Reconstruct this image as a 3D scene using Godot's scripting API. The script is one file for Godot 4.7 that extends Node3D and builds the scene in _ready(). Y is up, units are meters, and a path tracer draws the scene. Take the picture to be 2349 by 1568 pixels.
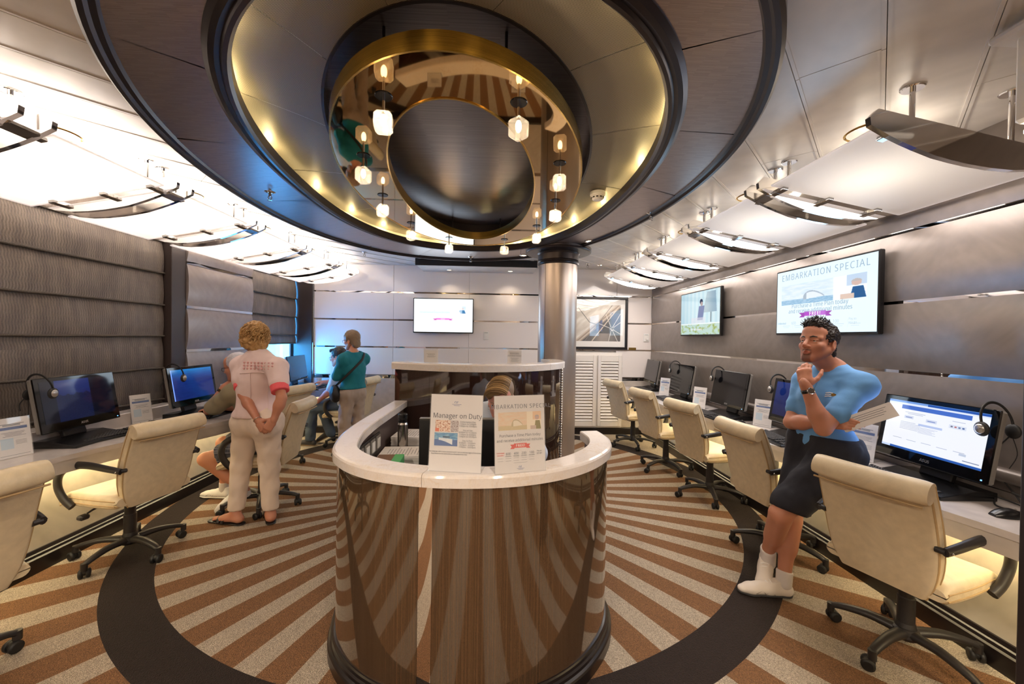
extends Node3D

var M := {}
var names := {}
const CX := -0.2375          # the room is symmetrical about this x
const XR := 2.465            # face of the right wall
const XL := -2.98            # face of the left wall
const ZF := -6.236           # face of the far wall
const ZB := 2.2              # wall behind the camera
const CEIL := 2.6
const SOF := 2.5
const DESK := 0.76


func _ready() -> void:
	# ---- camera, sky, lights, exposure
	var cam := Camera3D.new()
	cam.name = "camera"
	add_child(cam)
	cam.fov = rad_to_deg(2.0 * atan(784.0 / 913.0))
	cam.near = 0.05
	cam.transform = Transform3D(Basis(Vector3.UP, -0.03985) * Basis(Vector3.RIGHT, -0.01001) * Basis(Vector3.BACK, 0.01504), Vector3(0, 1.5, 0))
	cam.current = true
	var env := Environment.new()
	env.tonemap_mode = Environment.TONE_MAPPER_LINEAR
	env.tonemap_exposure = 1.0
	env.background_mode = Environment.BG_SKY
	var sm := ProceduralSkyMaterial.new()
	sm.sky_top_color = Color(0.20, 0.55, 0.95)
	sm.sky_horizon_color = Color(0.35, 0.78, 1.0)
	sm.ground_bottom_color = Color(0.30, 0.62, 0.90)
	sm.ground_horizon_color = Color(0.35, 0.78, 1.0)
	sm.sky_energy_multiplier = 5.5
	sm.ground_energy_multiplier = 5.5
	var sky := Sky.new()
	sky.sky_material = sm
	env.sky = sky
	env.sdfgi_enabled = true
	env.ssao_enabled = true
	env.ssil_enabled = true
	var we := WorldEnvironment.new()
	we.name = "environment"
	we.environment = env
	add_child(we)

	make_materials()
	build_room()
	build_ceiling()
	build_fixtures()
	build_chandelier()
	build_desks()
	build_reception()
	build_wall_things()
	build_chairs()
	build_stations()
	build_people()


# ---------------------------------------------------------------- naming
func numbered(n: String) -> String:
	if not names.has(n):
		names[n] = 0
		return n
	names[n] += 1
	return "%s_%03d" % [n, names[n]]


func tag(o: Node, label: String, category := "", group := "", kind := "") -> Node:
	if label: o.set_meta("label", label)
	if category: o.set_meta("category", category)
	if group: o.set_meta("group", group)
	if kind: o.set_meta("kind", kind)
	return o


func thing(n: String, label: String, category: String, at := Vector3.ZERO, yaw := 0.0, group := "") -> Node3D:
	var o := Node3D.new()
	o.name = numbered(n)
	add_child(o, true)
	o.position = at
	o.rotation.y = yaw
	tag(o, label, category, group)
	return o


func mi(n: String, mesh: Mesh, mat: Material, parent: Node = null) -> MeshInstance3D:
	var o := MeshInstance3D.new()
	o.mesh = mesh
	if mat: o.material_override = mat
	o.name = numbered(n) if parent == null else n
	(self if parent == null else parent).add_child(o, true)
	return o


func obj(n: String, b: B, mat: Material, parent: Node = null) -> MeshInstance3D:
	return mi(n, b.mesh(), mat, parent)


func struct(n: String, b: B, mat: Material, label := "") -> MeshInstance3D:
	var o := obj(n, b, mat)
	o.set_meta("kind", "structure")
	if label: o.set_meta("label", label)
	return o


func again(src: Node3D, label: String, at: Vector3, yaw := 0.0) -> Node3D:
	var c: Node3D = src.duplicate()
	c.name = numbered(String(src.name).rstrip("0123456789").rstrip("_"))
	add_child(c, true)
	c.position = at
	c.rotation.y = yaw
	c.set_meta("label", label)
	return c


# ---------------------------------------------------------------- mesh builder
class B:
	var st := SurfaceTool.new()
	var sg := 0
	var n := 0
	var col := Color.WHITE
	var done: ArrayMesh

	func _init() -> void:
		st.begin(Mesh.PRIMITIVE_TRIANGLES)

	func v(p: Vector3, uv := Vector2.ZERO) -> void:
		st.set_uv(uv)
		st.set_color(col)
		st.add_vertex(p)

	func tri(a: Vector3, b: Vector3, c: Vector3, smooth := false) -> void:   # counter-clockwise from outside
		st.set_smooth_group(sg if smooth else -1)
		v(a); v(c); v(b)
		n += 1

	func quad(a: Vector3, b: Vector3, c: Vector3, d: Vector3, smooth := false) -> void:
		tri(a, b, c, smooth); tri(a, c, d, smooth)

	func quad_uv(a: Vector3, b: Vector3, c: Vector3, d: Vector3, r := Rect2(0, 0, 1, 1)) -> void:
		# a bottom left, b bottom right, c top right, d top left as seen from the front
		var u0 := r.position.x; var u1 := r.end.x; var v0 := r.position.y; var v1 := r.end.y
		st.set_smooth_group(-1)
		v(a, Vector2(u0, v1)); v(c, Vector2(u1, v0)); v(b, Vector2(u1, v1))
		v(a, Vector2(u0, v1)); v(d, Vector2(u0, v0)); v(c, Vector2(u1, v0))
		n += 2

	func box(c: Vector3, s: Vector3, bev := 0.0, bas := Basis.IDENTITY) -> B:
		var h := s / 2.0
		var e: float = min(bev, min(h.x, min(h.y, h.z)) * 0.98)
		if e <= 0.0:
			var P := []
			for i in 8:
				P.append(c + bas * Vector3(h.x if i & 1 else -h.x, h.y if i & 2 else -h.y, h.z if i & 4 else -h.z))
			quad(P[4], P[5], P[7], P[6]); quad(P[1], P[0], P[2], P[3]); quad(P[5], P[1], P[3], P[7])
			quad(P[0], P[4], P[6], P[2]); quad(P[6], P[7], P[3], P[2]); quad(P[0], P[1], P[5], P[4])
			return self
		var X := []; var Y := []; var Z := []
		for i in 8:
			var s3 := Vector3(1 if i & 1 else -1, 1 if i & 2 else -1, 1 if i & 4 else -1)
			X.append(c + bas * (s3 * (h - Vector3(0, e, e))))
			Y.append(c + bas * (s3 * (h - Vector3(e, 0, e))))
			Z.append(c + bas * (s3 * (h - Vector3(e, e, 0))))
		quad(Z[4], Z[5], Z[7], Z[6]); quad(Z[1], Z[0], Z[2], Z[3])
		quad(X[5], X[1], X[3], X[7]); quad(X[0], X[4], X[6], X[2])
		quad(Y[6], Y[7], Y[3], Y[2]); quad(Y[0], Y[1], Y[5], Y[4])
		quad(Z[5], X[5], X[7], Z[7]); quad(X[4], Z[4], Z[6], X[6]); quad(X[1], Z[1], Z[3], X[3]); quad(Z[0], X[0], X[2], Z[2])
		quad(Z[6], Z[7], Y[7], Y[6]); quad(Y[2], Y[3], Z[3], Z[2]); quad(Y[4], Y[5], Z[5], Z[4]); quad(Z[0], Z[1], Y[1], Y[0])
		quad(X[7], X[3], Y[3], Y[7]); quad(X[2], X[6], Y[6], Y[2]); quad(Y[5], Y[1], X[1], X[5]); quad(Y[0], Y[4], X[4], X[0])
		tri(X[7], Y[7], Z[7]); tri(X[5], Z[5], Y[5]); tri(X[3], Z[3], Y[3]); tri(X[1], Y[1], Z[1])
		tri(X[6], Z[6], Y[6]); tri(X[4], Y[4], Z[4]); tri(X[2], Y[2], Z[2]); tri(X[0], Z[0], Y[0])
		return self

	func grid(rows: Array, closed_u := false, closed_v := false, uvs := false) -> B:
		# rows of points; u runs along a row. Seen from outside: u right, v up
		sg += 1
		var nr := rows.size(); var nc: int = rows[0].size()
		for i in (nr if closed_v else nr - 1):
			var r0: PackedVector3Array = rows[i]
			var r1: PackedVector3Array = rows[(i + 1) % nr]
			for j in (nc if closed_u else nc - 1):
				var k := (j + 1) % nc
				if uvs:
					st.set_smooth_group(sg)
					var u0 := float(j) / (nc - 1); var u1 := float(j + 1) / (nc - 1); var v0 := 1.0 - float(i) / (nr - 1); var v1 := 1.0 - float(i + 1) / (nr - 1)
					v(r0[j], Vector2(u0, v0)); v(r1[k], Vector2(u1, v1)); v(r0[k], Vector2(u1, v0))
					v(r0[j], Vector2(u0, v0)); v(r1[j], Vector2(u0, v1)); v(r1[k], Vector2(u1, v1))
					n += 2
				else:
					quad(r0[j], r0[k], r1[k], r1[j], true)
		return self

	func fan(ring: PackedVector3Array, flip := false) -> B:
		var c := Vector3.ZERO
		for p in ring: c += p
		c /= ring.size()
		for i in ring.size():
			var a := ring[i]; var b := ring[(i + 1) % ring.size()]
			if flip: tri(c, b, a)
			else: tri(c, a, b)
		return self

	func tube(path: PackedVector3Array, rad, seg := 8, flat := 1.0, up := Vector3.UP, caps := true) -> B:
		# rad: one number or one per point; flat: thickness along «up» relative to the width
		var rows := []
		var m := path.size()
		var side := Vector3.ZERO
		for i in m:
			var t := (path[min(i + 1, m - 1)] - path[max(i - 1, 0)]).normalized()
			if i == 0:
				side = t.cross(up)
				if side.length() < 0.01: side = t.cross(Vector3.RIGHT)
				side = side.normalized()
			else:
				side = (side - t * side.dot(t)).normalized()
			var nn := side.cross(t).normalized()
			var r: float = rad if rad is float or rad is int else rad[i]
			var ring := PackedVector3Array()
			for j in seg:
				var a := TAU * j / seg
				ring.append(path[i] + (side * cos(a) - nn * sin(a) * flat) * r)
			rows.append(ring)
		grid(rows, true)
		if caps:
			fan(rows[0], true); fan(rows[m - 1])
		return self

	func lathe(prof: PackedVector2Array, seg := 24, xf := Transform3D.IDENTITY, closed := false) -> B:
		# profile (radius, height), going up along the outside
		var rows := []
		for q in prof:
			var ring := PackedVector3Array()
			for j in seg:
				var a := -TAU * j / seg
				ring.append(xf * Vector3(q.x * cos(a), q.y, q.x * sin(a)))
			rows.append(ring)
		for i in rows.size() - 1:
			grid([rows[i], rows[i + 1]], true)
		if closed:
			grid([rows[rows.size() - 1], rows[0]], true)
		return self

	func cyl(a: Vector3, b: Vector3, r: float, seg := 16, r2 := -1.0) -> B:
		var rr := r if r2 < 0.0 else r2
		return tube(PackedVector3Array([a, b]), PackedFloat32Array([r, rr]), seg)

	func ball(c: Vector3, r: Vector3, bas := Basis.IDENTITY, seg := 16, ring := 10) -> B:
		var rows := []
		for i in ring + 1:
			var la := -PI / 2 + PI * i / ring
			var row := PackedVector3Array()
			for j in seg:
				var a := -TAU * j / seg
				row.append(c + bas * (r * Vector3(cos(la) * cos(a), sin(la), cos(la) * sin(a))))
			rows.append(row)
		return grid(rows, true)

	func prism(poly: PackedVector2Array, xf: Transform3D, h0: float, h1: float, bev := 0.0) -> B:
		# polygon in the (x, z) plane of xf, extruded along its y; bev chamfers the h1 edge and the h0 edge
		var p := poly
		if Geometry2D.is_polygon_clockwise(p):
			p = p.duplicate(); p.reverse()
		var lo := p; var hi := p
		if bev > 0.0:
			var off := Geometry2D.offset_polygon(p, -bev, Geometry2D.JOIN_MITER)
			if off.size() == 1 and off[0].size() == p.size():
				hi = off[0]
				if Geometry2D.is_polygon_clockwise(hi): hi.reverse()
				var best := 0
				for i in hi.size():
					if hi[i].distance_squared_to(p[0]) < hi[best].distance_squared_to(p[0]): best = i
				var q := PackedVector2Array()
				for i in hi.size(): q.append(hi[(best + i) % hi.size()])
				hi = q
				lo = q
			else:
				bev = 0.0
		var up := h1 > h0
		var cap := Geometry2D.triangulate_polygon(hi)
		var e := bev if up else -bev
		for i in range(0, cap.size(), 3):
			var a := hi[cap[i]]; var b := hi[cap[i + 1]]; var c := hi[cap[i + 2]]
			if (b - a).cross(c - a) < 0.0:
				var t := b; b = c; c = t
			# in x, z with y up a positive cross is clockwise seen from above
			var A := xf * Vector3(a.x, h1, a.y); var Bq := xf * Vector3(b.x, h1, b.y); var C := xf * Vector3(c.x, h1, c.y)
			var A0 := xf * Vector3(a.x, h0, a.y); var B0 := xf * Vector3(b.x, h0, b.y); var C0 := xf * Vector3(c.x, h0, c.y)
			if up: tri(A, C, Bq); tri(A0, B0, C0)
			else: tri(A, Bq, C); tri(A0, C0, B0)
		for i in p.size():
			var j := (i + 1) % p.size()
			var y0 := h0 + e; var y1 := h1 - e
			var a0 := xf * Vector3(p[i].x, y0, p[i].y); var b0 := xf * Vector3(p[j].x, y0, p[j].y)
			var a1 := xf * Vector3(p[i].x, y1, p[i].y); var b1 := xf * Vector3(p[j].x, y1, p[j].y)
			if up: quad(b0, a0, a1, b1)
			else: quad(a0, b0, b1, a1)
			if bev > 0.0:
				var ha := xf * Vector3(hi[i].x, h1, hi[i].y); var hb := xf * Vector3(hi[j].x, h1, hi[j].y)
				var la := xf * Vector3(lo[i].x, h0, lo[i].y); var lb := xf * Vector3(lo[j].x, h0, lo[j].y)
				if up: quad(b1, a1, ha, hb); quad(lb, la, a0, b0)
				else: quad(a1, b1, hb, ha); quad(la, lb, b0, a0)
		return self

	func mesh() -> ArrayMesh:
		if done == null:
			st.generate_normals()
			done = st.commit()
		return done


static func V(x: float, y: float, z: float) -> Vector3:
	return Vector3(x, y, z)


func smooth_path(pts: PackedVector2Array, per := 6, closed := false) -> PackedVector2Array:
	# Catmull-Rom through the points
	var out := PackedVector2Array()
	var m := pts.size()
	for i in (m if closed else m - 1):
		var p0 := pts[(i - 1 + m) % m] if closed else pts[max(i - 1, 0)]
		var p1 := pts[i]; var p2 := pts[(i + 1) % m]
		var p3 := pts[(i + 2) % m] if closed else pts[min(i + 2, m - 1)]
		for k in per:
			out.append(p1.cubic_interpolate(p2, p0, p3, float(k) / per))
	if not closed: out.append(pts[m - 1])
	return out


func smooth3(pts: PackedVector3Array, per := 6) -> PackedVector3Array:
	var out := PackedVector3Array()
	var m := pts.size()
	for i in m - 1:
		for k in per:
			out.append(pts[i].cubic_interpolate(pts[i + 1], pts[max(i - 1, 0)], pts[min(i + 2, m - 1)], float(k) / per))
	out.append(pts[m - 1])
	return out


func offset_path(pts: PackedVector2Array, d: float) -> PackedVector2Array:
	# each point moved by d to the right-hand side of the path (x, z seen from above: +z is down)
	var out := PackedVector2Array()
	for i in pts.size():
		var t := (pts[min(i + 1, pts.size() - 1)] - pts[max(i - 1, 0)]).normalized()
		out.append(pts[i] + Vector2(-t.y, t.x) * d)
	return out


func strip(path: PackedVector2Array, prof: PackedVector2Array, closed_prof := true, closed_path := false) -> B:
	# sweeps a profile (offset, height) along a path in (x, z); hard edges between the profile's sides
	var b := B.new()
	if closed_prof and Geometry2D.is_polygon_clockwise(prof):
		prof = prof.duplicate()
		prof.reverse()
	var off := []
	for q in prof:
		if closed_path:
			var o := PackedVector2Array()
			var m := path.size()
			for i in m:
				var t := (path[(i + 1) % m] - path[(i - 1 + m) % m]).normalized()
				o.append(path[i] + Vector2(-t.y, t.x) * q.x)
			off.append(o)
		else:
			off.append(offset_path(path, q.x))
	var np := prof.size()
	for k in (np if closed_prof else np - 1):
		var r0 := PackedVector3Array(); var r1 := PackedVector3Array()
		for i in path.size():
			r0.append(Vector3(off[k][i].x, prof[k].y, off[k][i].y))
			r1.append(Vector3(off[(k + 1) % np][i].x, prof[(k + 1) % np].y, off[(k + 1) % np][i].y))
		b.grid([r0, r1], closed_path)
	if closed_prof and not closed_path:
		for e in [0, path.size() - 1]:
			var poly := Geometry2D.triangulate_polygon(prof)
			for i in range(0, poly.size(), 3):
				var q := []
				for m in 3: q.append(Vector3(off[poly[i + m]][e].x, prof[poly[i + m]].y, off[poly[i + m]][e].y))
				if e == 0: b.tri(q[0], q[1], q[2])
				else: b.tri(q[0], q[2], q[1])
	return b


func text(s: String, size: float, depth := 0.0006, bold := false, spacing := 0.0) -> TextMesh:
	# lettering whose capitals stand about 0.72 of «size» metres high
	var t := TextMesh.new()
	var f := SystemFont.new()
	f.font_names = PackedStringArray(["Droid Sans"])
	if bold: f.font_weight = 700
	if spacing != 0.0:
		var fv := FontVariation.new()
		fv.base_font = f
		fv.spacing_glyph = int(spacing)
		t.font = fv
	else:
		t.font = f
	t.text = s
	t.font_size = 32
	t.pixel_size = size / 32.0
	t.depth = depth
	t.curve_step = 2.0
	return t


func put_text(n: String, s: String, size: float, mat: Material, parent: Node, at: Vector3, bas := Basis.IDENTITY, bold := false, spacing := 0.0) -> MeshInstance3D:
	var o := mi(n, text(s, size, 0.0006, bold, spacing), mat, parent)
	o.transform = Transform3D(bas, at)
	return o


func omni(at: Vector3, e: float, c: Color, size := 0.05, parent: Node = null) -> OmniLight3D:
	var l := OmniLight3D.new()
	l.light_energy = e
	l.light_color = c
	l.light_size = size
	l.omni_range = 12.0
	l.omni_attenuation = 2.0
	l.shadow_enabled = true
	l.name = "lamp"
	(self if parent == null else parent).add_child(l, true)
	l.position = at
	return l


func spot(at: Vector3, dir: Vector3, e: float, c: Color, angle := 45.0, size := 0.04, parent: Node = null) -> SpotLight3D:
	var l := SpotLight3D.new()
	l.light_energy = e
	l.light_color = c
	l.light_size = size
	l.spot_range = 12.0
	l.spot_attenuation = 2.0
	l.spot_angle = angle
	l.spot_angle_attenuation = 0.6
	l.shadow_enabled = true
	l.name = "lamp"
	(self if parent == null else parent).add_child(l, true)
	l.position = at
	l.basis = Basis.looking_at(dir, Vector3.RIGHT if absf(dir.y) > 0.9 else Vector3.UP)
	return l


func area(at: Vector3, dir: Vector3, size: Vector2, e: float, c: Color, up := Vector3.RIGHT, parent: Node = null) -> AreaLight3D:
	var l := AreaLight3D.new()
	l.light_energy = e
	l.light_color = c
	l.area_size = size
	l.area_range = 12.0
	l.area_attenuation = 2.0
	l.shadow_enabled = true
	l.name = "lamp"
	(self if parent == null else parent).add_child(l, true)
	l.position = at
	l.basis = Basis.looking_at(dir, up)
	return l


# ---------------------------------------------------------------- materials
func mat(c: Color, rough := 0.6, metal := 0.0) -> StandardMaterial3D:
	var m := StandardMaterial3D.new()
	m.albedo_color = c
	m.roughness = rough
	m.metallic = metal
	return m


func rgb(r: int, g: int, b: int) -> Color:
	return Color(r / 255.0, g / 255.0, b / 255.0)


func glow(c: Color, e: float) -> StandardMaterial3D:
	var m := mat(c, 0.4)
	m.emission_enabled = true
	m.emission = c
	m.emission_energy_multiplier = e
	return m


func tri_tex(m: StandardMaterial3D, t: Texture2D, scale, world := true) -> StandardMaterial3D:
	m.albedo_texture = t
	m.uv1_triplanar = true
	m.uv1_world_triplanar = world
	m.uv1_scale = scale if scale is Vector3 else Vector3.ONE * float(scale)
	return m


func bump(m: StandardMaterial3D, t: Texture2D, cm: float) -> StandardMaterial3D:
	m.heightmap_enabled = true
	m.heightmap_texture = t
	m.heightmap_scale = cm
	return m


func img_tex(im: Image) -> ImageTexture:
	return ImageTexture.create_from_image(im)


func make_img(w: int, h: int, f: Callable) -> ImageTexture:
	var im := Image.create(w, h, false, Image.FORMAT_RGB8)
	for y in h:
		for x in w:
			im.set_pixel(x, y, f.call(x, y))
	return img_tex(im)


func make_materials() -> void:
	var rng := RandomNumberGenerator.new()
	rng.seed = 7
	var ns := FastNoiseLite.new()
	ns.seed = 3
	ns.frequency = 1.0
	var grey := func(v: float) -> Color: return Color(v, v, v)
	# speckle: tufts of carpet pile
	var speck := make_img(256, 256, func(_x: int, _y: int) -> Color: return grey.call(clampf(0.80 + rng.randfn(0.0, 0.13), 0.4, 1.0)))
	var pile := make_img(256, 256, func(_x: int, _y: int) -> Color: return grey.call(rng.randf()))
	# soft blotches, for wear
	var blot := make_img(128, 128, func(x: int, y: int) -> Color:
		var a := TAU * x / 128.0; var b := TAU * y / 128.0
		return grey.call(0.93 + 0.07 * ns.get_noise_3d(cos(a) * 1.6 + 5.0, sin(a) * 1.6 + cos(b) * 1.6, sin(b) * 1.6)))
	# fine leather / fabric grain
	var grain := make_img(256, 256, func(x: int, y: int) -> Color:
		var a := TAU * x / 256.0; var b := TAU * y / 256.0
		return grey.call(0.5 + 0.5 * ns.get_noise_3d(cos(a) * 9.0 + 3.0, sin(a) * 9.0 + cos(b) * 9.0, sin(b) * 9.0)))
	# wood: straight vertical streaks (u across, v along the grain)
	var colv := PackedFloat32Array(); var colf := PackedFloat32Array()
	for x in 512:
		colf.append(rng.randf())
		colv.append(0.5 + 0.5 * ns.get_noise_2d(x * 0.045, 7.7))
	var wood := make_img(512, 256, func(x: int, y: int) -> Color:
		var t: float = colf[x] * 0.55 + colv[x] * 0.45
		t += 0.18 * ns.get_noise_2d(x * 0.35, y * 0.02) + 0.10 * rng.randf_range(-1, 1)
		var c := rgb(58, 42, 29).lerp(rgb(98, 75, 53), clampf(t, 0, 1))
		return c)
	var darkwood := make_img(512, 128, func(x: int, y: int) -> Color:
		var t: float = colf[(x * 3) % 512] * 0.4 + colv[(x * 2) % 512] * 0.6 + 0.15 * ns.get_noise_2d(x * 0.35, y * 0.03)
		return rgb(34, 22, 18).lerp(rgb(66, 44, 36), clampf(t, 0, 1)))
	# brushed metal streaks
	var rows_b := PackedFloat32Array()
	for x in 512: rows_b.append(rng.randf())
	var brushed := make_img(256, 256, func(x: int, y: int) -> Color: return grey.call(0.82 + 0.18 * rows_b[(y * 2 + (x / 90) * 37) % 512] * rng.randf_range(0.9, 1.0)))
	# ribbed blind fabric (u across the ribs): ribs with a wobble, sheen painted into the colour as bands
	var rib := make_img(512, 512, func(x: int, y: int) -> Color:
		var wob := 2.2 * ns.get_noise_2d(y * 0.055, 1.0) + 1.2 * sin(y * 0.4)
		var r := 0.5 + 0.5 * sin(TAU * (x + wob) / 8.0)
		return grey.call(clampf(0.62 + 0.3 * r + 0.08 * rng.randf_range(-1, 1), 0, 1)))
	var ribcol := make_img(512, 256, func(x: int, y: int) -> Color:
		var wob := 2.2 * ns.get_noise_2d(y * 0.055, 1.0) + 1.2 * sin(y * 0.4)
		var r := 0.5 + 0.5 * sin(TAU * (x + wob) / 8.0)
		var t := 0.5 + 0.5 * ns.get_noise_2d(x * 0.02, y * 0.012 + 40.0)
		var c := rgb(96, 84, 78).lerp(rgb(140, 126, 112), t)
		return c * (0.78 + 0.22 * r + 0.06 * rng.randf_range(-1, 1)))
	# marble: pale with ochre and grey veins
	var marble := make_img(512, 512, func(x: int, y: int) -> Color:
		var px := x / 512.0; var py := y / 512.0
		var wx := px * 3.0 + 0.55 * ns.get_noise_2d(px * 5.0, py * 5.0)
		var wy := py * 3.0 + 0.55 * ns.get_noise_2d(px * 5.0 + 31.0, py * 5.0)
		var v1 := pow(1.0 - absf(ns.get_noise_2d(wx * 1.6, wy * 1.6)), 16.0)
		var v2 := pow(1.0 - absf(ns.get_noise_2d(wx * 3.1 + 9.0, wy * 3.1)), 20.0) * 0.6
		var c := rgb(233, 226, 222)
		c = c.lerp(rgb(208, 178, 138), clampf(v1, 0, 1) * 0.42 * clampf(0.5 + ns.get_noise_2d(px * 2.0 + 4.0, py * 2.0) * 1.5, 0, 1))
		return c.lerp(rgb(196, 190, 192), clampf(v2, 0, 1) * 0.45))
	# perforated metal: small dark holes
	var perf := make_img(64, 64, func(x: int, y: int) -> Color:
		var q := Vector2(fposmod(x, 8.0) - 4.0, fposmod(y + (4.0 if int(x / 8) % 2 else 0.0), 8.0) - 4.0)
		return grey.call(0.28 if q.length() < 2.3 else 0.92))
	# plaid
	var plaid := make_img(128, 128, func(x: int, y: int) -> Color:
		var c := rgb(40, 42, 56)
		if x % 64 < 22: c = c.lerp(rgb(96, 98, 110), 0.5)
		if y % 64 < 22: c = c.lerp(rgb(96, 98, 110), 0.5)
		if x % 64 in [30, 31, 50, 51] or y % 64 in [30, 31, 50, 51]: c = c.lerp(rgb(226, 226, 230), 0.7)
		return c)
	var denim := make_img(128, 128, func(_x: int, _y: int) -> Color: return grey.call(clampf(0.85 + rng.randfn(0.0, 0.08), 0, 1)))
	var knit := make_img(128, 128, func(x: int, y: int) -> Color: return grey.call(0.55 + 0.3 * absf(sin(TAU * x / 16.0)) + 0.15 * absf(sin(TAU * y / 8.0))))

	M.carpet_light = bump(tri_tex(mat(rgb(206, 190, 170), 0.95), speck, 1.9), pile, 0.5)
	M.carpet_brown = bump(tri_tex(mat(rgb(150, 107, 70), 0.95), speck, 1.9), pile, 0.5)
	M.carpet_dark = bump(tri_tex(mat(rgb(44, 28, 23), 0.95), speck, 1.9), pile, 0.5)
	M.subfloor = mat(rgb(90, 80, 70), 0.9)
	M.ceil = tri_tex(mat(rgb(232, 226, 218), 0.35), blot, 0.5)
	M.bead = mat(rgb(240, 236, 230), 0.3)
	M.wall_far = mat(rgb(240, 233, 230), 0.14)
	M.wall_far.clearcoat_enabled = true
	M.wall_far.clearcoat = 0.7
	M.wall_far.clearcoat_roughness = 0.05
	M.wall_low = tri_tex(mat(rgb(206, 196, 186), 0.4), blot, 0.8)
	M.taupe = tri_tex(mat(rgb(142, 132, 126), 0.3, 0.35), blot, 1.1)
	M.taupe_lit = tri_tex(mat(rgb(164, 152, 148), 0.32, 0.35), blot, 1.1)  # same taupe as the right wall, lightened to stand for stronger light
	M.wall_upper = mat(rgb(182, 172, 156), 0.5)
	M.chrome = mat(rgb(232, 230, 228), 0.06, 1.0)
	M.chrome_dark = mat(rgb(170, 168, 166), 0.12, 1.0)
	M.mirror = mat(rgb(226, 222, 218), 0.02, 1.0)
	M.post = mat(rgb(58, 48, 46), 0.45)
	M.plinth = mat(rgb(28, 22, 22), 0.3)
	M.blind = mat(Color.WHITE, 0.5, 0.25)
	M.blind.albedo_texture = ribcol
	M.blind.rim_enabled = true
	M.blind.rim = 0.4
	bump(M.blind, rib, 0.35)
	M.blind_edge = tri_tex(mat(rgb(156, 140, 124), 0.7), grain, 6.0)
	M.bronze = mat(rgb(52, 46, 48), 0.28, 0.6)
	M.soffit = tri_tex(mat(rgb(178, 164, 160), 0.32, 0.8), brushed, 6.0, false)
	M.dome = tri_tex(mat(rgb(176, 166, 148), 0.45, 0.45), perf, 26.0)
	M.dome_cap = tri_tex(mat(rgb(112, 102, 102), 0.36, 0.8), brushed, 1.5)
	M.cove = mat(rgb(238, 230, 206), 0.6)
	M.led = glow(Color(1.0, 0.90, 0.66), 8.0)
	M.gold_mirror = mat(rgb(196, 164, 116), 0.03, 1.0)
	M.gold = tri_tex(mat(rgb(214, 176, 92), 0.25, 1.0), brushed, 2.0)
	M.pillar = mat(rgb(176, 164, 156), 0.33, 0.7)
	M.seam = mat(rgb(80, 72, 68), 0.6)
	M.frost = mat(rgb(246, 242, 244), 0.5)
	M.frost.backlight_enabled = true
	M.frost.backlight = Color(1, 1, 1)
	M.frost.emission_enabled = true
	M.frost.emission = Color(1.0, 0.955, 0.945)
	M.frost.emission_energy_multiplier = 0.25
	M.bulb = glow(Color(1.0, 0.93, 0.82), 6.0)
	M.brass = mat(rgb(206, 170, 96), 0.25, 1.0)
	M.crystal = mat(Color(1.0, 0.99, 0.97, 0.16), 0.03)
	M.crystal.transparency = BaseMaterial3D.TRANSPARENCY_ALPHA
	M.crystal_bulb = glow(Color(1.0, 0.90, 0.76), 7.0)
	M.desk = tri_tex(mat(rgb(214, 206, 202), 0.18), blot, 0.9)
	M.desk_front = tri_tex(mat(rgb(204, 196, 188), 0.25), blot, 0.9)
	M.kick = tri_tex(mat(rgb(230, 222, 204), 0.45), blot, 0.9)
	M.under_led = glow(Color(1.0, 0.91, 0.72), 3.0)
	M.wood = mat(Color.WHITE, 0.08)
	M.wood.metallic_specular = 0.7
	M.wood.albedo_texture = wood
	M.wood.clearcoat_enabled = true
	M.wood.clearcoat = 1.0
	M.wood.clearcoat_roughness = 0.02
	M.darkwood = mat(Color.WHITE, 0.06)
	M.darkwood.metallic_specular = 0.7
	M.darkwood.albedo_texture = darkwood
	M.darkwood.clearcoat_enabled = true
	M.darkwood.clearcoat = 1.0
	M.darkwood.clearcoat_roughness = 0.02
	M.inner = mat(rgb(84, 70, 66), 0.4)
	M.marble = tri_tex(mat(Color.WHITE, 0.1), marble, 1.4)
	M.black = mat(rgb(18, 18, 20), 0.25)
	M.black_gloss = mat(rgb(8, 8, 10), 0.06)
	M.black_matte = mat(rgb(26, 25, 26), 0.55)
	M.plastic = mat(rgb(40, 37, 37), 0.42)
	M.grey_plastic = mat(rgb(120, 116, 112), 0.35)
	M.silver = mat(rgb(178, 174, 170), 0.3, 0.8)
	M.steel = tri_tex(mat(rgb(190, 184, 178), 0.2, 1.0), brushed, 4.0, false)
	M.white_plastic = mat(rgb(232, 230, 226), 0.4)
	M.paper = mat(rgb(232, 228, 228), 0.7)
	M.acrylic = mat(Color(0.97, 0.99, 1.0, 0.07), 0.02)
	M.acrylic.transparency = BaseMaterial3D.TRANSPARENCY_ALPHA
	M.glass = mat(Color(0.95, 0.98, 1.0, 0.06), 0.01)
	M.glass.transparency = BaseMaterial3D.TRANSPARENCY_ALPHA
	M.cream = bump(tri_tex(mat(rgb(224, 206, 172), 0.42), blot, 2.0, false), grain, 0.06)
	M.cream_seam = mat(rgb(178, 150, 108), 0.6)
	M.louver = mat(rgb(232, 226, 220), 0.35)
	M.ink = mat(rgb(70, 74, 90), 0.7)
	M.ink_grey = mat(rgb(120, 124, 134), 0.7)
	M.ink_blue = mat(rgb(60, 96, 160), 0.7)
	M.ink_red = mat(rgb(226, 78, 66), 0.7)
	M.ink_white = mat(rgb(244, 240, 236), 0.7)
	M.shoe_white = mat(rgb(232, 228, 222), 0.5)
	M.hair_light = mat(rgb(206, 170, 116), 0.5)
	M.lace = mat(rgb(226, 176, 176), 0.9)
	M.carton = mat(rgb(110, 78, 56), 0.6)
	M.green = mat(rgb(70, 160, 90), 0.6)
	M.jamb = mat(rgb(30, 22, 24), 0.5)
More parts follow.
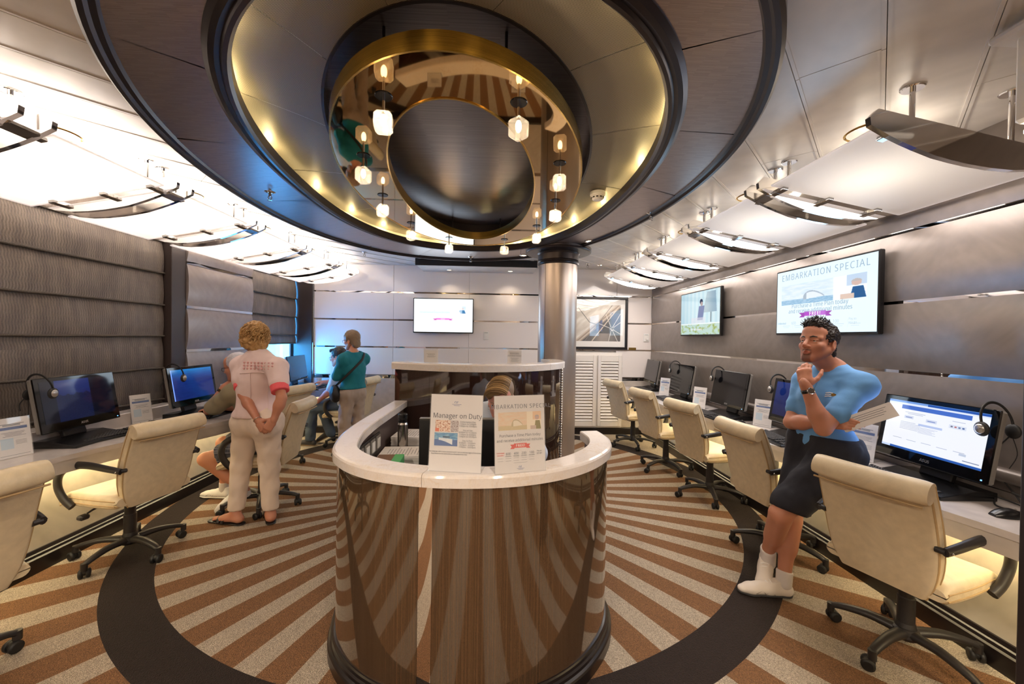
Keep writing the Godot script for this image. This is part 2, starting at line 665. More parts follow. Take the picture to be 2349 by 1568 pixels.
	M.plaid = tri_tex(mat(Color.WHITE, 0.85), plaid, 5.0)
	M.denim = tri_tex(mat(rgb(96, 112, 134), 0.9), denim, 8.0)
	M.teal = bump(tri_tex(mat(rgb(20, 142, 160), 0.8), knit, 10.0), knit, 0.25)
	M.polo = bump(mat(rgb(96, 150, 205), 0.8), grain, 0.02)
	M.polo.rim_enabled = true
	M.polo.rim = 0.3
	M.shorts = mat(rgb(34, 35, 44), 0.9)
	M.cream_cloth = mat(rgb(226, 208, 192), 0.9)
	M.blouse = mat(rgb(232, 208, 206), 0.85)
	M.coral = mat(rgb(238, 98, 106), 0.8)
	M.khaki = mat(rgb(146, 134, 106), 0.9)
	M.slacks = mat(rgb(164, 148, 136), 0.6)
	M.shirt_white = mat(rgb(198, 208, 224), 0.85)
	M.skin = skin(rgb(206, 142, 112))
	M.skin_tan = skin(rgb(190, 130, 104))
	M.skin_pink = skin(rgb(214, 150, 130))
	M.hair_dark = mat(rgb(34, 26, 24), 0.45)
	M.hair_blond = mat(rgb(176, 136, 84), 0.5)
	M.hair_sand = mat(rgb(140, 112, 76), 0.45)
	M.hair_ash = mat(rgb(136, 112, 88), 0.55)
	M.hair_white = mat(rgb(196, 192, 200), 0.6)
	M.hair_brown = mat(rgb(48, 38, 36), 0.5)
	M.shoe = mat(rgb(226, 216, 206), 0.5)
	M.shoe_grey = mat(rgb(160, 150, 142), 0.6)
	M.shoe_dark = mat(rgb(58, 56, 58), 0.7)
	M.sock = mat(rgb(216, 208, 204), 0.9)
	M.eye = mat(rgb(226, 220, 214), 0.15)
	M.iris = mat(rgb(48, 34, 26), 0.1)
	M.sandal = mat(rgb(28, 22, 22), 0.4)
	M.tan_sole = mat(rgb(146, 120, 88), 0.7)


func skin(c: Color) -> StandardMaterial3D:
	var m := mat(c, 0.5)
	m.vertex_color_use_as_albedo = true
	m.subsurf_scatter_enabled = true
	m.subsurf_scatter_strength = 0.12
	return m


# ---------------------------------------------------------------- the room
func sup(c: Vector2, a: float, b: float, p: float, rot: float, t: float) -> Vector2:
	var ct := cos(t); var s := sin(t)
	var lx := a * signf(ct) * pow(absf(ct), 2.0 / p); var lz := b * signf(s) * pow(absf(s), 2.0 / p)
	return c + Vector2(lx * cos(rot) + lz * sin(rot), -lx * sin(rot) + lz * cos(rot))


func outer_ring(t: float) -> Vector2:
	return sup(Vector2(-0.296, -2.909), 1.554, 2.235, 2.15, 0.131, t)


func inner_ring(t: float) -> Vector2:
	return sup(Vector2(-0.234, -2.778), 1.073, 1.739, 2.3, 0.067, t)


func hole_ring(t: float) -> Vector2:
	return Vector2(-0.205, -2.80) + Vector2(0.785 * cos(t), 1.47 * sin(t))


func curve(f: Callable, m := 144) -> PackedVector2Array:
	var out := PackedVector2Array()
	for i in m: out.append(f.call(TAU * i / m))
	return out


func rect_poly(x0: float, z0: float, x1: float, z1: float) -> PackedVector2Array:
	return PackedVector2Array([Vector2(x0, z0), Vector2(x1, z0), Vector2(x1, z1), Vector2(x0, z1)])


func build_room() -> void:
	# floor and its woven carpet: a dark ring with rays, plain beyond the far side of the ring
	struct("floor", B.new().box(V(-0.3, -0.06, -2.0), V(6.6, 0.1, 9.0)), M.subfloor)
	var room := rect_poly(-3.1, ZF - 0.05, XR + 0.1, ZB + 0.1)
	var c := Vector2(-0.23, -4.0)
	var bl := B.new(); var bb := B.new(); var bd := B.new()
	var n := 51
	var put := func(b: B, poly: PackedVector2Array) -> void:
		for q in Geometry2D.intersect_polygons(poly, room):
			var ix := Geometry2D.triangulate_polygon(q)
			for i in range(0, ix.size(), 3):
				var A := q[ix[i]]; var Bq := q[ix[i + 1]]; var C := q[ix[i + 2]]
				if (Bq - A).cross(C - A) > 0.0:
					var tt := Bq; Bq = C; C = tt
				b.tri(V(A.x, 0, A.y), V(Bq.x, 0, Bq.y), V(C.x, 0, C.y))
	var sector := func(a0: float, a1: float, r0: float, r1: float) -> PackedVector2Array:
		var p := PackedVector2Array()
		for k in 5:
			var a := lerpf(a0, a1, k / 4.0)
			p.append(c + Vector2(cos(a), sin(a)) * r1)
		for k in 5:
			var a := lerpf(a1, a0, k / 4.0)
			p.append(c + Vector2(cos(a), sin(a)) * r0)
		return p
	for i in n:
		var mid := deg_to_rad(139.7) - TAU * i / n
		var hw := deg_to_rad(1.64)
		var nxt := TAU / n
		put.call(bl, sector.call(mid - hw, mid + hw, 0.2, 2.37))
		put.call(bb, sector.call(mid + hw, mid + nxt - hw, 0.2, 2.37))
		put.call(bd, sector.call(mid - hw, mid + nxt - hw, 2.37, 2.605))
		var far: bool = sin(mid) < -0.45
		put.call(bl, sector.call(mid - hw, mid + hw, 2.605, 7.5))
		put.call(bl if far else bb, sector.call(mid + hw, mid + nxt - hw, 2.605, 7.5))
	put.call(bb, sector.call(0.0, TAU * 0.999, 0.01, 0.2))
	var carpet := ArrayMesh.new()
	for pair in [[bl, M.carpet_light], [bb, M.carpet_brown], [bd, M.carpet_dark]]:
		pair[0].st.generate_normals()
		pair[0].st.commit(carpet)
		carpet.surface_set_material(carpet.get_surface_count() - 1, pair[1])
	mi("carpet", carpet, null, get_node("floor"))

	# right wall: pillowed panels between mirror strips
	var wr := struct("wall_right", B.new().box(V(XR + 0.12, 1.45, -2.05), V(0.2, 3.0, 8.9)), M.taupe)
	var rp := PackedVector2Array([Vector2(XR, ZF + 0.02), Vector2(XR, -3.0), Vector2(XR, ZB)])
	var levels := [[0.80, 1.322], [1.34, 1.744], [1.763, 2.171], [2.19, CEIL]]
	for lv in levels:
		obj("panel", pillow(rp, lv[0], lv[1], 0.016), M.taupe, wr)
	obj("panel", strip(rp, PackedVector2Array([Vector2(-0.02, 0), Vector2(0, 0), Vector2(0, 0.795), Vector2(-0.02, 0.795)])), M.taupe, wr)
	for y in [1.331, 1.7535, 2.18]:
		obj("mirror_strip", strip(rp, PackedVector2Array([Vector2(-0.02, y - 0.014), Vector2(-0.002, y - 0.014), Vector2(-0.002, y + 0.014), Vector2(-0.02, y + 0.014)])), M.mirror, wr)
	# left wall with one window whose blind is half raised
	var wl := B.new()
	wl.box(V(-3.2, 1.45, -1.4), V(0.16, 3.0, 7.4))
	wl.box(V(-3.2, 0.42, -5.6), V(0.16, 0.86, 1.3))
	wl.box(V(-3.2, 2.75, -5.6), V(0.16, 0.4, 1.3))
	wl.box(V(-3.2, 1.45, -6.29), V(0.16, 3.0, 0.15))
	var left := struct("wall_left", wl, M.post)
	var lp := PackedVector2Array([Vector2(XL, -3.95), Vector2(XL, -4.97)])
	obj("backing", B.new().box(V(-3.06, 1.65, -4.46), V(0.12, 1.92, 1.02)), M.post, left)
	for lv in [[0.86, 1.322], [1.34, 1.744], [1.763, 2.171], [2.19, CEIL - 0.01]]:
		obj("panel", pillow(lp, lv[0], lv[1], 0.022, 0.012), M.taupe_lit, left)
	for y in [1.331, 1.7535, 2.18]:
		obj("mirror_strip", B.new().box(V(XL + 0.002, y, -4.46), V(0.012, 0.026, 1.03)), M.mirror, left)
	obj("window_post", B.new().box(V(-3.06, 1.65, -3.86), V(0.16, 1.9, 0.17), 0.004), M.post, left)
	obj("window_post", B.new().box(V(-2.945, 1.65, -6.21), V(0.27, 1.9, 0.05), 0.004), M.post, left)
	# window
	var w := B.new()
	w.box(V(-3.2, 0.87, -5.57), V(0.14, 0.05, 1.22)); w.box(V(-3.2, 2.53, -5.57), V(0.14, 0.05, 1.22))
	w.box(V(-3.2, 1.7, -4.97), V(0.14, 1.7, 0.04)); w.box(V(-3.2, 1.7, -6.18), V(0.14, 1.7, 0.04))
	w.box(V(-3.22, 1.7, -5.44), V(0.05, 1.7, 0.03))
	var win := struct("window_1", w, M.white_plastic)
	obj("pane", B.new().box(V(-3.23, 1.7, -5.57), V(0.008, 1.66, 1.2)), M.glass, win)
	# far wall: white laminate panels between mirror strips
	var wf := struct("wall_far", B.new().box(V(-0.3, 1.45, ZF - 0.12), V(6.6, 3.0, 0.2)), M.wall_low)
	var xs := [-2.80, -1.595, -0.43, 0.735, 1.9, XR]
	for k in 5:
		for lv in [[0.905, 1.32], [1.342, 1.742], [1.765, 2.169], [2.191, CEIL]]:
			if lv[0] < 1.0 and k == 3: continue
			obj("panel", B.new().box(V((xs[k] + xs[k + 1]) / 2.0, (lv[0] + lv[1]) / 2.0, ZF - 0.008), V(xs[k + 1] - xs[k] - 0.003, lv[1] - lv[0], 0.024), 0.003), M.wall_far, wf)
	for y in [1.331, 1.7535, 2.18]:
		obj("mirror_strip", B.new().box(V(-0.17, y, ZF - 0.012), V(5.26, 0.026, 0.012)), M.mirror, wf)
	obj("mirror_strip", B.new().box(V(-0.17, 0.872, ZF - 0.014), V(5.26, 0.05, 0.012)), M.mirror, wf)
	obj("panel", B.new().box(V(-0.17, 0.475, ZF - 0.01), V(5.26, 0.74, 0.026), 0.003), M.wall_low, wf)
	obj("corner_bead", B.new().box(V(-2.805, 1.75, ZF + 0.012), V(0.02, 1.7, 0.05), 0.004), M.chrome_dark, wf)
	struct("baseboard_far", B.new().box(V(-0.3, 0.05, ZF + 0.012), V(5.6, 0.1, 0.03), 0.004), M.plinth)
	struct("wall_back", B.new().box(V(-0.3, 1.45, ZB + 0.1), V(6.6, 3.0, 0.2)), M.taupe)
	struct("baseboard_back", B.new().box(V(-0.3, 0.05, ZB - 0.012), V(5.6, 0.1, 0.03), 0.004), M.plinth)
	struct("trim_1", B.new().box(V(1.325, 1.3, -0.83), V(0.25, 2.6, 0.06), 0.004), M.jamb, "dark door jamb at the right edge of the view")

	# roman blinds
	make_blind(0.05, -3.765, 0.80, [2.334, 2.046, 1.758, 1.474, 1.185, 0.90], "full-length bronze ribbed roman blind covering the nearer window, lowered behind the monitors")
	make_blind(-4.985, -6.175, 1.375, [2.32, 2.046, 1.77, 1.50], "half-raised bronze ribbed roman blind in the far left corner")


func pillow(path: PackedVector2Array, y0: float, y1: float, bulge: float, thick := 0.02) -> B:
	var prof := PackedVector2Array([Vector2(-thick, y0)])
	for k in 13:
		var f := k / 12.0
		prof.append(Vector2(bulge * (1.0 - pow(absf(2.0 * f - 1.0), 2.6)), lerpf(y0, y1, f)))
	prof.append(Vector2(-thick, y1))
	var b := B.new()
	var offs := []
	for q in prof: offs.append(offset_path(path, q.x))
	var rows := []
	for k in range(1, prof.size() - 1):
		var r := PackedVector3Array()
		for i in path.size(): r.append(V(offs[k][i].x, prof[k].y, offs[k][i].y))
		rows.append(r)
	b.grid(rows)
	var m := prof.size()
	for pair in [[0, 1], [m - 2, m - 1], [m - 1, 0]]:
		var r0 := PackedVector3Array(); var r1 := PackedVector3Array()
		for i in path.size():
			r0.append(V(offs[pair[0]][i].x, prof[pair[0]].y, offs[pair[0]][i].y))
			r1.append(V(offs[pair[1]][i].x, prof[pair[1]].y, offs[pair[1]][i].y))
		b.grid([r0, r1])
	for e in [0, path.size() - 1]:
		var poly := PackedVector3Array()
		for k in m: poly.append(V(offs[k][e].x, prof[k].y, offs[k][e].y))
		b.fan(poly, e != 0)
	return b


func make_blind(z0: float, z1: float, bottom: float, folds: Array, label: String) -> void:
	var t := thing("roman_blind", label, "blind", V(-3.06, bottom, (z0 + z1) / 2.0))
	var top := 2.56
	var hs := [top] + folds + [bottom]
	var noise := FastNoiseLite.new()
	noise.seed = 11; noise.frequency = 1.0
	var zm := (z0 + z1) / 2.0
	for k in hs.size() - 1:
		if hs[k] - hs[k + 1] < 0.02: continue
		var b := B.new()
		var rows := []
		var back := []
		for i in 7:
			var f := i / 6.0
			var y := lerpf(hs[k + 1], hs[k], f)
			var r := PackedVector3Array(); var rb := PackedVector3Array()
			var m := int(absf(z1 - z0) / 0.045)
			for j in m + 1:
				var z := lerpf(z0, z1, float(j) / m)
				var bulge := 0.012 * sin(PI * f) + 0.016 * (1.0 - f) + 0.009 * noise.get_noise_2d(z * 3.0 + k, y * 2.0) + 0.004 * noise.get_noise_2d(z * 11.0, y * 1.5)
				r.append(V(bulge, y - bottom, z - zm)); rb.append(V(-0.012, y - bottom, z - zm))
			rows.append(r); back.append(rb)
		# front, with texture laid along the cloth
		b.sg += 1
		var mm: int = rows[0].size()
		for i in 6:
			for j in mm - 1:
				b.st.set_smooth_group(b.sg)
				var A: Vector3 = rows[i][j]; var Bq: Vector3 = rows[i][j + 1]; var C: Vector3 = rows[i + 1][j + 1]; var D: Vector3 = rows[i + 1][j]
				for q in [A, C, Bq, A, D, C]:
					b.v(q, Vector2(q.z * 0.9, q.y * 0.9 + k * 0.37))
		b.grid([rows[0], back[0]]); b.grid([back[6], rows[6]])
		obj("fold", b, M.blind, t)
		if k > 0:
			var path := PackedVector3Array()
			for j in 40:
				var z := lerpf(z0, z1, j / 39.0)
				path.append(V(0.022 + 0.004 * noise.get_noise_2d(z * 5.0, k * 9.0), hs[k] - bottom - 0.004 + 0.004 * noise.get_noise_2d(z * 4.0, k), z - zm))
			obj("rib_seam", B.new().tube(path, 0.011, 8, 0.8), M.blind_edge, t)
	obj("hem", B.new().box(V(0.01, 0.0, 0), V(0.03, 0.022, absf(z1 - z0)), 0.006), M.blind_edge, t)


# ---------------------------------------------------------------- ceiling, soffit and dome
func build_ceiling() -> void:
	var ceil := struct("ceiling", B.new().box(V(-0.3, 2.95, -2.0), V(6.8, 0.1, 9.2)), M.ceil)
	var ring := curve(outer_ring, 72)
	var hole := PackedVector2Array()
	for q in ring: hole.append(Vector2(-0.296, -2.909) + (q - Vector2(-0.296, -2.909)) * 0.975)
	var field := rect_poly(-3.12, ZF, XR + 0.02, ZB)
	# planks run at 45 degrees across the room
	var d := Vector2(1, -1).normalized(); var nrm := Vector2(1, 1).normalized()
	var w := 0.395 / sqrt(2.0)
	for k in range(-24, 14):
		var s0 := k * w + 0.001; var s1 := (k + 1) * w - 0.001
		for part in 3:
			# cross joints staggered from plank to plank
			var l0 := -9.0 if part == 0 else -9.0 + 5.0 + part * 2.6 + fposmod(k * 1.37, 2.2)
			var l1 := 9.0 if part == 2 else -9.0 + 5.0 + (part + 1) * 2.6 + fposmod(k * 1.37, 2.2) - 0.004
			var make := func(a: float, b2: float) -> Array:
				var q := PackedVector2Array([nrm * a + d * l0, nrm * b2 + d * l0, nrm * b2 + d * l1, nrm * a + d * l1])
				var out := []
				for p in Geometry2D.intersect_polygons(q, field):
					for r in Geometry2D.clip_polygons(p, hole):
						if not Geometry2D.is_polygon_clockwise(r) or true:
							out.append(r)
				return out
			for r in make.call(s0, s1):
				var b := B.new()
				b.prism(r, Transform3D(Basis.IDENTITY, V(0, 0, 0)), CEIL + 0.02, CEIL)
				for e in [[s0 + 0.0005, s0 + 0.013], [s1 - 0.013, s1 - 0.0005]]:
					for rr in make.call(e[0], e[1]):
						if Geometry2D.intersect_polygons(rr, r).size() > 0:
							b.prism(rr, Transform3D.IDENTITY, CEIL + 0.005, CEIL - 0.005)
				obj("plank", b, M.ceil, ceil)

	# soffit ring: bronze mouldings, brushed panels
	var oc := curve(outer_ring, 160)
	var ic := curve(inner_ring, 160)
	var sof := struct("trim_2", strip(oc, PackedVector2Array([Vector2(-0.005, 2.62), Vector2(-0.005, 2.49), Vector2(0.008, 2.476), Vector2(0.024, 2.476), Vector2(0.034, 2.487), Vector2(0.052, 2.487), Vector2(0.062, 2.503), Vector2(0.062, 2.62)]), true, true), M.bronze, "dark bronze moulding round the oval dropped ceiling ring")
	obj("inner_moulding", strip(ic, PackedVector2Array([Vector2(0.0, 2.486), Vector2(-0.012, 2.474), Vector2(-0.026, 2.474), Vector2(-0.034, 2.484), Vector2(-0.05, 2.478), Vector2(-0.068, 2.482), Vector2(-0.085, 2.496), Vector2(-0.085, 2.508), Vector2(-0.02, 2.508), Vector2(-0.012, 2.54), Vector2(0.0, 2.54)]), true, true), M.bronze, sof)
	var np := 16
	for k in np:
		var b := B.new()
		var r0 := PackedVector3Array(); var r1 := PackedVector3Array(); var u0 := PackedVector3Array(); var u1 := PackedVector3Array()
		for j in 11:
			var t := TAU * (k + 0.37 + lerpf(0.004, 0.996, j / 10.0)) / np
			var a := outer_ring(t); var i2 := inner_ring(t)
			var dir := (i2 - a).normalized()
			a += dir * 0.055; i2 -= dir * 0.075
			var tw := 0.0012 * sin(k * 2.4)
			r0.append(V(a.x, SOF + tw, a.y)); r1.append(V(i2.x, SOF - tw, i2.y))
			u0.append(V(a.x, SOF + 0.012, a.y)); u1.append(V(i2.x, SOF + 0.012, i2.y))
		b.grid([r0, r1]); b.grid([u1, u0]); b.grid([u0, r0]); b.grid([r1, u1])
		obj("soffit_panel", b, M.soffit, sof)
	# cove upstand, light strip and the shallow dome of perforated sheet
	obj("upstand", strip(ic, PackedVector2Array([Vector2(-0.075, 2.505), Vector2(-0.07, 2.505), Vector2(-0.07, 2.60), Vector2(-0.075, 2.60)]), true, true), M.cove, sof)
	obj("cove_light_strip", strip(ic, PackedVector2Array([Vector2(-0.05, 2.510), Vector2(-0.036, 2.510), Vector2(-0.036, 2.516), Vector2(-0.05, 2.516)]), true, true), M.led, sof)
	for k in 20:
		var q := inner_ring(TAU * (k + 0.5) / 20.0)
		var cc := inner_ring(TAU * (k + 0.5) / 20.0 + PI)
		q = q + (q - cc).normalized() * 0.042
		omni(V(q.x, 2.532, q.y), 0.03, Color(1.0, 0.90, 0.66), 0.012, sof)
	var nd := 14
	for k in nd:
		var b := B.new()
		var rows := []
		for i in 7:
			var f := i / 6.0
			var r := PackedVector3Array()
			for j in 13:
				var t := TAU * (k + lerpf(0.002, 0.998, j / 12.0)) / nd
				var a := inner_ring(t); var h := hole_ring(t)
				var o := a + (a - h).normalized() * 0.07
				var q := o.lerp(h, f)
				r.append(V(q.x, 2.585 + 0.022 * sin(PI * 0.5 * f), q.y))
			rows.append(r)
		b.grid(rows)
		obj("dome_panel", b, M.dome, sof)
	var hc := curve(hole_ring, 120)
	obj("dome_rim", strip(hc, PackedVector2Array([Vector2(-0.006, 2.602), Vector2(0.006, 2.602), Vector2(0.006, 2.70), Vector2(-0.006, 2.70)]), true, true), M.bronze, sof)
	obj("dome_cap", B.new().prism(hc, Transform3D.IDENTITY, 2.715, 2.695), M.dome_cap, sof)

	# dropped box in front of the far wall
	var bx := struct("trim_3", B.new().box(V(-0.29, 2.556, (ZF - 5.66) / 2.0), V(1.70, 0.095, ZF * -1.0 - 5.66), 0.0), M.ceil, "dropped ceiling box with a dark fascia above the far screen")
	obj("fascia", B.new().box(V(-0.29, 2.553, -5.65), V(1.72, 0.10, 0.03), 0.003), M.plinth, bx)
	for x in [-0.72, 0.20]:
		downlight(V(x, 2.506, -6.02), "recessed downlight in the dropped box, %s of the pair" % ("left" if x < 0 else "right"), 0.15)
	downlight(V(0.932, 2.497, -4.03), "recessed downlight in the oval ceiling ring right of the pillar", 0.35)
	downlight(V(0.316, 2.497, -4.80), "recessed downlight in the oval ceiling ring left of the pillar", 0.35)
	downlight(V(1.52, 2.598, -5.86), "recessed downlight in the white ceiling near the framed picture", 0.5)
	# unseen, placed behind the camera to light the counter signs and the room
	for q in [[-1.1, 0.75, "near left"], [0.7, 0.75, "near right"], [-1.1, 1.6, "rear left"], [0.7, 1.6, "rear right"]]:
		downlight(V(q[0], 2.598, q[1]), "unseen downlight placed behind the camera to light signs and room, %s one" % q[2], BACK_E, 78.0)
	# sprinklers and detectors
	for s in [[V(-1.603, 2.5, -2.873), "sprinkler head under the left side of the oval ceiling ring"], [V(1.201, 2.5, -3.094), "sprinkler head under the right side of the oval ceiling ring"], [V(-0.331, 2.5, -4.98), "sprinkler head under the far end of the oval ceiling ring"], [V(-1.747, 2.6, -5.321), "sprinkler head on the white ceiling near the far left fixtures"], [V(1.321, 2.6, -5.783), "sprinkler head on the white ceiling right of the pillar"]]:
		var t := thing("sprinkler", s[1], "sprinkler", s[0], 0.0, "ceiling sprinklers")
		obj("escutcheon", B.new().lathe(PackedVector2Array([Vector2(0, -0.012), Vector2(0.018, -0.010), Vector2(0.036, 0.0), Vector2(0, 0.0)]), 20), M.chrome, t)
		var f := B.new()
		f.cyl(V(0, -0.01, 0), V(0, -0.03, 0), 0.009, 10)
		for q in [-1, 1]:
			f.tube(smooth3(PackedVector3Array([V(0.007 * q, -0.028, 0), V(0.013 * q, -0.042, 0), V(0.004 * q, -0.056, 0)]), 4), 0.003, 6)
		obj("frame_arms", f, M.chrome_dark, t)
		obj("deflector", B.new().lathe(PackedVector2Array([Vector2(0, -0.062), Vector2(0.016, -0.061), Vector2(0.016, -0.058), Vector2(0, -0.056)]), 14), M.chrome, t)
	var sd := thing("smoke_detector", "round white smoke detector under the dome, near the right sprinkler", "detector", V(0.74, 2.585, -2.95))
	obj("base", B.new().lathe(PackedVector2Array([Vector2(0, -0.02), Vector2(0.052, -0.02), Vector2(0.056, -0.012), Vector2(0.056, 0.01), Vector2(0, 0.01)]), 28), M.white_plastic, sd)
	obj("chamber", B.new().lathe(PackedVector2Array([Vector2(0, -0.052), Vector2(0.03, -0.05), Vector2(0.041, -0.042), Vector2(0.045, -0.02), Vector2(0, -0.02)]), 28), M.white_plastic, sd)
	var sl := B.new()
	for k in 10:
		var a := TAU * k / 10.0
		sl.box(V(0.0445 * cos(a), -0.033, 0.0445 * sin(a)), V(0.004, 0.008, 0.016), 0.0, Basis(Vector3.UP, -a))
	obj("slot", sl, M.plastic, sd)
	var dc := thing("dome_camera", "round translucent grille under the dome at the top edge of the view", "camera_dome", V(-0.395, 2.588, -1.20))  # translucent dome of a ceiling camera
	obj("camera_dome", B.new().lathe(PackedVector2Array([Vector2(0, -0.016), Vector2(0.06, -0.013), Vector2(0.074, -0.006), Vector2(0.078, 0.0), Vector2(0, 0.0)]), 32), M.grey_plastic, dc)
	obj("bezel", B.new().lathe(PackedVector2Array([Vector2(0.07, -0.006), Vector2(0.082, -0.006), Vector2(0.086, 0.0), Vector2(0.07, 0.0)]), 32, Transform3D.IDENTITY, true), M.silver, dc)
	var wb := thing("ceiling_lamp_box", "white box lamp at the top right corner of the view", "lamp", V(1.90, 2.30, -1.22))
	obj("housing", B.new().box(V(0, 0.10, 0), V(0.30, 0.30, 0.16), 0.012), M.white_plastic, wb)
	obj("lens", B.new().box(V(0, -0.075, 0), V(0.28, 0.05, 0.14), 0.02), M.bulb, wb)
	obj("base_trim", B.new().box(V(0, -0.11, 0), V(0.25, 0.02, 0.12), 0.004), M.black, wb)
	obj("flange", B.new().box(V(0, 0.255, 0), V(0.40, 0.03, 0.24), 0.01), M.white_plastic, wb)


const BACK_E := 4.0


func downlight(at: Vector3, label: String, e: float, angle := 55.0) -> void:
	var t := thing("downlight", label, "downlight", at, 0.0, "")
	obj("trim_ring", B.new().lathe(PackedVector2Array([Vector2(0.030, 0.01), Vector2(0.034, -0.004), Vector2(0.044, -0.006), Vector2(0.048, 0.0), Vector2(0.048, 0.01)]), 28, Transform3D.IDENTITY, true), M.chrome, t)
	obj("lens", B.new().lathe(PackedVector2Array([Vector2(0, -0.001), Vector2(0.031, -0.001), Vector2(0.031, 0.008), Vector2(0, 0.008)]), 24), M.bulb, t)
	spot(V(0, -0.012, 0), Vector3.DOWN, e, Color(1.0, 0.92, 0.82), angle, 0.03, t)


# ---------------------------------------------------------------- glass ceiling fixtures along both walls
func bracket_poly() -> PackedVector2Array:
	return PackedVector2Array([Vector2(1.573, 2.462), Vector2(1.61, 2.498), Vector2(2.415, 2.346), Vector2(2.436, 2.322), Vector2(2.428, 2.294), Vector2(2.32, 2.263), Vector2(2.22, 2.256), Vector2(2.12, 2.262), Vector2(2.02, 2.275), Vector2(1.95, 2.288), Vector2(1.87, 2.306), Vector2(1.783, 2.336), Vector2(1.72, 2.360), Vector2(1.66, 2.386), Vector2(1.578, 2.428)])


func build_fixtures() -> void:
	var rz := [[-1.65], [-2.37, -2.49], [-3.24, -3.36], [-4.14, -4.25], [-4.94, -5.05], [-5.84]]
	var lz := [[0.64, 0.52], [-0.16, -0.28], [-0.98, -1.10], [-1.80, -1.93], [-2.644, -2.768], [-3.48, -3.61], [-4.375, -4.50], [-5.25, -5.37], [-6.02]]  # the first two lights are unseen, placed to light the counter signs
	var place := ["nearest", "second nearest", "third nearest", "fourth nearest", "fifth nearest", "farthest"]
	for side in [1, -1]:
		var zz: Array = rz if side == 1 else lz
		for k in zz.size() - 1:
			var za: float = zz[k][zz[k].size() - 1]
			var zb: float = zz[k + 1][0]
			var zm := (za + zb) / 2.0
			var o := "farthest"
			if side == 1 and k < zz.size() - 2: o = place[k]
			if side == -1: o = ["unseen first, lighting counter signs,", "unseen second, lighting counter signs,", "cut-off nearest", "second nearest", "third nearest", "fourth nearest", "fifth nearest", "farthest"][k]
			var t := thing("glass_light", "frosted glass ceiling light with chrome brackets, %s in the %s row" % [o, "right" if side == 1 else "left"], "ceiling light", V(mx(1.995, side), 2.36, zm), 0.0, "frosted glass ceiling lights along the walls")
			var here := t.position
			# pane, sloping down towards the wall
			var g := B.new()
			var q := [V(mx(1.63, side), 2.430, za - 0.045), V(mx(2.425, side), 2.279, za - 0.045), V(mx(2.425, side), 2.279, zb + 0.045), V(mx(1.63, side), 2.430, zb + 0.045)]
			var mid: Vector3 = (q[0] + q[1] + q[2] + q[3]) / 4.0
			var ex: Vector3 = (q[1] - q[0]).normalized()
			var bas := Basis(ex, Vector3.BACK.cross(ex).normalized(), Vector3.BACK)
			var hw: float = (q[1] - q[0]).length() / 2.0
			var hl: float = absf(zb - za) / 2.0 - 0.045
			var pc := []
			for sx in [[-1, -1], [1, -1], [1, 1], [-1, 1]]: pc.append(mid - here + ex * hw * sx[0] + V(0, 0, hl * sx[1]))
			g.quad(pc[0], pc[1], pc[2], pc[3])
			for e in [[0.0, hl, hw * 2.0, 0.008], [0.0, -hl, hw * 2.0, 0.008], [hw, 0.0, 0.008, hl * 2.0], [-hw, 0.0, 0.008, hl * 2.0]]:
				g.box(mid - here + ex * e[0] + V(0, 0, e[1]) + bas.y * 0.004, V(e[2], 0.009, e[3]), 0.002, bas)
			obj("pane", g, M.frost, t)
			area(mid - here - bas.y * 0.012, -bas.y, Vector2(absf(zb - za) - 0.1, 0.76), GLASS_E, Color(1.0, 0.955, 0.92), bas.x, t)
			var brs := []
			brs.append(za)
			brs.append(zb)
			for z in brs:
				var b := B.new()
				var pl := PackedVector2Array()
				for p in bracket_poly(): pl.append(Vector2(mx(p.x, side) - here.x, -(p.y - here.y)))
				b.prism(pl, Transform3D(Basis(Vector3.RIGHT, Vector3.BACK, Vector3.DOWN), V(0, 0, z - here.z)), -0.012, 0.012, 0.002)
				obj("bracket", b, M.chrome, t)
				var inward := 1.0 if z == zb else -1.0
				for x in [1.70, 1.98, 2.28]:
					var y: float = lerpf(2.430, 2.279, (x - 1.63) / 0.795)
					obj("clamp", B.new().box(V(mx(x, side) - here.x, y - here.y - 0.004, z + inward * 0.042 - here.z), V(0.034, 0.026, 0.062), 0.003, bas), M.chrome_dark, t)
				for x in [1.77, 2.22]:
					var y: float = 2.498 - (x - 1.61) * 0.189
					obj("rod", B.new().cyl(V(mx(x, side) - here.x, y - 0.02 - here.y, z - here.z), V(mx(x, side) - here.x, CEIL - here.y, z - here.z), 0.0105, 12), M.chrome, t)
					obj("canopy", B.new().lathe(PackedVector2Array([Vector2(0, -0.006), Vector2(0.038, -0.006), Vector2(0.042, -0.002), Vector2(0.042, 0.002), Vector2(0, 0.002)]), 24, Transform3D(Basis.IDENTITY, V(mx(x, side), CEIL - 0.003, z) - here)), M.chrome, t)
			# link bars to the neighbour's bracket
			if zz[k + 1].size() == 2:
				obj("link_bar", B.new().box(V(mx(1.665, side) - here.x, 2.395 - here.y, (zz[k + 1][0] + zz[k + 1][1]) / 2.0 - here.z), V(0.07, 0.02, 0.12), 0.003, bas), M.chrome_dark, t)
			# lamps above the pane
			var lm := B.new()
			lm.ball(V(0, 0.135, 0), V(0.022, 0.018, 0.16), Basis.IDENTITY, 14, 8)
			obj("bulb", lm, M.bulb, t)
			obj("reflector_ring", B.new().lathe(PackedVector2Array([Vector2(0.085, 0.095), Vector2(0.09, 0.090), Vector2(0.096, 0.095), Vector2(0.09, 0.100)]), 32, Transform3D(Basis.IDENTITY, V(mx(1.70, side) - here.x, 0.015, (za - here.z) - 0.12)), true), M.brass, t)
			for dz in [-0.11, 0.11]:
				omni(V(0, 0.135, dz), FIX_E, Color(1.0, 0.94, 0.86), 0.02, t)


const FIX_E := 0.03
const GLASS_E := 1.25


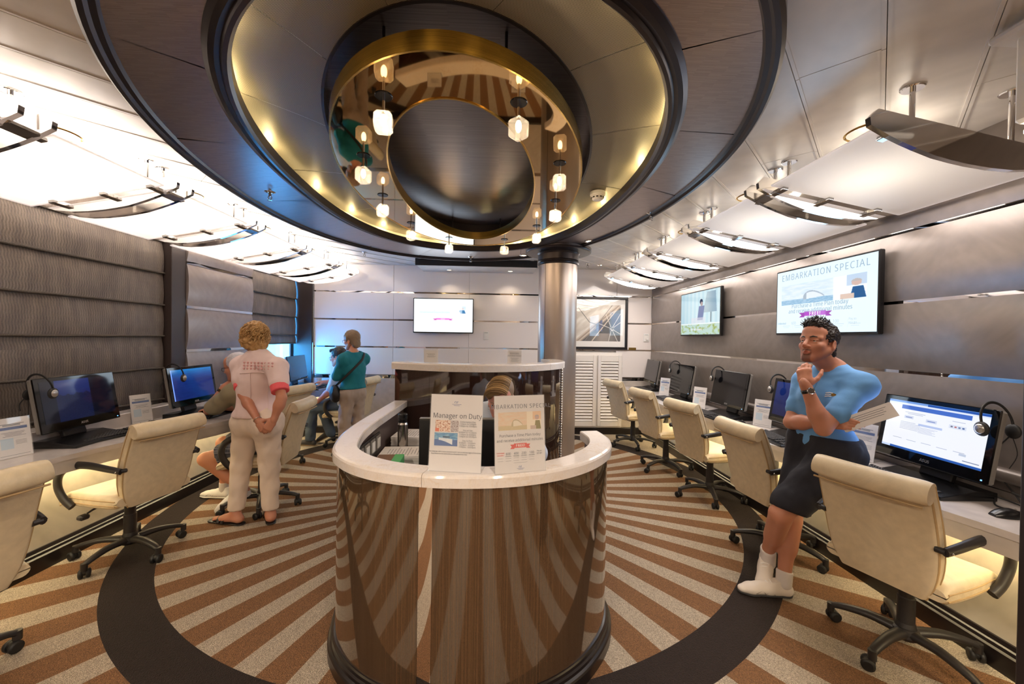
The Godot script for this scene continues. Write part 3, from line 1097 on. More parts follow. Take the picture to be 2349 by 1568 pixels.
func mx(x: float, side: int) -> float:
	return x if side == 1 else 2.0 * CX - x


# ---------------------------------------------------------------- chandelier
func build_chandelier() -> void:
	var c := V(-0.214, 2.47, -2.79)
	var t := thing("chandelier", "oval ring chandelier with gold mirrored underside and ten crystal cubes", "chandelier", c)
	var ao := 0.743; var bo := 1.43; var ai := 0.452; var bi := 1.15
	var m := 96
	var face := []
	for r in [[ai, bi], [ao, bo]]:
		var row := PackedVector3Array()
		for i in m: row.append(V(r[0] * cos(TAU * i / m), 0, r[1] * sin(TAU * i / m)))
		face.append(row)
	# mirrored underside in eight segments
	for k in 8:
		var b := B.new()
		var r0 := PackedVector3Array(); var r1 := PackedVector3Array()
		for j in 13:
			var i: int = (k * 12 + j + 6) % m
			r0.append(face[0][i]); r1.append(face[1][i])
		b.grid([r1, r0])
		var u0 := PackedVector3Array(); var u1 := PackedVector3Array()
		for j in 13: u0.append(r0[j] + V(0, 0.006, 0)); u1.append(r1[j] + V(0, 0.006, 0))
		b.grid([u0, u1])
		obj("mirror_plate", b, M.gold_mirror, t)
	for e in [[ao, bo, 1.0, "outer_band"], [ai, bi, -1.0, "inner_band"]]:
		var b := B.new()
		var rows := []
		for h in [-0.004, 0.066]:
			var row := PackedVector3Array()
			for i in m: row.append(V(e[0] * cos(TAU * i / m), h, e[1] * sin(TAU * i / m)))
			rows.append(row)
		var inner := []
		for h in [-0.004, 0.066]:
			var row := PackedVector3Array()
			for i in m: row.append(V((e[0] - 0.008 * e[2]) * cos(TAU * i / m), h, (e[1] - 0.008 * e[2]) * sin(TAU * i / m)))
			inner.append(row)
		b.grid([rows[1], rows[0]], true); b.grid([inner[0], inner[1]], true); b.grid([rows[0], inner[0]], true); b.grid([inner[1], rows[1]], true)
		obj(e[3], b, M.gold, t)
	for i in 8:
		var a := TAU * (i + 0.5) / 8.0
		var p := V(0.62 * cos(a), 0.0, 1.32 * sin(a))
		obj("hanger", B.new().cyl(p + V(0, 0.01, 0), p + V(0, 0.225, 0), 0.006, 10), M.bronze, t)
	var spots := [Vector2(-0.469, -1.639), Vector2(0.079, -1.648), Vector2(-0.727, -2.181), Vector2(-0.794, -2.782), Vector2(-0.74, -3.443), Vector2(-0.474, -3.921), Vector2(0.067, -3.935), Vector2(0.335, -3.435), Vector2(0.402, -2.795), Vector2(0.337, -2.198)]
	for i in spots.size():
		var p := V(spots[i].x, 2.47, spots[i].y) - c
		var bas := Basis(Vector3.UP, 0.15 + i * 0.66)
		obj("socket", B.new().lathe(PackedVector2Array([Vector2(0, -0.004), Vector2(0.034, -0.004), Vector2(0.036, -0.001), Vector2(0, 0.0)]), 24, Transform3D(Basis.IDENTITY, p)), M.black_gloss, t)
		obj("stem", B.new().cyl(p + V(0, 0.0, 0), p + V(0, -0.075, 0), 0.006, 12), M.chrome, t)
		var cr := obj("crystal", B.new().box(p + V(0, -0.108, 0), V(0.072, 0.078, 0.072), 0.013, bas), M.crystal, t)
		obj("bulb", B.new().ball(p + V(0, -0.098, 0), V(0.013, 0.026, 0.013), Basis.IDENTITY, 12, 8), M.crystal_bulb, cr)
		omni(p + V(0, -0.098, 0), 0.08, Color(1.0, 0.88, 0.72), 0.012, cr)


# ---------------------------------------------------------------- computer desks along both walls
func desk_edge(side: int) -> PackedVector2Array:
	# front edge seen from above, from the near end to the rounded far end
	var p: PackedVector2Array
	if side == 1:
		p = PackedVector2Array([Vector2(2.02, 0.4), Vector2(2.10, -0.1), Vector2(2.00, -0.75), Vector2(2.06, -1.38), Vector2(1.985, -1.85), Vector2(2.05, -2.50), Vector2(1.965, -2.95), Vector2(2.05, -3.60), Vector2(1.93, -4.15), Vector2(1.915, -4.60), Vector2(1.975, -4.95), Vector2(1.94, -5.5), Vector2(1.95, -5.95), Vector2(2.0, -6.16), Vector2(2.1, -6.215)])
	else:
		p = PackedVector2Array([Vector2(-2.52, 0.4), Vector2(-2.60, -0.3), Vector2(-2.52, -1.0), Vector2(-2.60, -1.7), Vector2(-2.58, -2.25), Vector2(-2.48, -2.84), Vector2(-2.29, -3.45), Vector2(-2.27, -3.85), Vector2(-2.42, -4.5), Vector2(-2.50, -5.1), Vector2(-2.45, -5.45), Vector2(-2.36, -5.7), Vector2(-2.36, -5.95), Vector2(-2.48, -6.13), Vector2(-2.70, -6.215)])
	return smooth_path(p, 8)


func build_desks() -> void:
	for side in [1, -1]:
		var e := desk_edge(side)
		var back := XR - 0.004 if side == 1 else XL + 0.03
		var t := thing("computer_desk", "long wavy-fronted cream computer desk fixed along the %s wall" % ("right" if side == 1 else "left"), "desk", V((back + (2.0 if side == 1 else -2.5)) / 2.0, 0, -2.9))
		var here := t.position
		var poly := PackedVector2Array()
		for q in e: poly.append(q - Vector2(here.x, here.z))
		poly.append(Vector2(back - here.x, e[e.size() - 1].y - here.z))
		poly.append(Vector2(back - here.x, 0.4 - here.z))
		obj("worktop", B.new().prism(poly, Transform3D.IDENTITY, DESK - 0.03, DESK, 0.003), M.desk, t)
		var o := -1.0 if side == 1 else 1.0      # towards the room
		var le := PackedVector2Array()
		for q in e: le.append(q - Vector2(here.x, here.z))
		var s := 1.0 if side == 1 else -1.0
		obj("fascia", strip(le, PackedVector2Array([Vector2(s * 0.004, DESK - 0.105), Vector2(s * 0.024, DESK - 0.105), Vector2(s * 0.024, DESK - 0.03), Vector2(s * 0.004, DESK - 0.03)])), M.desk_front, t)
		if side == -1: obj("ledge", B.new().box(V(back - here.x - 0.035, 0.80, -2.7 - here.z), V(0.13, 0.12, 7.0), 0.006), M.desk, t)
		# kick panel, lit by a warm strip under the fascia, on a black plinth
		var kx := (2.375 if side == 1 else -2.86) - here.x
		var pp := PackedVector2Array([Vector2(kx, 0.4 - here.z), Vector2(kx, -2.0 - here.z), Vector2(kx, -4.0 - here.z), Vector2(kx, -6.2 - here.z)])
		obj("kick_panel", strip(pp, PackedVector2Array([Vector2(s * 0.0, 0.13), Vector2(s * 0.02, 0.13), Vector2(s * 0.02, DESK - 0.03), Vector2(0, DESK - 0.03)])), M.kick, t)
		obj("plinth", strip(pp, PackedVector2Array([Vector2(s * -0.045, 0.0), Vector2(s * 0.02, 0.0), Vector2(s * 0.02, 0.135), Vector2(s * -0.012, 0.135), Vector2(s * -0.018, 0.115), Vector2(s * -0.026, 0.11), Vector2(s * -0.03, 0.095), Vector2(s * -0.04, 0.088)])), M.plinth, t)
		var lx: float = kx + o * 0.07
		var n := 7
		for k in n:
			var z: float = 0.0 - here.z - k * 0.98
			obj("light_strip", B.new().box(V(lx, DESK - 0.04, z), V(0.022, 0.012, 0.9), 0.003), M.under_led, t)
			area(V(lx, DESK - 0.049, z), Vector3.DOWN, Vector2(0.9, 0.03), UNDER_E, Color(1.0, 0.91, 0.72), Vector3.RIGHT, t)
		# brass-footed supports
		for z in [-1.3, -3.55, -5.3]:
			obj("bracket_leg", B.new().box(V(kx + o * 0.02, 0.58, z - here.z), V(0.02, 0.24, 0.05), 0.004), M.kick, t)
			obj("bracket_foot", B.new().box(V(kx + o * 0.024, 0.45, z - here.z), V(0.024, 0.025, 0.05), 0.003), M.brass, t)
	# cable rail on the right wall
	var r := thing("cable_rail", "round grey cable rail along the right wall behind the monitors", "rail", V(XR - 0.03, 0.88, -2.3))
	obj("tube", B.new().cyl(V(0, 0, 2.6), V(0, 0, -3.6), 0.034, 18), M.taupe, r)
	for z in [2.0, 1.0, 0.0, -1.0, -2.0, -3.0]:
		obj("clip", B.new().box(V(0.015, 0, z), V(0.04, 0.078, 0.03), 0.004), M.post, r)


const UNDER_E := 0.5


# ---------------------------------------------------------------- reception counter in the middle
func counter_line() -> PackedVector2Array:
	return smooth_path(PackedVector2Array([Vector2(-0.842, -3.32), Vector2(-0.850, -2.82), Vector2(-0.853, -2.50), Vector2(-0.838, -2.24), Vector2(-0.808, -2.06), Vector2(-0.765, -1.90), Vector2(-0.700, -1.79), Vector2(-0.60, -1.684), Vector2(-0.459, -1.594), Vector2(-0.273, -1.536), Vector2(-0.10, -1.522), Vector2(0.06, -1.537), Vector2(0.20, -1.580), Vector2(0.32, -1.645), Vector2(0.43, -1.735), Vector2(0.53, -1.86), Vector2(0.592, -1.985), Vector2(0.618, -2.13), Vector2(0.604, -2.285)]), 6)


func raised_line() -> PackedVector2Array:
	return smooth_path(PackedVector2Array([Vector2(-0.875, -3.375), Vector2(-0.586, -3.235), Vector2(-0.309, -3.155), Vector2(-0.02, -3.165), Vector2(0.30, -3.30), Vector2(0.53, -3.52), Vector2(0.66, -3.78), Vector2(0.665, -4.02), Vector2(0.60, -4.17)]), 8)


func slice(p: PackedVector2Array, a: float, b: float) -> PackedVector2Array:
	# the stretch of a path between two fractions of its length
	var L := [0.0]
	for i in range(1, p.size()): L.append(L[i - 1] + p[i].distance_to(p[i - 1]))
	var tot: float = L[L.size() - 1]
	var at := func(d: float) -> Vector2:
		for i in range(1, p.size()):
			if L[i] >= d: return p[i - 1].lerp(p[i], (d - L[i - 1]) / maxf(L[i] - L[i - 1], 1e-6))
		return p[p.size() - 1]
	var out := PackedVector2Array([at.call(a * tot)])
	for i in p.size():
		if L[i] > a * tot + 0.002 and L[i] < b * tot - 0.002: out.append(p[i])
	out.append(at.call(b * tot))
	return out


func veneer(path: PackedVector2Array, off: float, y0: float, y1: float, thick: float, u0: float) -> B:
	# curved panel with the grain upright: u along the path, v up
	var b := B.new()
	var o := offset_path(path, off); var inn := offset_path(path, off + thick)
	var r := [PackedVector3Array(), PackedVector3Array(), PackedVector3Array(), PackedVector3Array()]
	for i in o.size():
		r[0].append(V(o[i].x, y0, o[i].y)); r[1].append(V(o[i].x, y1, o[i].y))
		r[2].append(V(inn[i].x, y1, inn[i].y)); r[3].append(V(inn[i].x, y0, inn[i].y))
	b.sg += 1
	var L := u0
	for i in o.size() - 1:
		var d := o[i].distance_to(o[i + 1])
		b.st.set_smooth_group(b.sg)
		var uv := [Vector2(L * 2.2, y0 * 1.1), Vector2((L + d) * 2.2, y0 * 1.1), Vector2((L + d) * 2.2, y1 * 1.1), Vector2(L * 2.2, y1 * 1.1)]
		var q := [r[0][i], r[0][i + 1], r[1][i + 1], r[1][i]]
		for k in [0, 2, 1, 0, 3, 2]: b.v(q[k], uv[k])
		L += d
	b.grid([r[1], r[2]]); b.grid([r[2], r[3]]); b.grid([r[3], r[0]])
	for e in [0, o.size() - 1]:
		var q := PackedVector3Array([r[0][e], r[1][e], r[2][e], r[3][e]])
		if e == 0: b.quad(q[0], q[1], q[2], q[3])
		else: b.quad(q[3], q[2], q[1], q[0])
	return b


func build_reception() -> void:
	var line := counter_line()
	var t := thing("reception_counter", "low curved reception counter with marble top and glossy wood front", "counter", V(-0.1, 0, -2.3))
	var ln := PackedVector2Array()
	for q in line: ln.append(q - Vector2(-0.1, -2.3))
	# the path runs from the left arm round the nose to the right arm; its right-hand side is outside, so inside is negative... see offset_path
	var sg := inside_sign(ln)
	# marble top in four slabs
	var cuts := [0.0, 0.235, 0.60, 0.86, 1.0]
	for k in 4:
		var seg := slice(ln, cuts[k] + (0.0006 if k else 0.0), cuts[k + 1])
		obj("marble_slab", strip(seg, PackedVector2Array([Vector2(0.002 * sg, 0.92), Vector2(0.113 * sg, 0.92), Vector2(0.115 * sg, 0.965), Vector2(0.110 * sg, 0.97), Vector2(0.014 * sg, 0.97), Vector2(0.004 * sg, 0.966), Vector2(0.0, 0.958)])), M.marble, t)
	# wood panels with a mirror strip left of the middle
	var tot := 0.0
	var nearest := 0.0
	var acc := 0.0
	for i in range(1, ln.size()): tot += ln[i].distance_to(ln[i - 1])
	for i in range(1, ln.size()):
		acc += ln[i].distance_to(ln[i - 1])
		if ln[i].x + -0.1 < -0.245 and ln[i].y - 2.3 > -2.0: nearest = acc
	var ms := (nearest - 0.026) / tot; var me := (nearest + 0.034) / tot
	var cut2 := [0.0, 0.14, 0.28, 0.39, ms, me, me + 0.13, me + 0.27, 0.90, 1.0]
	for k in cut2.size() - 1:
		var seg := slice(ln, cut2[k], cut2[k + 1] - 0.0004)
		if k == 4:
			obj("mirror_strip", veneer(seg, 0.022 * sg, 0.085, 0.92, 0.012 * sg, 0.0), M.mirror, t)
		else:
			obj("wood_panel", veneer(seg, 0.022 * sg, 0.085, 0.92, 0.018 * sg, k * 0.31), M.wood, t)
	obj("carcass", strip(ln, PackedVector2Array([Vector2(0.042 * sg, 0.0), Vector2(0.085 * sg, 0.0), Vector2(0.085 * sg, 0.92), Vector2(0.042 * sg, 0.92)])), M.inner, t)
	obj("plinth", strip(ln, PackedVector2Array([Vector2(-0.012 * sg, 0.0), Vector2(0.06 * sg, 0.0), Vector2(0.06 * sg, 0.098), Vector2(0.016 * sg, 0.098), Vector2(0.012 * sg, 0.092), Vector2(0.010 * sg, 0.080), Vector2(0.003 * sg, 0.074), Vector2(0.001 * sg, 0.062), Vector2(-0.008 * sg, 0.056), Vector2(-0.012 * sg, 0.048)])), M.plinth, t)
	# desk inside the counter
	var ip := offset_path(ln, 0.087 * sg)
	var poly := PackedVector2Array()
	for q in slice(ip, 0.0, 0.97): poly.append(q)
	poly.append(Vector2(0.45, -0.13)); poly.append(Vector2(0.25, 0.12)); poly.append(Vector2(-0.1, 0.2)); poly.append(Vector2(-0.36, 0.0)); poly.append(Vector2(-0.42, -0.5)); poly.append(Vector2(-0.42, -1.02))
	obj("inner_desk", B.new().prism(poly, Transform3D.IDENTITY, 0.70, 0.735), M.darkwood, t)
	# socket plates on the inner face of the left arm
	var sw := B.new()
	var xw := -0.842 + 0.088 + 0.1
	obj("socket_rail", B.new().box(V(xw + 0.006, 0.825, -0.09), V(0.012, 0.115, 0.43), 0.003), M.plastic, t)
	for k in 4:
		var z := 0.075 - k * 0.108
		obj("socket_frame", B.new().box(V(xw + 0.015, 0.825, z), V(0.008, 0.092, 0.088), 0.003), M.grey_plastic, t)
		obj("socket", B.new().box(V(xw + 0.021, 0.825, z), V(0.006, 0.062, 0.056), 0.002), M.white_plastic, t)

	# raised counter behind
	var rl := raised_line()
	var t2 := thing("service_counter", "raised curved service counter with dark glossy front and marble top, behind the low counter", "counter", V(-0.05, 0, -3.5))
	var r2 := PackedVector2Array()
	for q in rl: r2.append(q - Vector2(-0.05, -3.5))
	var s2 := inside_sign(r2)
	for pr in [[0.0, 0.655], [0.656, 1.0]]:
		obj("marble_slab", strip(slice(r2, pr[0], pr[1]), PackedVector2Array([Vector2(0.002 * s2, 1.225), Vector2(0.15 * s2, 1.225), Vector2(0.15 * s2, 1.28), Vector2(0.145 * s2, 1.285), Vector2(0.012 * s2, 1.285), Vector2(0.003 * s2, 1.281), Vector2(0.0, 1.274)])), M.marble, t2)
	for k in 6:
		obj("dark_panel", veneer(slice(r2, 0.012 + k * 0.152, 0.012 + (k + 1) * 0.152 - 0.0006), 0.014 * s2, 0.0, 1.225, 0.03 * s2, k * 0.5), M.darkwood, t2)
	obj("carcass", strip(r2, PackedVector2Array([Vector2(0.046 * s2, 0.0), Vector2(0.13 * s2, 0.0), Vector2(0.13 * s2, 1.225), Vector2(0.046 * s2, 1.225)])), M.inner, t2)
	# beaded chrome edge where the front turns away
	var bd := B.new()
	var ep := slice(offset_path(r2, 0.008 * s2), 0.775, 0.80)
	for k in 52:
		bd.ball(V(ep[0].x, 0.03 + k * 0.0232, ep[0].y), V(0.009, 0.0125, 0.009), Basis.IDENTITY, 8, 5)
	obj("beaded_edge", bd, M.chrome, t2)

	# pillar
	var pl := thing("pillar", "round metallic pillar with dark bronze capital under the oval ceiling ring", "pillar", V(0.685, 0, -4.47))
	for k in 3:
		var a0 := 0.22 + TAU * k / 3.0
		var b := B.new()
		var rows := [PackedVector3Array(), PackedVector3Array()]
		for j in 17:
			var a := -(a0 + lerpf(0.012, TAU / 3.0 - 0.012, j / 16.0)) - PI / 2.0
			rows[0].append(V(0.215 * cos(a), 0.0, 0.215 * sin(a))); rows[1].append(V(0.215 * cos(a), 2.36, 0.215 * sin(a)))
		b.grid(rows)
		obj("metal_panel", b, M.pillar, pl)
	obj("core", B.new().cyl(V(0, 0, 0), V(0, 2.5, 0), 0.209, 40), M.seam, pl)
	obj("capital", B.new().lathe(PackedVector2Array([Vector2(0.216, 2.315), Vector2(0.228, 2.322), Vector2(0.232, 2.335), Vector2(0.222, 2.345), Vector2(0.232, 2.357), Vector2(0.226, 2.368), Vector2(0.228, 2.43), Vector2(0.24, 2.446), Vector2(0.345, 2.452), Vector2(0.362, 2.456), Vector2(0.368, 2.466), Vector2(0.362, 2.476), Vector2(0.366, 2.499), Vector2(0, 2.499)]), 56), M.bronze, pl)

	counter_things()


func inside_sign(p: PackedVector2Array) -> float:
	# which way offset_path goes inwards, for a path that bulges towards +z
	var i := p.size() / 2
	var c := (p[0] + p[p.size() - 1]) / 2.0
	return 1.0 if offset_path(p, 0.05)[i].distance_to(c) < p[i].distance_to(c) else -1.0


# ---------------------------------------------------------------- swivel chairs
func rr_loop(w: float, t: float, r: float, per := 4) -> PackedVector2Array:
	# rounded rectangle, counter-clockwise
	var out := PackedVector2Array()
	for c in [[1, 1, 0.0], [-1, 1, PI / 2], [-1, -1, PI], [1, -1, PI * 1.5]]:
		for k in per + 1:
			var a: float = c[2] + PI / 2.0 * k / per
			out.append(Vector2(c[0] * (w - r) + r * cos(a), c[1] * (t - r) + r * sin(a)))
	return out


func make_chair() -> Node3D:
	var t := thing("swivel_chair", "", "chair", Vector3.ZERO, 0.0, "cream leather swivel chairs along the desks")
	# backrest: lofted from bottom to top, leaning back
	var b := B.new()
	var rows := []
	var edge_l := PackedVector3Array(); var edge_r := PackedVector3Array(); var seam_l := PackedVector3Array(); var seam_r := PackedVector3Array()
	for i in 15:
		var f := i / 14.0
		var w := 0.222 - 0.06 * pow(1.0 - f, 5.0) - 0.004 * f
		var y := 0.405 + 0.515 * f
		var z := -0.215 - 0.125 * f + 0.022 * sin(PI * f)
		var th := 0.034 - 0.010 * pow(absf(2.0 * f - 1.0), 4.0)
		var row := PackedVector3Array()
		for q in rr_loop(w, th, 0.018):
			row.append(V(q.x, y + q.y * 0.23, z + q.y + 0.020 * pow(q.x / 0.22, 2.0)))
		rows.append(row)
		for s in [[edge_l, -1.0], [edge_r, 1.0]]: s[0].append(V(s[1] * (w - 0.004), y - 0.006, z + 0.020 - th * 0.8))
		for s in [[seam_l, -1.0], [seam_r, 1.0]]: s[0].append(V(s[1] * (w + 0.0005), y + 0.002, z + 0.020 + th * 0.25))
	for r in rows: r.reverse()
	b.grid(rows, true); b.fan(rows[0], true); b.fan(rows[14])
	var back := obj("backrest", b, M.cream, t)
	var pp := B.new()
	for e in [edge_l, edge_r]: pp.tube(e, 0.0045, 6)
	for e in [seam_l, seam_r]: pp.tube(e, 0.003, 6)
	pp.tube(PackedVector3Array([V(-0.205, 0.838, -0.372), V(-0.1, 0.838, -0.380), V(0.1, 0.838, -0.380), V(0.205, 0.838, -0.372)]), 0.0045, 6)
	obj("piping", pp, M.cream_seam, back)
	# rolled head of the backrest
	var ro := B.new()
	rows = []
	for i in 21:
		var x := -0.219 + 0.438 * i / 20.0
		var e := pow(absf(x) / 0.219, 10.0)
		var row := PackedVector3Array()
		for k in 18:
			var a := TAU * k / 18.0
			var r := 0.044 * (1.0 - 0.12 * e)
			row.append(V(x, 0.893 + r * 1.12 * sin(a), -0.358 + 0.020 * pow(x / 0.22, 2.0) + r * 0.86 * cos(a) + 0.012 * sin(a)))
		rows.append(row)
	ro.grid(rows, true); ro.fan(rows[0], true); ro.fan(rows[20])
	obj("head_roll", ro, M.cream, t)
	# seat
	var s := B.new()
	rows = []
	for i in 15:
		var f := i / 14.0
		var z := -0.225 + 0.475 * f
		var w := 0.226 + 0.012 * sin(PI * f)
		var drop := 0.035 * pow(maxf(0.0, (f - 0.72) / 0.28), 2.0)
		var th := 0.043 * (1.0 - 0.45 * pow(absf(2.0 * f - 1.0), 8.0))
		var row := PackedVector3Array()
		for q in rr_loop(w, th, 0.026): row.append(V(q.x, 0.445 - drop + q.y + 0.010 * (1.0 - pow(q.x / w, 2.0)) * signf(q.y), z))
		row.reverse()
		rows.append(row)
	s.grid(rows, true); s.fan(rows[0], true); s.fan(rows[14])
	var seat := obj("seat", s, M.cream, t)
	for sx in [-1.0, 1.0]:
		for yy in [0.013, -0.016]:
			var sp := B.new()
			var path := PackedVector3Array()
			for i in 12:
				var f := i / 11.0
				path.append(V(sx * (0.2265 + 0.012 * sin(PI * f)), 0.445 - 0.035 * pow(maxf(0.0, (f - 0.72) / 0.28), 2.0) + yy, -0.21 + 0.45 * f))
			sp.tube(path, 0.0035, 6)
			obj("piping", sp, M.cream_seam, seat)
	# arm loops
	for sx in [-1.0, 1.0]:
		var path := smooth3(PackedVector3Array([V(sx * 0.238, 0.655, -0.275), V(sx * 0.252, 0.668, -0.20), V(sx * 0.268, 0.685, -0.06), V(sx * 0.272, 0.672, 0.07), V(sx * 0.272, 0.615, 0.165), V(sx * 0.268, 0.53, 0.185), V(sx * 0.258, 0.452, 0.15), V(sx * 0.244, 0.405, 0.105)]), 5)
		var rad := PackedFloat32Array()
		for i in path.size():
			var f := float(i) / (path.size() - 1)
			rad.append(0.019 + 0.008 * f * f + 0.004 * sin(PI * f))
		var ab := B.new()
		ab.tube(path, rad, 10, 0.72, V(1, 0, 0))
		ab.cyl(V(sx * 0.205, 0.655, -0.268), V(sx * 0.238, 0.655, -0.268), 0.013, 10)
		var arm := obj("armrest", ab, M.plastic, t)
		obj("bolt", B.new().ball(V(sx * 0.256, 0.655, -0.262), V(0.005, 0.005, 0.005), Basis.IDENTITY, 8, 5), M.chrome, arm)
	# mechanism, gas column, base
	obj("mechanism", B.new().box(V(0, 0.385, 0.0), V(0.17, 0.04, 0.22), 0.01), M.plastic, t)
	var lv := B.new()
	lv.tube(smooth3(PackedVector3Array([V(0.08, 0.38, 0.02), V(0.17, 0.375, 0.03), V(0.215, 0.36, 0.03)]), 4), 0.006, 8)
	lv.box(V(0.235, 0.345, 0.03), V(0.05, 0.03, 0.045), 0.008)
	obj("lever", lv, M.plastic, t)
	obj("column", B.new().lathe(PackedVector2Array([Vector2(0, 0.07), Vector2(0.042, 0.075), Vector2(0.040, 0.13), Vector2(0.034, 0.15), Vector2(0.034, 0.27), Vector2(0.030, 0.275), Vector2(0.030, 0.375), Vector2(0, 0.38)]), 22), M.plastic, t)
	var base := Node3D.new()
	var hub := obj("star_base", B.new().lathe(PackedVector2Array([Vector2(0, 0.072), Vector2(0.045, 0.074), Vector2(0.055, 0.09), Vector2(0.05, 0.118), Vector2(0.04, 0.125), Vector2(0, 0.127)]), 22), M.plastic, t)
	base.free()
	for k in 5:
		var a := TAU * k / 5.0
		var dir := V(cos(a), 0, sin(a))
		var leg := B.new()
		leg.tube(smooth3(PackedVector3Array([dir * 0.03 + V(0, 0.102, 0), dir * 0.14 + V(0, 0.112, 0), dir * 0.24 + V(0, 0.098, 0), dir * 0.287 + V(0, 0.082, 0)]), 4), PackedFloat32Array([0.031, 0.030, 0.028, 0.027, 0.026, 0.025, 0.024, 0.023, 0.022, 0.021, 0.020, 0.019, 0.018]), 8, 0.72)
		leg.cyl(dir * 0.288 + V(0, 0.05, 0), dir * 0.288 + V(0, 0.094, 0), 0.017, 12)
		obj("leg", leg, M.plastic, hub)
		var ca := B.new()
		var sd := dir.cross(Vector3.UP).rotated(Vector3.UP, 0.7 + k * 1.9)
		var o := dir * 0.288 + sd.cross(Vector3.UP) * 0.014 + V(0, 0.027, 0)
		for q in [-1.0, 1.0]:
			ca.tube(PackedVector3Array([o + sd * q * 0.008, o + sd * q * 0.012, o + sd * q * 0.024, o + sd * q * 0.028]), PackedFloat32Array([0.024, 0.027, 0.027, 0.018]), 16)
		ca.ball(o + V(0, 0.008, 0), V(0.022, 0.02, 0.022), Basis.IDENTITY, 10, 6)
		obj("caster", ca, M.black_matte, hub)
	return t


func build_chairs() -> void:
	var p := make_chair()
	# mid of the backrest's top, direction faced, turn of the star base
	var at := [
		[Vector2(1.690, -1.737), Vector2(0.944, -0.325), 0.35, "cream leather swivel chair pushed up to the right desk, nearest the camera"],
		[Vector2(1.694, -2.725), Vector2(0.997, -0.07), 1.0, "cream leather swivel chair at the right desk directly behind the leaning man"],
		[Vector2(1.730, -3.655), Vector2(0.976, -0.21), 0.1, "cream leather swivel chair at the right desk, second behind the leaning man"],
		[Vector2(1.656, -4.485), Vector2(0.98, -0.19), 0.6, "cream leather swivel chair at the right desk, last but one before the far wall"],
		[Vector2(1.620, -5.47), Vector2(0.97, -0.25), 0.3, "cream leather swivel chair at the right desk, farthest, before the louvred cabinet"],
		[Vector2(-1.99, -1.60), Vector2(-0.975, -0.22), 0.5, "cream leather swivel chair at the left edge of the view, mostly cut off"],
		[Vector2(-2.130, -2.704), Vector2(-0.969, -0.248), 0.2, "cream leather swivel chair, empty, before the left monitor that shows a dark landscape"],
		[Vector2(-1.678, -3.577), Vector2(-0.997, 0.076), 0.35, "cream leather swivel chair in which the man in plaid shorts sits"],
		[Vector2(-2.193, -4.565), Vector2(-0.967, -0.254), 0.9, "cream leather swivel chair, empty, just beyond the man in plaid shorts"],
		[Vector2(-1.697, -5.56), Vector2(-0.99, -0.14), 0.55, "cream leather swivel chair in which the man in blue jeans sits"],
	]
	for i in at.size():
		var f: Vector2 = at[i][1].normalized()
		var h: Vector2 = at[i][0] + f * 0.345
		var yaw := atan2(f.x, f.y)
		var c: Node3D = p
		if i == 0:
			p.position = V(h.x, 0, h.y); p.rotation.y = yaw; p.set_meta("label", at[i][3])
		else:
			c = again(p, at[i][3], V(h.x, 0, h.y), yaw)
		(c.get_node("star_base") as Node3D).rotation.y = at[i][2]


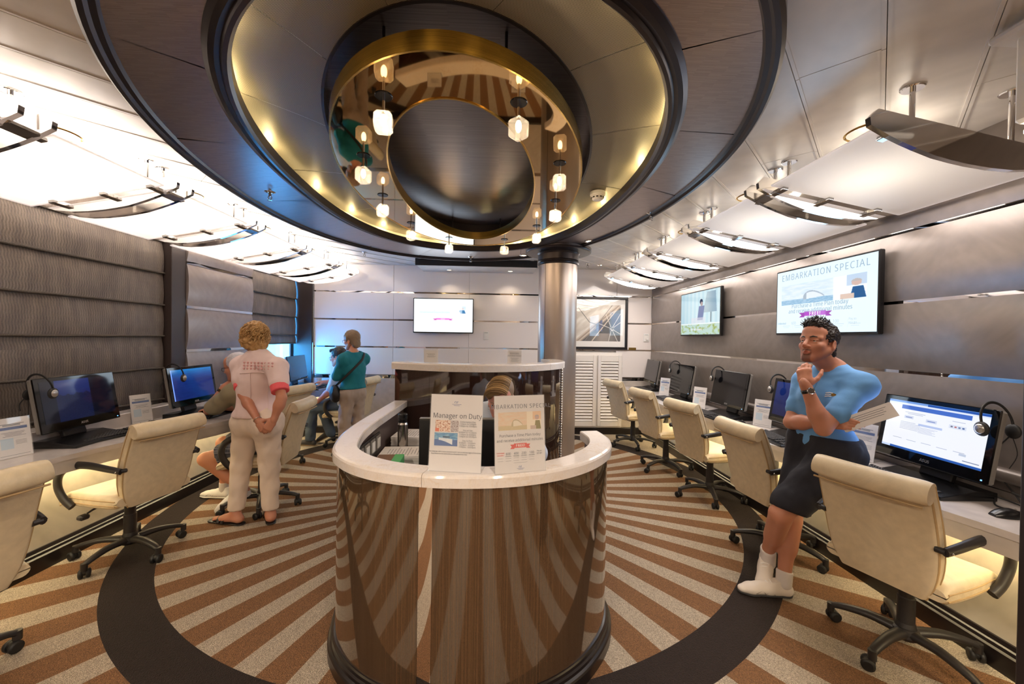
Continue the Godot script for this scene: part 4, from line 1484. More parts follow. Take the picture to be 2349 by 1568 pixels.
# ---------------------------------------------------------------- computer stations
func screen_tex(kind: int) -> ImageTexture:
	var ns := FastNoiseLite.new()
	ns.seed = 5; ns.frequency = 1.0
	var im := Image.create(256, 144, false, Image.FORMAT_RGB8)
	match kind:
		0:   # web page
			im.fill(rgb(246, 248, 255))
			im.fill_rect(Rect2i(0, 0, 256, 6), rgb(120, 160, 226))
			im.fill_rect(Rect2i(0, 6, 256, 5), rgb(226, 234, 252))
			im.fill_rect(Rect2i(110, 1, 146, 6), rgb(40, 84, 172))
			im.fill_rect(Rect2i(40, 12, 178, 12), rgb(72, 110, 200))
			for q in [[52, 32, 56], [60, 36, 42], [176, 34, 30]]: im.fill_rect(Rect2i(q[0], q[1], q[2], 1), rgb(150, 160, 190))
			for q in [[52, 42, 26, 9], [112, 43, 28, 9]]:
				im.fill_rect(Rect2i(q[0], q[1], q[2], q[3]), rgb(214, 220, 238)); im.fill_rect(Rect2i(q[0] + 4, q[1] + 4, q[2] - 8, 2), rgb(110, 130, 190))
			for k in 6: im.fill_rect(Rect2i(44, 62 + k * 4, 42 + (k * 13) % 14, 1), rgb(170, 178, 200))
			im.fill_rect(Rect2i(94, 60, 62, 6), rgb(186, 200, 236))
			for k in 6: im.fill_rect(Rect2i(96, 70 + k * 3, 50 - (k * 7) % 16, 1), rgb(190, 196, 214))
			im.fill_rect(Rect2i(170, 44, 40, 10), rgb(222, 228, 242))
			for k in 4: im.fill_rect(Rect2i(174 + k * 9, 47, 5, 4), [rgb(120, 120, 140), rgb(190, 120, 120), rgb(110, 130, 170), rgb(90, 110, 160)][k])
			for k in 5: im.fill_rect(Rect2i(30 + k * 40, 112 + (k % 2), 26, 1), rgb(150, 160, 186))
			im.fill_rect(Rect2i(204, 114, 16, 6), rgb(196, 206, 226))
			im.fill_rect(Rect2i(0, 138, 256, 6), rgb(46, 92, 176))
			im.fill_rect(Rect2i(0, 138, 26, 6), rgb(206, 222, 250))
			im.fill_rect(Rect2i(214, 130, 36, 2), rgb(120, 132, 166))
		1:   # dim blue landscape wallpaper
			for y in 144:
				for x in 256:
					var u := x / 256.0; var v := y / 144.0
					var c := rgb(8, 12, 26)
					if u > 0.18 and u < 0.66:
						var hill := 0.36 + 0.07 * ns.get_noise_1d(u * 9.0)
						if v < hill: c = rgb(22, 42, 108).lerp(rgb(14, 26, 66), v)
						else: c = rgb(16, 26, 58).lerp(rgb(10, 18, 44), 0.5 + ns.get_noise_2d(u * 30.0, v * 30.0))
						c = c.lerp(rgb(18, 30, 70), 0.25)
					im.set_pixel(x, y, c)
		2:   # blue desktop
			for y in 144:
				for x in 256:
					var v := y / 144.0
					var c := rgb(30, 120, 190).lerp(rgb(18, 40, 112), clampf(v * 2.6, 0, 1)).lerp(rgb(22, 36, 96), clampf(v * 0.9, 0, 1))
					c *= 1.0 + 0.10 * ns.get_noise_2d(x * 0.01, y * 0.16)
					if x < 6: c = rgb(120, 160, 250)
					im.set_pixel(x, y, c)
		3:   # dark blue lock screen
			for y in 144:
				for x in 256:
					im.set_pixel(x, y, rgb(22, 46, 112).lerp(rgb(20, 24, 66), clampf(y / 144.0 + 0.2 * ns.get_noise_2d(x * 0.02, y * 0.02), 0, 1)))
	return img_tex(im)


func lit(t: Texture2D, e: float) -> StandardMaterial3D:
	var m := mat(Color(0.02, 0.02, 0.03), 0.08)
	m.emission_enabled = true
	m.emission = Color.BLACK
	m.emission_texture = t
	m.emission_energy_multiplier = e
	return m


func make_monitor() -> Node3D:
	var t := thing("computer_monitor", "", "monitor", Vector3.ZERO, 0.0, "all-in-one computers on the desks")
	var tilt := Basis(Vector3.RIGHT, -0.17)
	var c := V(0, 0.275, 0.0)
	obj("casing", B.new().box(c + tilt * V(0, 0, -0.020), V(0.556, 0.341, 0.030), 0.008, tilt), M.grey_plastic, t)
	var bz := B.new()
	bz.box(c + tilt * V(0, 0, -0.001), V(0.560, 0.345, 0.010), 0.004, tilt)
	var bez := obj("bezel", bz, M.black_gloss, t)
	var sc := B.new()
	var q := []
	for s in [V(-0.2475, -0.118, 0.0047), V(0.2475, -0.118, 0.0047), V(0.2475, 0.148, 0.0047), V(-0.2475, 0.148, 0.0047)]: q.append(c + tilt * s)
	sc.quad_uv(q[0], q[1], q[2], q[3])
	obj("screen", sc, M.black_gloss, t)
	put_text("maker_mark", "ASUS", 0.021, M.silver, bez, c + tilt * V(0.0, -0.147, 0.0052), tilt, true)
	obj("power_light", B.new().box(c + tilt * V(0.255, -0.157, 0.005), V(0.006, 0.006, 0.002), 0.0, tilt), M.power, bez)
	# wedge base running forward from under the screen, and the neck behind it
	var pr := PackedVector2Array([Vector2(-0.115, 0.0), Vector2(0.150, 0.0), Vector2(0.150, -0.016), Vector2(-0.02, -0.046), Vector2(-0.115, -0.040)])
	var pl := PackedVector2Array()
	for v in pr: pl.append(Vector2(-v.x, v.y))
	obj("base", B.new().prism(pl, Transform3D(Basis(V(0, 0, -1), V(1, 0, 0), V(0, -1, 0)), V(0, 0.001, 0)), -0.20, 0.20, 0.003), M.black, t)
	obj("neck", B.new().box(V(0, 0.115, -0.055), V(0.16, 0.15, 0.030), 0.006, Basis(Vector3.RIGHT, -0.3)), M.black_matte, t)
	return t


func make_keyboard() -> Node3D:
	var t := thing("keyboard", "", "keyboard", Vector3.ZERO, 0.0, "black keyboards on the desks")
	var tilt := Basis(Vector3.RIGHT, 0.07)
	obj("tray", B.new().box(V(0, 0.013, 0), V(0.445, 0.018, 0.152), 0.006, tilt), M.black, t)
	var key := B.new().box(Vector3.ZERO, V(0.0158, 0.008, 0.0158), 0.003).mesh()
	var wide := B.new().box(Vector3.ZERO, V(0.100, 0.008, 0.0158), 0.003).mesh()
	for r in 6:
		var cols := 22
		for k in cols:
			if k == 15 or k == 18: continue
			if r == 5 and k > 3 and k < 9 and k != 6: continue
			var sp := r == 5 and k == 6
			var o := mi("key", wide if sp else key, M.plastic, t)
			o.transform = Transform3D(tilt, tilt * V(-0.208 + k * 0.0198, 0.012, -0.056 + r * 0.0195 + (0.004 if r > 0 else 0.0)) + V(0, 0.013, 0))
	return t


func simple_keyboard() -> Node3D:
	# the same keyboard for the far stations, with its keys joined into rows
	var t := thing("keyboard", "", "keyboard", Vector3.ZERO, 0.0, "black keyboards on the desks")
	var tilt := Basis(Vector3.RIGHT, 0.07)
	obj("tray", B.new().box(V(0, 0.013, 0), V(0.445, 0.018, 0.152), 0.006, tilt), M.black, t)
	for r in 6:
		var b := B.new()
		for k in 22:
			if k == 15 or k == 18: continue
			if r == 5 and k > 3 and k < 9 and k != 6: continue
			b.box(tilt * V(-0.208 + k * 0.0198, 0.012, -0.056 + r * 0.0195) + V(0, 0.013, 0), V(0.100 if r == 5 and k == 6 else 0.0158, 0.008, 0.0158), 0.003, tilt)
		tag(obj("key_row", b, M.plastic, t), "", "", "", "stuff")
	return t


func make_mouse() -> Node3D:
	var t := thing("mouse", "", "mouse", Vector3.ZERO, 0.0, "black computer mice on the desks")
	var b := B.new()
	var rows := []
	for i in 9:
		var f := i / 8.0
		var row := PackedVector3Array()
		var w := 0.031 * pow(sin(PI * (0.08 + 0.84 * f)), 0.45); var h := 0.036 * pow(sin(PI * (0.06 + 0.82 * f)), 0.7)
		for k in 13:
			var a := PI * k / 12.0
			row.append(V(w * cos(a), 0.002 + h * pow(sin(a), 0.8), 0.055 - 0.11 * f))
		rows.append(row)
	b.grid(rows)
	var bot := PackedVector3Array()
	for r in rows: bot.append(r[0])
	for i in range(8, -1, -1): bot.append(rows[i][12])
	b.fan(bot, true); b.fan(rows[0], true); b.fan(rows[8])
	obj("shell", b, M.black, t)
	obj("wheel", B.new().ball(V(0, 0.030, -0.030), V(0.004, 0.008, 0.009), Basis.IDENTITY, 8, 6), M.grey_plastic, t)
	obj("cable", B.new().tube(smooth3(PackedVector3Array([V(0, 0.010, -0.054), V(0.01, 0.006, -0.10), V(0.05, 0.004, -0.16), V(0.04, 0.004, -0.22)]), 6), 0.0022, 6), M.black_matte, t)
	return t


func make_headset() -> Node3D:
	# hangs over the upper corner of a monitor; local origin at the top of the band
	var t := thing("headset", "", "headset", Vector3.ZERO, 0.0, "black headsets hung on the monitors")
	var path := PackedVector3Array()
	for k in 25:
		var a := PI * (1.02 - 1.08 * k / 24.0)
		path.append(V(0.0, -0.085 + 0.088 * sin(a) - (0.02 if false else 0.0), 0.0) + V(0.02 * sin(a), 0, 0.075 * cos(a)))
	obj("band", B.new().tube(path, 0.0065, 8, 0.55, V(1, 0, 0)), M.black_matte, t)
	for s in [0, 24]:
		var e := path[s] + V(0, -0.025, 0)
		var cup := B.new()
		cup.ball(e, V(0.030, 0.034, 0.014), Basis.IDENTITY, 18, 10)
		var o := obj("ear_cup", cup, M.black_matte, t)
		var sg := 1.0 if e.z > 0 else -1.0
		obj("cap", B.new().ball(e + V(0, 0, sg * 0.010), V(0.020, 0.023, 0.010), Basis.IDENTITY, 16, 8), M.silver, o)
	var e2 := path[0]
	obj("boom", B.new().tube(smooth3(PackedVector3Array([path[24] + V(0, -0.03, 0.004), path[24] + V(0.035, -0.075, 0.01), path[24] + V(0.05, -0.115, -0.01)]), 6), 0.003, 6), M.black_matte, t)
	obj("cord", B.new().tube(smooth3(PackedVector3Array([path[24] + V(0, -0.055, 0.0), path[24] + V(-0.01, -0.13, 0.01), path[24] + V(0.01, -0.20, 0.0)]), 6), 0.0018, 5), M.black_matte, t)
	return t


func make_card_stand() -> Node3D:
	var t := thing("info_stand", "", "sign", Vector3.ZERO, 0.0, "acrylic information stands between the monitors")
	var tilt := Basis(Vector3.RIGHT, -0.16)
	var w := 0.150; var h := 0.235
	obj("sheet", B.new().box(tilt * V(0, h / 2.0, 0), V(w, h - 0.004, 0.0016), 0.0, tilt), M.paper, t)
	obj("holder", B.new().box(tilt * V(0, h / 2.0, 0.0035), V(w + 0.004, h, 0.0025), 0.0, tilt), M.acrylic, t)
	obj("foot", B.new().box(V(0, 0.0035, -0.045), V(w + 0.004, 0.003, 0.09), 0.001), M.acrylic, t)
	var pr := B.new()
	pr.box(tilt * V(0, h * 0.735, 0.0010), V(w * 0.82, 0.016, 0.0008), 0.0, tilt)
	obj("blue_bar", pr, M.ink_blue, t)
	var ln := B.new()
	for k in 3: ln.box(tilt * V(-0.004, h * (0.84 - 0.02 * k), 0.0010), V(w * (0.5 if k else 0.72), 0.0035, 0.0006), 0.0, tilt)
	for k in 4: ln.box(tilt * V(0.004 * (k % 2), h * (0.63 - 0.03 * k), 0.0010), V(w * (0.66 - 0.1 * (k % 3)), 0.0022, 0.0006), 0.0, tilt)
	for k in 4: ln.box(tilt * V(w * 0.20, h * (0.42 - 0.03 * k), 0.0010), V(w * 0.32, 0.0020, 0.0006), 0.0, tilt)
	ln.box(tilt * V(0, h * 0.07, 0.0010), V(w * 0.84, 0.0020, 0.0006), 0.0, tilt)
	obj("print", ln, M.ink_grey, t)
	var pb := B.new()
	pb.box(tilt * V(-w * 0.2, h * 0.36, 0.0009), V(w * 0.36, h * 0.26, 0.0006), 0.0, tilt)
	obj("blue_box", pb, M.print_blue, t)
	return t


func build_stations() -> void:
	M.power = glow(Color(0.45, 0.70, 1.0), 2.0)
	M.print_blue = mat(rgb(196, 216, 232), 0.7)
	var dark := mat(rgb(14, 14, 18), 0.10)
	var haze := mat(rgb(42, 40, 44), 0.22)  # switched-off screens, reflected haze put into the colour as grey
	var web := lit(screen_tex(0), 1.0)
	var land := lit(screen_tex(1), 1.0)
	var blue := lit(screen_tex(2), 1.1)
	var lock := lit(screen_tex(3), 1.0)
	# monitors: x, z, yaw of the screen's facing direction, screen, label
	var ms := [
		[2.272, -1.983, 3.189, web, "black all-in-one computer showing a bright web page, beside the nearest right chair"],
		[2.275, -2.900, 3.14, lock, "black all-in-one computer with a dark blue screen, partly behind the leaning man"],
		[2.282, -3.802, 3.136, dark, "black all-in-one computer, switched off, first beyond the leaning man"],
		[2.282, -4.804, 3.162, dark, "black all-in-one computer, switched off, second beyond the leaning man"],
		[2.315, -5.830, 3.214, haze, "black all-in-one computer with a grey reflecting screen at the far end of the right desk"],
		[-2.805, -2.801, -0.081, land, "black all-in-one computer with a dim landscape on its screen, nearest on the left desk"],
		[-2.729, -3.709, -0.025, blue, "black all-in-one computer with a blue desktop screen on the left desk"],
		[-2.780, -4.720, -0.03, blue, "black all-in-one computer on the left desk behind the woman in the pink blouse"],
		[-2.794, -5.737, -0.047, haze, "black all-in-one computer with a grey screen at the far end of the left desk"],
	]
	var m0 := make_monitor()
	for i in ms.size():
		var f := V(cos(ms[i][2]), 0, sin(ms[i][2]))
		var yaw := atan2(f.x, f.z)
		var o: Node3D = m0
		if i == 0:
			m0.position = V(ms[i][0], DESK, ms[i][1]); m0.rotation.y = yaw; m0.set_meta("label", ms[i][4])
		else:
			o = again(m0, ms[i][4], V(ms[i][0], DESK, ms[i][1]), yaw)
		(o.get_node("screen") as MeshInstance3D).material_override = ms[i][3]
	# light that the bright screen sheds on what stands before it
	area(V(2.235, 1.045, -1.985), V(-1, 0.15, -0.05), Vector2(0.49, 0.26), 0.12, Color(0.72, 0.82, 1.0), Vector3.UP)
	# keyboards
	var kb := make_keyboard()
	kb.position = V(2.125, DESK, -2.045); kb.rotation.y = -PI / 2 - 0.16
	kb.set_meta("label", "black keyboard before the computer that shows a web page")
	var k2 := simple_keyboard()
	k2.position = V(2.105, DESK, -2.92); k2.rotation.y = -PI / 2 - 0.12
	k2.set_meta("label", "black keyboard on the right desk at the leaning man's hip")
	for q in [[2.105, -3.86, -1.55, "black keyboard before the first switched-off computer beyond the leaning man"], [2.115, -4.84, -1.62, "black keyboard before the second switched-off computer beyond the leaning man"], [2.155, -5.80, -1.60, "black keyboard at the far end of the right desk"],
		[-2.70, -2.93, 1.40, "black keyboard before the dim landscape screen on the left desk"], [-2.53, -3.75, 1.55, "black keyboard before the blue desktop screen on the left desk"], [-2.60, -4.74, 1.55, "black keyboard on the left desk behind the woman in the pink blouse"], [-2.50, -5.72, 1.45, "black keyboard at which the man in blue jeans types"]]:
		again(k2, q[3], V(q[0], DESK, q[1]), q[2])
	# mice
	var mo := make_mouse()
	mo.position = V(2.215, DESK, -1.625); mo.rotation.y = -1.75
	mo.set_meta("label", "black computer mouse with cable, at the right edge of the right desk")
	for q in [[2.18, -3.47, -1.6, "black computer mouse beside the first switched-off computer beyond the leaning man"], [2.17, -4.50, -1.5, "black computer mouse beside the second switched-off computer beyond the leaning man"], [-2.74, -3.30, 1.5, "black computer mouse on the left desk behind the empty left chair"], [-2.42, -5.42, 1.5, "black computer mouse near the hands of the man in blue jeans"]]:
		again(mo, q[3], V(q[0], DESK, q[1]), q[2])
	# information stands
	var cs := make_card_stand()
	cs.position = V(-2.79, DESK, -2.43); cs.rotation.y = 1.38
	cs.set_meta("label", "acrylic stand with a printed sheet at the left edge of the view")
	for q in [[-2.885, -3.375, 1.30, "acrylic stand with a printed sheet between the two nearest left monitors"], [-2.73, -4.20, 1.4, "acrylic stand with a printed sheet behind the hand of the man in plaid shorts"],
		[2.325, -2.435, -1.35, "acrylic stand with a printed sheet between the leaning man and the bright screen"], [2.325, -3.375, -1.05, "acrylic stand with a printed sheet left of the dark blue screen"], [2.225, -4.27, -1.05, "acrylic stand with a printed sheet left of the first switched-off computer"], [2.27, -5.28, -1.05, "acrylic stand with a printed sheet farthest along the right desk"]]:
		again(cs, q[3], V(q[0], DESK, q[1]), q[2])
	# headsets
	var hs := make_headset()
	hs.position = V(2.305, 1.232, -1.735); hs.rotation.y = PI / 2
	hs.set_meta("label", "black headset with silver ear cap hung on the corner of the bright screen")
	for q in [[2.305, -3.14, PI / 2, "black headset hung on the left corner of the dark blue screen"], [2.315, -4.04, PI / 2, "black headset hung on the first switched-off computer beyond the leaning man"], [2.315, -5.03, PI / 2, "black headset hung on the second switched-off computer beyond the leaning man"],
		[-2.80, -2.56, -PI / 2, "black headset hung on the left corner of the dim landscape screen"], [-2.735, -3.50, -PI / 2, "black headset with a silver cap hung on the left corner of the blue desktop screen"]]:
		again(hs, q[3], V(q[0], 1.232, q[1]), q[2])
	# loose cables behind the nearest right computer
	var cab := B.new()
	for q in [[V(2.40, DESK + 0.01, -1.95), V(2.38, DESK + 0.02, -1.80), V(2.30, DESK + 0.006, -1.72), V(2.36, DESK + 0.005, -1.60), V(2.42, DESK + 0.005, -1.45)], [V(2.36, DESK + 0.03, -1.86), V(2.40, DESK + 0.012, -1.72), V(2.33, DESK + 0.005, -1.64), V(2.26, DESK + 0.004, -1.58)], [V(2.42, DESK + 0.11, -1.80), V(2.41, DESK + 0.05, -1.74), V(2.38, DESK + 0.006, -1.66), V(2.41, DESK + 0.005, -1.52)]]:
		cab.tube(smooth3(PackedVector3Array(q), 8), 0.0035, 7)
	tag(obj("cable_bundle", cab, M.black_matte), "tangle of black cables on the desk behind the bright screen", "cable")
	var st := thing("microphone_stand", "small black microphone stand with round base behind the mouse, at the right edge", "microphone stand", V(2.36, DESK, -1.60))
	obj("base", B.new().lathe(PackedVector2Array([Vector2(0, 0.001), Vector2(0.055, 0.001), Vector2(0.056, 0.006), Vector2(0.03, 0.012), Vector2(0.0, 0.014)]), 26), M.black, st)
	obj("stem", B.new().tube(smooth3(PackedVector3Array([V(0, 0.01, 0), V(-0.005, 0.05, -0.03), V(-0.02, 0.075, -0.10)]), 6), 0.006, 8), M.black_matte, st)
	# cup and papers on the far left desk
	var cup := thing("paper_cup", "white paper cup beside the far left monitor", "cup", V(-2.62, DESK, -6.02))
	obj("wall", B.new().lathe(PackedVector2Array([Vector2(0, 0.002), Vector2(0.030, 0.001), Vector2(0.041, 0.10), Vector2(0.043, 0.105), Vector2(0.039, 0.105), Vector2(0.028, 0.008), Vector2(0, 0.008)]), 24), M.white_plastic, cup)
	tag(obj("paper_sheets", B.new().box(V(-2.62, DESK + 0.004, -5.38), V(0.21, 0.008, 0.30), 0.0, Basis(Vector3.UP, 0.2)), M.paper), "white paper sheets on the far end of the left desk", "paper")


# ---------------------------------------------------------------- things on the walls
func ship_photo(w: int, h: int, warm: bool) -> Image:
	# sea, sky and a white ship; a person at a laptop on the right
	var ns := FastNoiseLite.new()
	ns.seed = 9; ns.frequency = 1.0
	var im := Image.create(w, h, false, Image.FORMAT_RGB8)
	var sky := rgb(208, 226, 240) if not warm else rgb(240, 208, 178)
	var sky2 := rgb(228, 238, 246) if not warm else rgb(236, 222, 200)
	var sea := rgb(120, 170, 205) if not warm else rgb(206, 196, 150)
	for y in h:
		for x in w:
			var u := float(x) / w; var v := float(y) / h
			var c := sky.lerp(sky2, clampf(0.5 + ns.get_noise_2d(u * 5.0, v * 7.0), 0, 1))
			if v > 0.74: c = sea.lerp(sky, 0.35 + 0.5 * ns.get_noise_2d(u * 14.0, v * 40.0))
			# hull
			var a := (u - 0.30) / 0.26
			if a > 0 and a < 1:
				var top := 0.70 - 0.30 * pow(sin(PI * pow(a, 0.7)), 0.8)
				if v > top and v < 0.80 - 0.06 * a: c = (rgb(236, 242, 248) if not warm else rgb(250, 240, 224)).lerp(rgb(110, 130, 150) if not warm else rgb(160, 140, 90), 0.55 if (v - top) < 0.06 or a < 0.16 else 0.08)
			# person and laptop in the right fifth
			if u > 0.66:
				c = (rgb(236, 242, 248) if not warm else rgb(248, 236, 214))
				if u > 0.80 and v < 0.45: c = c.lerp(rgb(176, 200, 226) if not warm else rgb(244, 200, 160), 0.8)
				var hd := Vector2((u - 0.90) * 2.6, v - 0.34).length()
				if hd < 0.13: c = rgb(206, 178, 168)
				if hd < 0.15 and v < 0.29: c = rgb(186, 178, 176)
				if v > 0.50 and absf(u - 0.915) < 0.05 + 0.06 * (v - 0.5): c = rgb(20, 86, 142) if not warm else rgb(150, 140, 80)
				if v > 0.78 and u > 0.74 and u < 0.88: c = rgb(214, 190, 176)
			im.set_pixel(x, y, c)
	return im


func make_tv(label: String, at: Vector3, yaw: float, m: Material) -> Node3D:
	var t := thing("wall_screen", label, "television", at, yaw, "wall-mounted screens")
	obj("frame", B.new().box(V(0, 0, -0.012), V(0.918, 0.534, 0.036), 0.006), M.black, t)
	var q := B.new()
	q.quad_uv(V(-0.446, -0.250, 0.0066), V(0.446, -0.250, 0.0066), V(0.446, 0.254, 0.0066), V(-0.446, 0.254, 0.0066))
	obj("screen", q, m, t)
	obj("mount", B.new().box(V(0, 0, -0.045), V(0.34, 0.26, 0.05), 0.006), M.black_matte, t)
	return t


const TV_E := 1.15


func embarkation(im: Image, r: Rect2i, photo: Image) -> void:
	photo.resize(r.size.x, r.size.y, Image.INTERPOLATE_BILINEAR)
	im.blit_rect(photo, Rect2i(0, 0, r.size.x, r.size.y), r.position)


func ribbon(im: Image, cx: int, cy: int, w: int, h: int, c: Color) -> void:
	im.fill_rect(Rect2i(cx - w / 2 + w / 6, cy - h / 2, w - w / 3, h), c)
	for y in h:
		var cut := int((w / 12.0) * (1.0 - absf(2.0 * y / h - 1.0)))
		im.fill_rect(Rect2i(cx - w / 2 + cut, cy - h / 2 + y + h / 4, w / 6 - cut + 2, 1), c.darkened(0.12))
		im.fill_rect(Rect2i(cx + w / 2 - w / 6 - 2, cy - h / 2 + y + h / 4, w / 6 - cut + 2, 1), c.darkened(0.12))


func build_wall_things() -> void:
	var glow_ink := mat(Color(0.1, 0.12, 0.15), 0.5)
	glow_ink.emission_enabled = true; glow_ink.emission = rgb(150, 178, 200); glow_ink.emission_energy_multiplier = 1.0
	var glow_faint := mat(Color(0.1, 0.12, 0.15), 0.5)
	glow_faint.emission_enabled = true; glow_faint.emission = rgb(196, 214, 224); glow_faint.emission_energy_multiplier = 1.0
	var glow_white := mat(Color(0.1, 0.1, 0.1), 0.5)
	glow_white.emission_enabled = true; glow_white.emission = rgb(250, 244, 255); glow_white.emission_energy_multiplier = 1.0
	# the advertisement on the big screen
	var ad := Image.create(512, 288, false, Image.FORMAT_RGB8)
	ad.fill(rgb(226, 244, 252))
	embarkation(ad, Rect2i(30, 66, 440, 92), ship_photo(220, 46, false))
	ribbon(ad, 230, 204, 176, 20, rgb(178, 78, 196))
	for k in 6:
		if k > 0: ad.fill_rect(Rect2i(32 + k * 72, 236, 1, 34), rgb(206, 222, 232))
		ad.fill_rect(Rect2i(42 + k * 72, 254, 46, 2), rgb(196, 212, 224))
		ad.fill_rect(Rect2i(46 + k * 72, 262, 36, 2), rgb(206, 220, 230))
	var t := make_tv("large wall screen with an EMBARKATION SPECIAL advertisement, above the leaning man on the right wall", V(2.392, 1.825, -2.852), -PI / 2, lit(img_tex(ad), TV_E))
	var s := t.get_node("screen")
	var z := 0.0072
	put_text("lettering", "EMBARKATION SPECIAL", 0.064, glow_ink, s, V(0.0, 0.200, z), Basis.IDENTITY, false, 3.0)
	put_text("lettering", "Purchase a Time Plan today", 0.042, glow_ink, s, V(-0.02, -0.038, z))
	put_text("lettering", "and receive additional minutes", 0.042, glow_ink, s, V(-0.02, -0.078, z))
	put_text("lettering", "FREE!", 0.038, glow_white, s, V(-0.045, -0.103 - 0.001, z), Basis.IDENTITY, true, 2.0)
	var heads := ["Unlimited", "600", "400", "200", "100", "Pay as\nyou go"]
	for k in 6: put_text("lettering", heads[k], 0.030 if k > 0 and k < 5 else 0.021, glow_faint if k else glow_ink, s, V(-0.385 + k * 0.132, -0.172, z))
	area(V(2.37, 1.825, -2.852), V(-1, 0, 0), Vector2(0.88, 0.49), 0.55, Color(0.66, 0.84, 1.0), Vector3.UP)

	# the second screen on the right wall: a room with a lamp and a seated person
	var room := Image.create(256, 144, false, Image.FORMAT_RGB8)
	var ns := FastNoiseLite.new()
	ns.seed = 21; ns.frequency = 1.0
	for y in 144:
		for x in 256:
			var u := x / 256.0; var v := y / 144.0
			var c := rgb(190, 226, 238).lerp(rgb(226, 244, 248), 0.5 + 0.5 * sin(u * 60.0) * 0.5)
			c = c.lerp(rgb(150, 190, 210), clampf(0.35 - u, 0, 1) * 1.2)
			if u > 0.70 - 0.10 * (v - 0.05) * 2.2 and u < 0.90 + 0.06 * v and v > 0.04 and v < 0.50: c = rgb(146, 176, 196).lerp(rgb(186, 206, 214), 0.5 + 0.5 * sin(u * 12.0))
			if absf(u - 0.80) < 0.012 and v >= 0.50 and v < 0.72: c = rgb(120, 140, 150)
			if Vector2((u - 0.56) * 1.7, v - 0.24).length() < 0.065: c = rgb(60, 70, 96)
			if Vector2((u - 0.57) * 1.7, v - 0.29).length() < 0.05: c = rgb(178, 160, 160)
			if absf(u - 0.57 + 0.12 * (v - 0.35)) < 0.07 and v > 0.34 and v < 0.66: c = rgb(116, 132, 176)
			if v > 0.60 and v < 0.73 and u > 0.3 and u < 0.66: c = c.lerp(rgb(226, 226, 236), 0.6)
			if v > 0.73 and v < 0.76: c = rgb(240, 250, 250)
			if v >= 0.76: c = rgb(196, 222, 214).lerp(rgb(150, 170, 70), clampf(ns.get_noise_2d(u * 9.0, v * 9.0) * 1.6, 0, 1))
			im_set(room, x, y, c)
	var t2 := make_tv("wall screen showing a seated person and a lamp, farther along the right wall", V(2.392, 1.825, -4.613), -PI / 2, lit(img_tex(room), TV_E * 0.85))
	put_text("lettering", "Your balcony awaits", 0.030, glow_white, t2.get_node("screen"), V(-0.05, -0.19, z))
	area(V(2.37, 1.825, -4.613), V(-1, 0, 0), Vector2(0.88, 0.49), 0.3, Color(0.70, 0.86, 1.0), Vector3.UP)

	# the screen on the far wall, washed out
	var fa := Image.create(256, 144, false, Image.FORMAT_RGB8)
	fa.fill(rgb(246, 251, 255))
	var ph := ship_photo(128, 30, false)
	for y in 30:
		for x in 128: ph.set_pixel(x, y, ph.get_pixel(x, y).lerp(rgb(246, 251, 255), 0.62 if x < 118 else 0.2))
	embarkation(fa, Rect2i(22, 30, 204, 32), ph)
	ribbon(fa, 126, 87, 88, 8, rgb(226, 130, 206))
	var t3 := make_tv("wall screen with a washed-out advertisement on the white far wall", V(-0.814, 1.826, ZF + 0.085), 0.0, lit(img_tex(fa), 1.35))
	put_text("lettering", "FREE!", 0.026, glow_white, t3.get_node("screen"), V(-0.008, -0.052, z), Basis.IDENTITY, true)
	area(V(-0.814, 1.826, ZF + 0.11), V(0, 0, 1), Vector2(0.88, 0.49), 0.45, Color(0.82, 0.92, 1.0), Vector3.UP)

	# framed photograph of rigging
	var fr := thing("framed_picture", "framed photograph of sails and rigging, on the far wall right of the pillar", "picture", V(1.60, 1.755, ZF + 0.006))
	for q in [[V(0, 0.395, 0.012), V(0.95, 0.042, 0.03)], [V(0, -0.395, 0.012), V(0.95, 0.042, 0.03)], [V(-0.453, 0, 0.012), V(0.042, 0.75, 0.03)], [V(0.453, 0, 0.012), V(0.042, 0.75, 0.03)]]:
		obj("frame_side", B.new().box(q[0], q[1], 0.006), M.plinth, fr)
	obj("mount", B.new().box(V(0, 0, 0.004), V(0.87, 0.75, 0.008)), M.ink_white, fr)
	var pq := B.new()
	pq.quad_uv(V(-0.36, -0.285, 0.0085), V(0.36, -0.285, 0.0085), V(0.36, 0.285, 0.0085), V(-0.36, 0.285, 0.0085))
	var pm := mat(Color.WHITE, 0.3)
	pm.albedo_texture = rigging()
	obj("photograph", pq, pm, fr)
	obj("glass", B.new().box(V(0, 0, 0.012), V(0.866, 0.746, 0.003)), M.glass, fr)
	var pq2 := thing("name_plate", "small brass plate on the far wall under the picture's right corner", "plaque", V(2.16, 1.356, ZF + 0.006))
	obj("plate", B.new().box(V(0, 0, 0.002), V(0.11, 0.034, 0.004), 0.001), M.brass, pq2)
	obj("rim", B.new().box(V(0, 0, 0.0008), V(0.118, 0.042, 0.0025), 0.001), M.gold, pq2)
	for q in [[2.38, 1.535, "white volume control on the far wall beside the right corner"], [-0.158, 1.53, "white thermostat on the far wall right of the washed-out screen"]]:
		var w := thing("wall_control", q[2], "switch", V(q[0], q[1], ZF + 0.006))
		obj("plate", B.new().box(V(0, 0, 0.004), V(0.085, 0.125, 0.010), 0.003), M.white_plastic, w)
		obj("dial", B.new().cyl(V(0.005, -0.018, 0.006), V(0.005, -0.018, 0.024), 0.018, 20), M.white_plastic, w)
		obj("mark", B.new().box(V(0.0, 0.045, 0.0095), V(0.05, 0.006, 0.001)), M.ink_grey, w)

	# louvred cabinet
	var cb := thing("louvred_cabinet", "white cabinet with two louvred doors between the pillar and the right desk", "cabinet", V(1.595, 0.0, ZF + 0.006))
